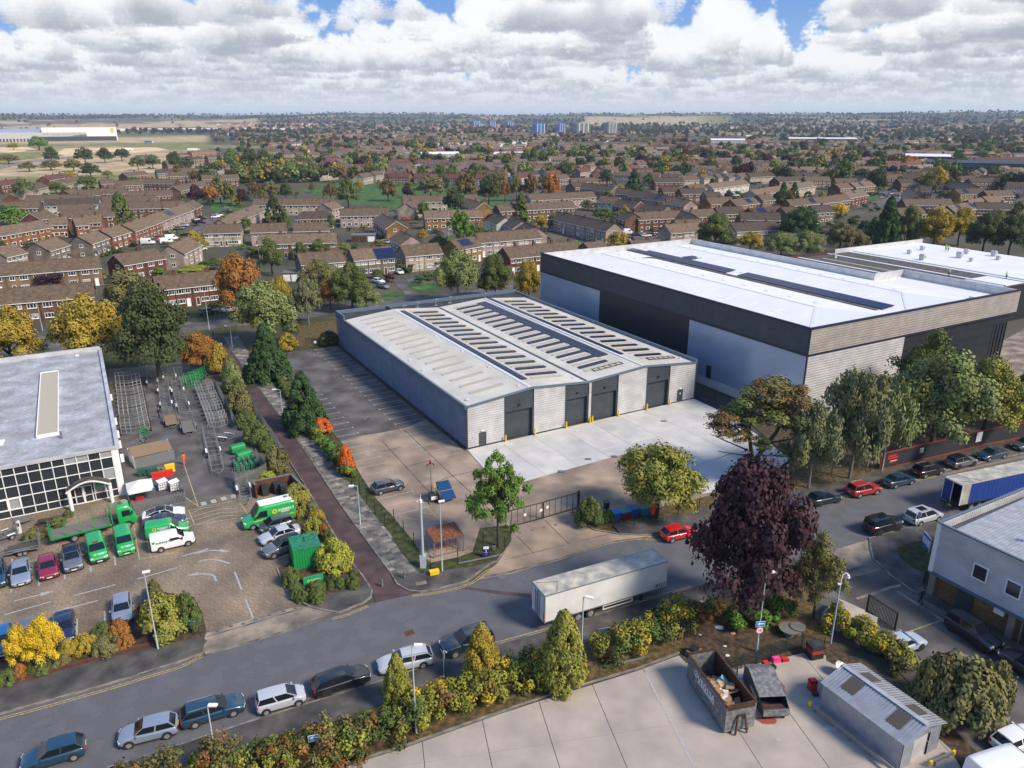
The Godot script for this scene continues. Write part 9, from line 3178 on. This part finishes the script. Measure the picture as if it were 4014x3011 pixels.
	b2=mb()
	for x in [.0,sl]:
		for z in [.0,-bd]:
			b2.box(v(x,1.0 if z==.0 else 1.12,z),v(.1,2.0 if z==.0 else 2.25,.1))
		b2.bar(v(x,1.97,0),v(x,2.22,-bd),.08,.1)
		b2.box(v(x,.35,-bd*.5),v(.06,.08,bd))
	b2.box(v(sl*.5,1.96,.05),v(sl+.1,.14,.08))
	b2.box(v(sl*.5,.35,-bd),v(sl,.08,.06))
	b2.box(v(sl*.5,.3,0),v(sl,.06,.06))
	put("frame",b2.done(),M.galvanised,shel)
	for k in 8:
		put("roof_board",mb().bar(v((k+.5)*sl/8.0,2.06,.2),v((k+.5)*sl/8.0,2.32,-bd-.2),sl/8.0+.01-.02,.05+.012*(k % 2)).done(),M.mossy_roof,shel)
	var moss:=[]
	for k in 16:
		moss.append([v(rng.randf_range(.2,sl-.2),2.2,rng.randf_range(-bd,.0)),.13])
	put("moss",crown(moss,26,.05,.35),M.leaf_olive,shel)
	for k in 5:
		b2=mb()
		var x:=.4+k*(sl-.8)/4.0
		b2.tube(v(x,0,-.7),v(x,.75,-.7),.03,.03,6)
		b2.tube(v(x,.75,-.7),v(x,.75,-1.5),.03,.03,6)
		b2.tube(v(x,.75,-1.5),v(x,0,-1.5),.03,.03,6)
		put("rack",b2.done(),M.red_dull,shel)
	lidded_box("grit_bin",g(-8.1,-68.4),.35,v(.95,.45,.5),M.yellow,M.yellow,"yellow grit box on the footway by the shelter","bin")
	solo("steel_beam",mb().bar(g(-5.7,-70.4)+v(0,.1,0),g(-1.2,-72.1)+v(0,.1,0),.12,.1).done(),M.galvanised,"long steel beam lying on the grass by the navy sign reading 2","beam")
	for q in [[g(-11.1,-67.6),"pale concrete bollard at the end of the slab path"],[g(-13.2,-66.3),"pale concrete bollard in the middle of the brown track"],[g(-13.2,-66.2),"weathered bollard at the left side of the brown track's end"]]:
		solo("bollard",mb().tube(Vector3.ZERO,v(0,.85,0),.11,.10,10,false).tube(v(0,.85,0),v(0,.93,0),.10,.04,10).done(),M.timber_grey,q[1],"bollard",q[0])
	b2=mb()
	b2.t=turned(0,.13,0,.3)
	b2.box(Vector3.ZERO,v(1.1,.02,.6))
	struct("pavement_cover",b2.done(),M.concrete,"pale inspection cover in the footway at the path end").position=g(-9.3,-66.7)
	var bb:=[[g(12.4,-80),M.blue_bin,M.blue_bin,"blue wheeled skip bin nearest the gates"],[g(13.4,-80.2),M.car_maroon,M.teal_bin,"dark red skip bin with teal lid"],[g(14.4,-80.8),M.blue_bin,M.blue_bin,"blue skip bin right of the dark red one"],[g(15.8,-81.1),M.teal_bin,M.teal_bin,"teal skip bin under the round tree"],[g(17,-81.7),M.red,M.red,"red bin at the right end of the bins"]]
	for q in bb:
		bin("skip_bin",q[0],GT-.1,q[1],q[2],q[3])
	bin("wheelie",g(11.5,-82.5),.4,M.dark_bin,M.dark_bin,"black wheelie bin with open lid behind the blue bins")
	rolloff_skip()
	closed_skip()
	cable_drum(g(25.5,-58.6),.95,.75,"large empty cable drum, left of two behind the skips")
	cable_drum(g(26.3,-58.7),.7,.85,"smaller cable drum right of the large one")
	for k in 4:
		pallet(g(16,-55.6)+v(.03*k,.16*k,-.05*k),.5+.14*k,["bottom","second","third","topmost"][k]+" pallet of the stack behind the rusty container")
	var bm:=solo("black_mat",mb().box(v(0,.02,0),v(.75,.05,.8)).done(),M.black_steel,"black sheet lying on the topmost pallet","sheet",g(16,-55.6)+v(.1,.80,-.15),.95)
	tool_case(g(21.9,-54),.4,v(.55,.75,.5),M.red,M.black_steel,"upright red crate by the green mesh fence, leftmost")
	tool_case(g(22.5,-54),.4,v(.5,.4,.45),M.black_steel,M.black_steel,"low black tray between the red and pink crates")
	tool_case(g(23.1,-54.9),.2,v(.7,.5,.45),M.pink,M.red,"pink topped red crate by the mesh fence")
	tool_case(g(23.9,-55),.2,v(.6,.34,.45),M.red,M.black_steel,"flat red crate with black lid, rightmost by the mesh fence")
	var pal:=thing("crate_stack","stack of red crates with black lid at the end of the mesh fence","crates",g(26.7,-55.6),.25)
	cube("base_crate",1.2,.5,1.0,M.black_steel,pal,0,.3,0)
	cube("red_crate",1.15,.4,.95,M.red_dull,pal,0,.78,0)
	cube("lid",1.25,.42,1.05,M.dark_bin,pal,0,1.22,0)
	cube("lid_panel",.8,.04,.7,M.clad_dark,pal,.05,1.45,0)
	tool_case(g(25,-51.5),.15,v(.6,1.05,.5),M.red,M.black_steel,"tall red case standing beside the metal shed")
	tool_case(g(25,-50.8),.15,v(.4,.4,.4),M.black_steel,M.red_dull,"small black case beside the metal shed's corner")
	var dish:=thing("satellite_dish","white satellite dish lying behind the metal shed","satellite dish",g(27.8,-53.5),.5)
	var rows:=[]
	for i in 5:
		var r:=.02+.62*i/4.0
		var ring:=[]
		for k in 20:
			ring.append(v(cos(TAU*k/20)*r,.55+r*r*.35,-sin(TAU*k/20)*r))
		rows.append(ring)
	b2=mb()
	b2.t=Transform3D(Basis.from_euler(v(.6,0,-.2)),v(0,.2,0))
	b2.smooth(rows,true)
	put("reflector",b2.done(),M.white,dish)
	b2=mb()
	b2.tube(v(0,0,0),v(0,.75,0),.05,.05,6)
	for k in 3:
		b2.bar(v(cos(k*2.1)*.5,.95,sin(k*2.1)*.5),v(.1,1.35,.2),.03,.03)
	put("mount",b2.done(),M.black_steel,dish)
	for q in [[g(19.4,-59.5),Color(.6,.62,.63),.5,"pale plastic sheet on the bare earth"],[g(19.1,-55.6),Color(.7,.7,.7),.22,"white plastic scrap at the edge of the yard"],[g(19.2,-56.9),Color(.65,.65,.62),.18,"white litter scrap by the mesh fence's end"],[g(20.4,-58.7),Color(.35,.22,.12),.28,"brown cardboard scrap on the bare earth"],[g(17.3,-58.5),Color(.5,.6,.62),.14,"small blue white scrap by the fence posts"],[g(20.8,-57.7),Color(.02,.02,.02),.4,"black rubber scrap on the bare earth"],[g(19.4,-53.1),Color(.6,.62,.68),.4,"heap of white bags beside the waste compactor"],[g(18.9,-52),Color(.5,.53,.6),.3,"white bag below the heap beside the compactor"],[g(18.6,-63.6),Color(.45,.32,.28),.25,"pinkish scrap on the near footway"]]:
		b2=mb()
		b2.col=q[1]
		var cl2:=[]
		for i in 7:
			var g:=TAU*i/7
			cl2.append(v(cos(g)*q[2]*rng.randf_range(.6,1.2),rng.randf_range(.01,.1),-sin(g)*q[2]*rng.randf_range(.5,1.0)))
		for i in 7:
			b2.face([cl2[i],cl2[(i+1) % 7],v(0,q[2]*.45,0)])
		solo("litter",b2.done(),M.litter,q[3],"litter",q[0]+v(0,.06,0))
	solo("steel_beam",mb().bar(g(7.9,-54.1)+v(0,.12,0),g(11.7,-55.4)+v(0,.12,0),.16,.08).done(),M.galvanised,"pale steel rail lying on the dry verge beside the concrete yard","beam")
	solo("steel_beam",mb().bar(g(8,-59.2)+v(0,.14,0),g(9.7,-59.7)+v(0,.14,0),.1,.06).done(),M.galvanised,"short pale rail on the footway by the white trailer","beam")
	var blk:=thing("concrete_block","big weathered concrete block with sloping top beside the camera pole","concrete block",g(31.2,-60.5),.75)
	b2=mb()
	b2.box(v(0,.6,0),v(3.3,1.2,2.6))
	b2.face([v(-1.65,1.2,1.3),v(1.65,1.2,1.3),v(.2,1.5,0)])
	b2.face([v(1.65,1.2,1.3),v(1.65,1.2,-1.3),v(.2,1.5,0)])
	b2.face([v(1.65,1.2,-1.3),v(-1.65,1.2,-1.3),v(.2,1.5,0)])
	b2.face([v(-1.65,1.2,-1.3),v(-1.65,1.2,1.3),v(.2,1.5,0)])
	put("block",b2.done(),M.concrete_grey,blk)
	solo("concrete_block",mb().box(v(0,.45,0),v(1.6,.9,1.3)).done(),M.concrete_grey,"smaller concrete block beside the open bar gate","concrete block",g(33.2,-59.9),.75)
	var fe:=[g(35.6,-48.9),g(36,-47.2),g(39.2,-48.4)]
	var tf:=thing("timber_fence","old dark timber fence round the overgrown corner with a white notice","fence",fe[0])
	for i in 2:
		var cnt:=int(fe[i].distance_to(fe[i+1])/.16)
		for k in cnt:
			put("board",mini_box(v(.15,1.25,.03)),M.timber_dark,tf,fe[i].lerp(fe[i+1],(k+.5)/cnt)-fe[0]+v(0,.62,0),yaw_of(fe[i],fe[i+1]))
	put("notice",mini_box(v(.22,.36,.02)),M.white,tf,fe[1].lerp(fe[2],.55)-fe[0]+v(0,.95,.06),yaw_of(fe[1],fe[2]))
	for q in [[g(-57.1,-294.2),3.0,"brown","low garage block with brown doors behind the cream houses"],[g(-63.1,-219.2),2.4,"white","white fronted garage beside the pebble-dashed semi"],[g(31,-308.3),2.8,"red","single storey brick extension among garden fences"]]:
		var g:=thing("garage",q[3],"garage",q[0],.1)
		put("wall",mini_box(v(q[1]*3,2.4,5.5)),M["wall_sand" if q[2]!="red" else "wall_orange"],g,v(0,1.2,-2.75))
		cube("roof",q[1]*3+.4,.15,5.9,M.lead,g,0,2.48,-2.75)
		for k in 3:
			put("garage_door",mini_box(v(q[1]-.4,2.0,.06)),M.white if k==2 or q[2]=="white" else M.door_brown,g,v((k-1)*q[1],1.02,.03))
	person(g(-45,-95.1),2.6,"stand",Color(.75,.13,.03),Color(.72,.14,.03),"person in orange hi-vis clothes standing with back to us by the lean-to")
	person(g(-56,-112.3),.5,"stand",Color(.012,.012,.015),Color(.02,.02,.03),"person in dark clothes beside the plant trailers in the storage yard")
	person(g(40.1,-63.4),2.0,"walk",Color(.012,.016,.035),Color(.012,.012,.015),"person in dark clothes walking in the right-hand yard")
	person(g(-65.4,-160.7),1.0,"stand",Color(.02,.16,.55),Color(.02,.025,.06),"small person in a blue top at the top end of the brown track")
	var roof_y:=8.62
	for q in [[v(125.6,8.62,-220.9),"stand","worker in yellow hi-vis standing at the far edge of the roof under repair"],[v(125.9,8.62,-220.1),"bend","worker bending down beside the standing worker on the far roof"],[v(106.3,8.62,-183.6),"walk","worker in yellow hi-vis walking on the near part of the roof under repair"],[v(118.4,8.62,-180.5),"bend","worker in yellow hi-vis crouching at the right on the roof under repair"]]:
		person(q[0],1.2,q[1],Color(.45,.72,.04),Color(.03,.035,.05),q[2],Color(.7,.7,.1))
func _ready():
	var cam:=Camera3D.new()
	cam.name="camera"
	cam.position=v(0,45,0)
	cam.rotation_degrees=v(-19.275,0,0)
	cam.fov=53.544
	cam.near=.5
	cam.far=20000.0
	add_child(cam)
	cam.current=true
	var env:=Environment.new()
	env.background_mode=Environment.BG_SKY
	env.sky=make_sky()
	env.background_energy_multiplier=1.0
	env.tonemap_mode=Environment.TONE_MAPPER_LINEAR
	env.tonemap_exposure=1.15
	env.fog_enabled=true
	env.fog_density=.000075
	env.fog_light_color=Color(.70,.77,.86)
	env.sdfgi_enabled=true
	env.ssao_enabled=true
	env.ssil_enabled=true
	var we:=WorldEnvironment.new()
	we.name="environment"
	we.environment=env
	add_child(we)
	var sun:=DirectionalLight3D.new()
	sun.name="sun"
	sun.light_color=Color(1.0,.945,.87)
	sun.light_energy=1.5
	sun.light_angular_distance=14.0
	sun.shadow_enabled=true
	sun.basis=Basis.looking_at(-v(.82,.82,.45).normalized(),Vector3.UP)
	add_child(sun)
	land_noise.seed=31
	land_noise.noise_type=FastNoiseLite.TYPE_SIMPLEX_SMOOTH
	land_noise.frequency=.0011
	rng.seed=7
	make_materials()
	M.stain_red=plain(.28,.06,.05,.8)
	M.stain_rust=plain(.22,.13,.07,.85)
	M.red_dull=plain(.33,.035,.025,.6)
	M.solar_blue=plain(.012,.045,.12,.15)
	M.mossy_roof=mottled(.30,.105,.045,noise_tex(51,.03,.55,1.0,5,256),.3,null,1.0,.9)
	M.stubble=mottled(.80,.61,.34,noise_tex(52,.02,.75,1.0,4,256),.006,null,1.0,.95)  # albedo raised to paint in a sunlit patch between cloud shadows
	M.meadow=mottled(.34,.33,.07,noise_tex(53,.02,.5,1.0,5,256),.012,null,1.0,.95)  # yellow green brightened, local sunlight painted into the albedo
	M.far_wall=plain(1,1,1,.9)
	M.far_wall.vertex_color_use_as_albedo=true
	M.far_glass=M.far_wall
	M.far_leaf=plain(1,1,1,.8)
	M.far_leaf.vertex_color_use_as_albedo=true
	M.far_leaf.metallic_specular=.2
	build_ground()
	build_low_warehouse()
	build_tall_warehouse()
	build_far_roof()
	build_office()
	build_white_building()
	build_shed()
	rng.seed=17
	var homes:={
		"nearest the flat roofed office": "-126.9 -169.5 -101.3 -181.6 brown brown d=8.6;-148.6 -200.8 -118.6 -218.2 sand brown d=8.2;-158.0 -231.9 -156.9 -240.6 pink tan n=2;-151.3 -242.5 -151.8 -255.3 grey tan n=2 g=-1 p=1;-145.5 -256.9 -146.4 -270.7 grey tan n=2 g=-1 p=1;-115.2 -220.2 -108.3 -231.7 red brown v=1 g=-1 n=2;-89.6 -188.3 -76.1 -196.7 red brown d=8.2 n=4;-106.4 -237.0 -107.8 -255.3 pink tan g=-1 n=2",
		"left of the parked car street": "-188.5 -273.4 -182.6 -299.3 orange tan f=1;-184.6 -308.0 -178.6 -310.5 orange tan n=2 f=1;-173.8 -306.0 -169.9 -309.0 orange tan n=1 f=1;-174.4 -315.6 -168.5 -317.7 orange tan n=2 f=1;-146.2 -272.6 -145.9 -286.6 orange tan n=2 p=1;-144.7 -286.2 -147.0 -315.1 orange tan n=4 f=1;-147.5 -315.1 -151.2 -358.6 pink tan n=4 s=-8.0/-1.5/1/2 f=1;-151.1 -360.0 -154.3 -376.8 brown brown n=1 v=1 f=1",
		"right of the parked car street": "-114.0 -285.7 -101.3 -288.8 cream brown n=4;-113.5 -299.7 -113.9 -309.5 pink tan n=1;-116.0 -311.0 -117.3 -354.7 pink tan n=5 s=5.0/8.0/1/1 f=1;-97.7 -288.3 -85.4 -291.4 pink brown n=2;-126.4 -381.3 -87.4 -384.3 cream brown n=7 f=1;-86.1 -260.5 -60.6 -264.9 sand tan n=5;-82.4 -291.4 -69.8 -293.7 pink brown n=2;-91.4 -326.9 -75.9 -330.3 sand dark h=3.0 n=3 f=1;-87.0 -358.6 -84.3 -370.3 pink tan n=2 f=1",
		"in the left estate": "-243.8 -364.0 -223.9 -369.6 brown brown f=1;-322.0 -488.0 -320.8 -508.2 red red f=1;-271.2 -410.3 -259.5 -403.4 red brown f=1;-283.9 -455.2 -290.4 -483.2 cream grey f=1;-247.9 -398.5 -217.4 -405.1 brown brown v=1 f=1;-200.2 -321.4 -200.1 -333.7 red brown v=1 f=1;-316.7 -530.1 -322.4 -564.9 red red f=1;-226.6 -378.3 -204.2 -385.8 white dark f=1;-206.5 -353.4 -193.5 -359.3 brown brown v=1 f=1;-291.8 -508.2 -294.1 -538.7 cream brown f=1;-192.0 -330.3 -172.6 -337.3 brown brown f=1;-244.0 -425.5 -245.9 -439.9 red brown f=1;-238.4 -429.2 -227.5 -433.0 brown brown v=1 f=1;-265.7 -505.6 -259.1 -510.8 red brown v=1 f=1;-192.3 -362.7 -166.0 -369.6 brown brown v=1 f=1;-230.8 -437.9 -217.2 -441.8 brown brown f=1;-206.0 -393.6 -181.3 -397.7 sand brown v=1 f=1;-234.5 -455.2 -228.1 -460.6 brown brown f=1;-249.3 -492.9 -235.3 -500.4 sand brown f=1;-281.8 -569.8 -275.2 -590.1 red brown v=1 f=1;-208.0 -422.7 -187.0 -430.2 red brown v=1 f=1;-398.3 -841.2 -385.0 -855.5 brown brown v=1 f=1;-240.7 -512.2 -217.4 -509.5 red brown f=1;-273.2 -604.5 -262.7 -611.9 grey slate f=1;-165.5 -368.9 -156.9 -372.5 brown brown f=1;-322.4 -733.5 -311.9 -750.0 brown brown f=1;-250.3 -573.1 -229.8 -583.2 brown brown f=1;-379.6 -877.9 -372.0 -905.6 red brown f=1;-196.5 -454.1 -195.5 -494.2 brown brown v=1 f=1;-263.5 -619.6 -251.7 -627.4 blueish brown f=1;-328.9 -791.5 -320.3 -817.2 brown dark f=1;-385.6 -948.2 -373.4 -994.9 orange tan f=1;-261.1 -652.1 -242.4 -662.9 blueish dark f=1;-214.6 -543.2 -192.6 -553.8 red brown f=1;-231.7 -593.6 -228.5 -604.5 red slate f=1;-324.6 -841.2 -309.7 -859.2 brown brown f=1;-243.7 -669.6 -231.4 -676.4 sand brown f=1;-319.9 -897.5 -315.2 -930.6 orange brown v=1 f=1;-235.1 -678.7 -210.9 -629.4 red brown v=1 f=1;-260.2 -761.4 -243.0 -773.1 brown brown f=1;-229.5 -773.1 -211.4 -791.5 brown dark f=1;-164.1 -586.6 -154.5 -597.2 white dark f=1;-206.7 -785.3 -179.2 -813.9 yellow dark v=1 f=1;-148.9 -597.2 -137.5 -611.9 cream dark f=1",
		"between the park and the cul-de-sac": "-74.9 -338.5 -54.3 -341.5 pink brown n=4 f=1;-53.8 -321.4 -44.3 -295.5 yellow brown n=3 v=1 g=1;-39.2 -270.6 -33.7 -257.6 pink brown n=2;-55.3 -393.6 -33.9 -399.3 cream brown n=4 f=1;-49.5 -362.0 -47.2 -378.3 cream brown n=1 f=1;-37.6 -330.3 -13.6 -335.5 yellow tan n=4 f=1;-24.7 -401.8 -18.6 -404.3 cream brown n=2 f=1;-21.9 -382.0 -13.2 -364.0 yellow brown n=2 v=1 f=1;-12.7 -263.4 8.6 -274.9 pink brown n=5;-7.1 -321.4 -2.4 -308.0 white dark n=2;-0.2 -311.0 4.0 -296.5 pink dark n=2;5.0 -292.8 9.0 -279.0 pink dark n=2",
		"right of the park trees": "-7.1 -354.7 28.8 -371.0 brown brown n=6 f=1;7.9 -403.4 43.3 -420.9 pink brown n=5 f=1;19.0 -329.2 38.8 -290.1 pink dark n=6 g=1;45.5 -396.9 54.2 -390.5 blueish brown n=2 f=1;52.0 -379.8 60.8 -368.9 red dark n=2 v=1 f=1;48.4 -330.3 50.7 -321.4 brown dark n=1;51.1 -324.7 87.5 -338.5 red brown n=6 c=5 f=1;61.9 -362.0 70.5 -350.8 grey dark n=2 f=1;56.7 -286.2 72.3 -293.7 pink tan n=3",
		"behind the tall warehouse": "-2.7 -233.0 20.2 -246.3 red brown d=8.4 n=6 c=4;22.8 -242.5 29.2 -247.3 sand brown n=2;38.1 -246.8 48.1 -250.7 brown brown n=3",
		"facing the cul-de-sac": "-62.7 -222.3 -51.3 -228.3 grey brown n=3;-48.8 -229.5 -37.5 -235.2 grey tan n=3 s=0.6/6.9/1/3;-34.5 -236.7 -23.7 -242.5 cream brown n=2 p=1;-20.0 -247.8 -12.9 -256.4 yellow brown n=2 s=-3.0/3.0/1/2",
		"beyond the park": "-211.9 -939.3 -201.0 -957.2 red brown f=1;-165.4 -785.3 -157.4 -807.4 brown brown f=1;-128.2 -629.4 -125.9 -649.9 red brown f=1;-195.3 -985.2 -185.5 -1004.8 sand brown f=1;-117.0 -615.7 -102.4 -623.5 yellow brown s=-6.0/8.0/1/1 f=1;-144.1 -761.4 -122.7 -776.1 brown brown v=1 f=1;-168.4 -930.6 -145.7 -948.2 brown brown f=1;-98.9 -623.5 -84.8 -629.4 yellow brown s=0.0/6.0/1/1 f=1;-83.3 -627.4 -75.5 -631.4 yellow brown f=1;-116.9 -909.6 -91.1 -939.3 white dark f=1;-91.3 -823.9 -61.4 -855.5 white brown n=3 f=1;-48.8 -733.5 -26.0 -744.4 brown brown f=1;-37.4 -635.4 -24.6 -647.8 red brown v=1 f=1;-21.3 -635.4 -8.7 -647.8 brown brown s=0.0/6.0/1/2 f=1;-7.0 -635.4 1.4 -649.9 blueish brown s=-4.0/4.0/1/3 f=1;-5.7 -712.6 25.5 -722.9 red brown f=1;-2.2 -1035.7 20.3 -1057.4 red red f=1;-0.2 -897.5 30.0 -913.8 brown dark f=1;1.0 -579.8 18.6 -590.1 red dark v=1 f=1;7.4 -643.6 24.7 -660.7 sand brown f=1;20.6 -975.7 36.5 -994.9 red brown f=1;24.0 -615.7 36.7 -623.5 blueish brown f=1;30.0 -547.7 38.2 -555.4 brown brown f=1;52.2 -841.2 69.8 -917.9 pink tan f=1;38.5 -517.5 55.4 -521.6 sand brown v=1 f=1;35.9 -480.9 45.3 -489.2 sand dark v=1 f=1;68.1 -877.9 86.9 -985.2 pink tan f=1;55.0 -656.3 81.4 -717.7 cream tan f=1;42.7 -475.1 52.0 -470.5 sand dark v=1 f=1;86.8 -859.2 92.4 -791.5 cream tan f=1;50.2 -463.8 60.1 -454.1 sand dark v=1 f=1;72.1 -625.4 86.4 -639.5 white brown f=1;85.2 -741.7 117.0 -758.5 white brown f=1;101.7 -817.2 126.2 -841.2 brown brown v=1 f=1;85.7 -643.6 95.4 -649.9 pink tan s=-4.0/4.0/1/1 f=1;59.1 -439.9 67.2 -435.9 pink dark f=1;85.9 -593.6 113.7 -604.5 pink brown f=1;65.2 -428.3 74.9 -420.9 grey dark f=1;109.6 -702.6 137.5 -733.5 brown brown f=1;71.8 -412.0 80.4 -397.7 grey dark s=0.0/5.0/1/2 f=1;93.2 -518.9 112.8 -521.6 red dark v=1 f=1;85.2 -447.9 95.9 -450.0 red dark f=1;111.2 -579.8 124.2 -586.6 pink brown f=1;77.1 -389.7 87.7 -388.9 pink dark f=1",
		"in the right estate": "62.9 -299.0 73.9 -302.8 pink brown n=4;71.5 -341.6 74.5 -316.3 brown dark f=1;81.1 -385.7 86.2 -374.6 pink brown f=1;112.7 -536.1 126.9 -542.0 cream brown n=3 f=1;93.6 -438.5 108.5 -442.4 brown dark f=1;103.2 -463.3 114.4 -472.1 sand brown f=1;197.0 -865.0 225.2 -883.9 sand brown f=1;131.4 -551.0 143.9 -561.9 cream brown s=0.0/4.0/1/1 f=1;102.2 -416.1 111.1 -418.8 grey dark f=1;95.9 -385.0 108.8 -390.4 orange brown n=2 f=1;117.4 -472.1 149.7 -507.3 white tan n=5 f=1;143.2 -557.2 151.6 -563.5 cream brown s=0.0/4.0/1/1 f=1;89.8 -344.0 102.6 -348.3 brown dark n=3 f=1;157.4 -608.2 162.6 -600.9 cream brown f=1;150.4 -557.2 160.2 -566.7 cream brown f=1;237.2 -865.0 268.5 -880.0 brown brown f=1;105.7 -377.5 120.5 -389.6 orange brown n=2 s=1.0/5.5/1/2 f=1;82.8 -290.8 100.8 -296.3 pink dark n=5 v=1;159.5 -560.3 168.8 -570.0 white brown f=1;96.1 -326.5 111.9 -324.3 brown dark n=5 f=1;169.0 -566.7 192.7 -578.2 pink dark f=1;103.7 -340.4 120.5 -350.2 red dark n=4 s=-6.0/0.0/1/3 f=1;130.5 -428.9 186.8 -492.2 cream tan n=9 s=-2.0/3.0/1/1 f=1;126.3 -401.6 133.9 -405.8 sand brown f=1;259.7 -829.5 301.6 -857.6 brown brown f=1;242.3 -743.7 255.9 -772.3 orange brown f=1;173.9 -520.7 199.4 -537.6 red dark f=1;244.2 -732.9 257.7 -760.6 orange brown f=1;119.1 -344.0 126.5 -347.7 sand dark f=1;249.9 -732.9 260.0 -749.3 orange brown f=1;132.9 -377.5 139.5 -380.4 brown brown f=1;307.5 -865.0 338.1 -883.9 brown brown f=1;140.6 -383.4 155.0 -389.6 orange brown n=3 s=-2.0/2.0/1/2 v=1 f=1;205.4 -554.1 222.5 -561.9 brown dark f=1;134.7 -350.2 144.2 -353.4 sand dark f=1;232.8 -604.6 252.5 -612.0 brown dark f=1;155.1 -391.9 164.7 -398.3 red brown n=2 f=1;352.6 -903.6 399.9 -937.1 brown brown f=1;164.9 -400.8 173.6 -406.6 red brown n=2 f=1;193.8 -471.0 208.3 -481.4 brown brown f=1;228.9 -554.1 245.1 -566.7 brown dark f=1;174.8 -413.5 193.7 -433.6 red tan n=3 s=-1.0/2.0/1/1 f=1;254.9 -600.9 259.1 -588.5 pink brown f=1;283.3 -669.3 305.2 -683.0 brown dark f=1;205.9 -477.9 224.9 -493.4 brown tan s=-4.0/0.0/1/2 f=1;324.9 -752.1 349.5 -760.6 brown brown f=1;414.5 -945.8 464.6 -982.5 brown brown f=1;311.2 -664.9 331.0 -676.1 pink brown f=1;274.4 -565.1 289.7 -560.3 red dark f=1;168.4 -341.0 181.4 -344.6 red brown n=3 f=1;249.4 -508.6 259.9 -511.2 red dark f=1;424.8 -865.0 464.5 -903.6 brown brown f=1;190.9 -381.2 214.6 -381.9 red brown n=5 f=1;222.0 -436.5 212.4 -405.8 sand brown f=1;237.7 -455.8 242.9 -453.7 red dark v=1 f=1;184.6 -340.4 197.4 -354.1 brown tan f=1;465.0 -865.0 493.8 -883.9 white tan f=1;287.9 -520.7 330.9 -554.1 pink dark f=1;196.0 -350.2 206.6 -358.0 brown tan s=0.0/3.5/1/2 f=1;277.5 -495.9 274.3 -463.3 brown dark f=1;245.8 -434.6 265.7 -442.4 yellow dark s=-6.0/-2.0/1/2 f=1;555.3 -992.1 590.7 -1017.0 orange brown f=1;206.6 -359.3 217.7 -367.5 red tan s=0.0/3.5/1/2 f=1;218.8 -374.6 233.2 -388.0 sand tan f=1;217.2 -365.4 231.8 -363.4 orange dark n=5 f=1;322.8 -542.0 333.2 -507.3 red dark n=8 f=1;237.2 -393.5 249.1 -399.1 orange tan n=2 f=1;257.0 -426.1 273.0 -428.9 brown brown f=1"}
	var walls:={"red": "red brick","brown": "brown brick","yellow": "yellow brick","orange": "orange brick","sand": "sandy brick","pink": "pinkish rendered","cream": "cream rendered","white": "white rendered","grey": "grey pebble-dashed","blueish": "bluish rendered"}
	for zone in homes:
		var rows:Array=homes[zone].split(";")
		var looks:=[]
		for q in rows:
			var f:PackedStringArray=q.split(" ")
			looks.append("%s roofed %s house row%s %s" % [{"tan": "pale","dark": "dark"}.get(f[5],f[5]),walls[f[4]]," with solar panels" if "s=" in q else "",zone])
		for i in rows.size():
			var f:PackedStringArray=rows[i].split(" ")
			var o:={}
			for e in f.slice(6):
				var x:=float(e.substr(2))
				match e[0]:
					"d":o.d=x
					"n":o.n=int(x)
					"h":o.hip=x
					"c":o.chimneys=int(x)
					"v":o.white_verge=true
					"p":o.porch=true
					"f":o.near=false
					"g":o.gable_windows=[int(x)]
					"s":
						var p:=e.substr(2).split("/")
						o.solar=[float(p[0]),float(p[1]),int(p[2]),int(p[3])]
			house(v(float(f[0]),7.5,float(f[1])),v(float(f[2]),7.5,float(f[3])),f[4],f[5],ranked(looks,i),"",o)
	build_far_landmarks()
	make_tree_kinds()
	build_far_town()
	place_trees()
	place_street_things()
	place_vehicles()
	place_yard_things()
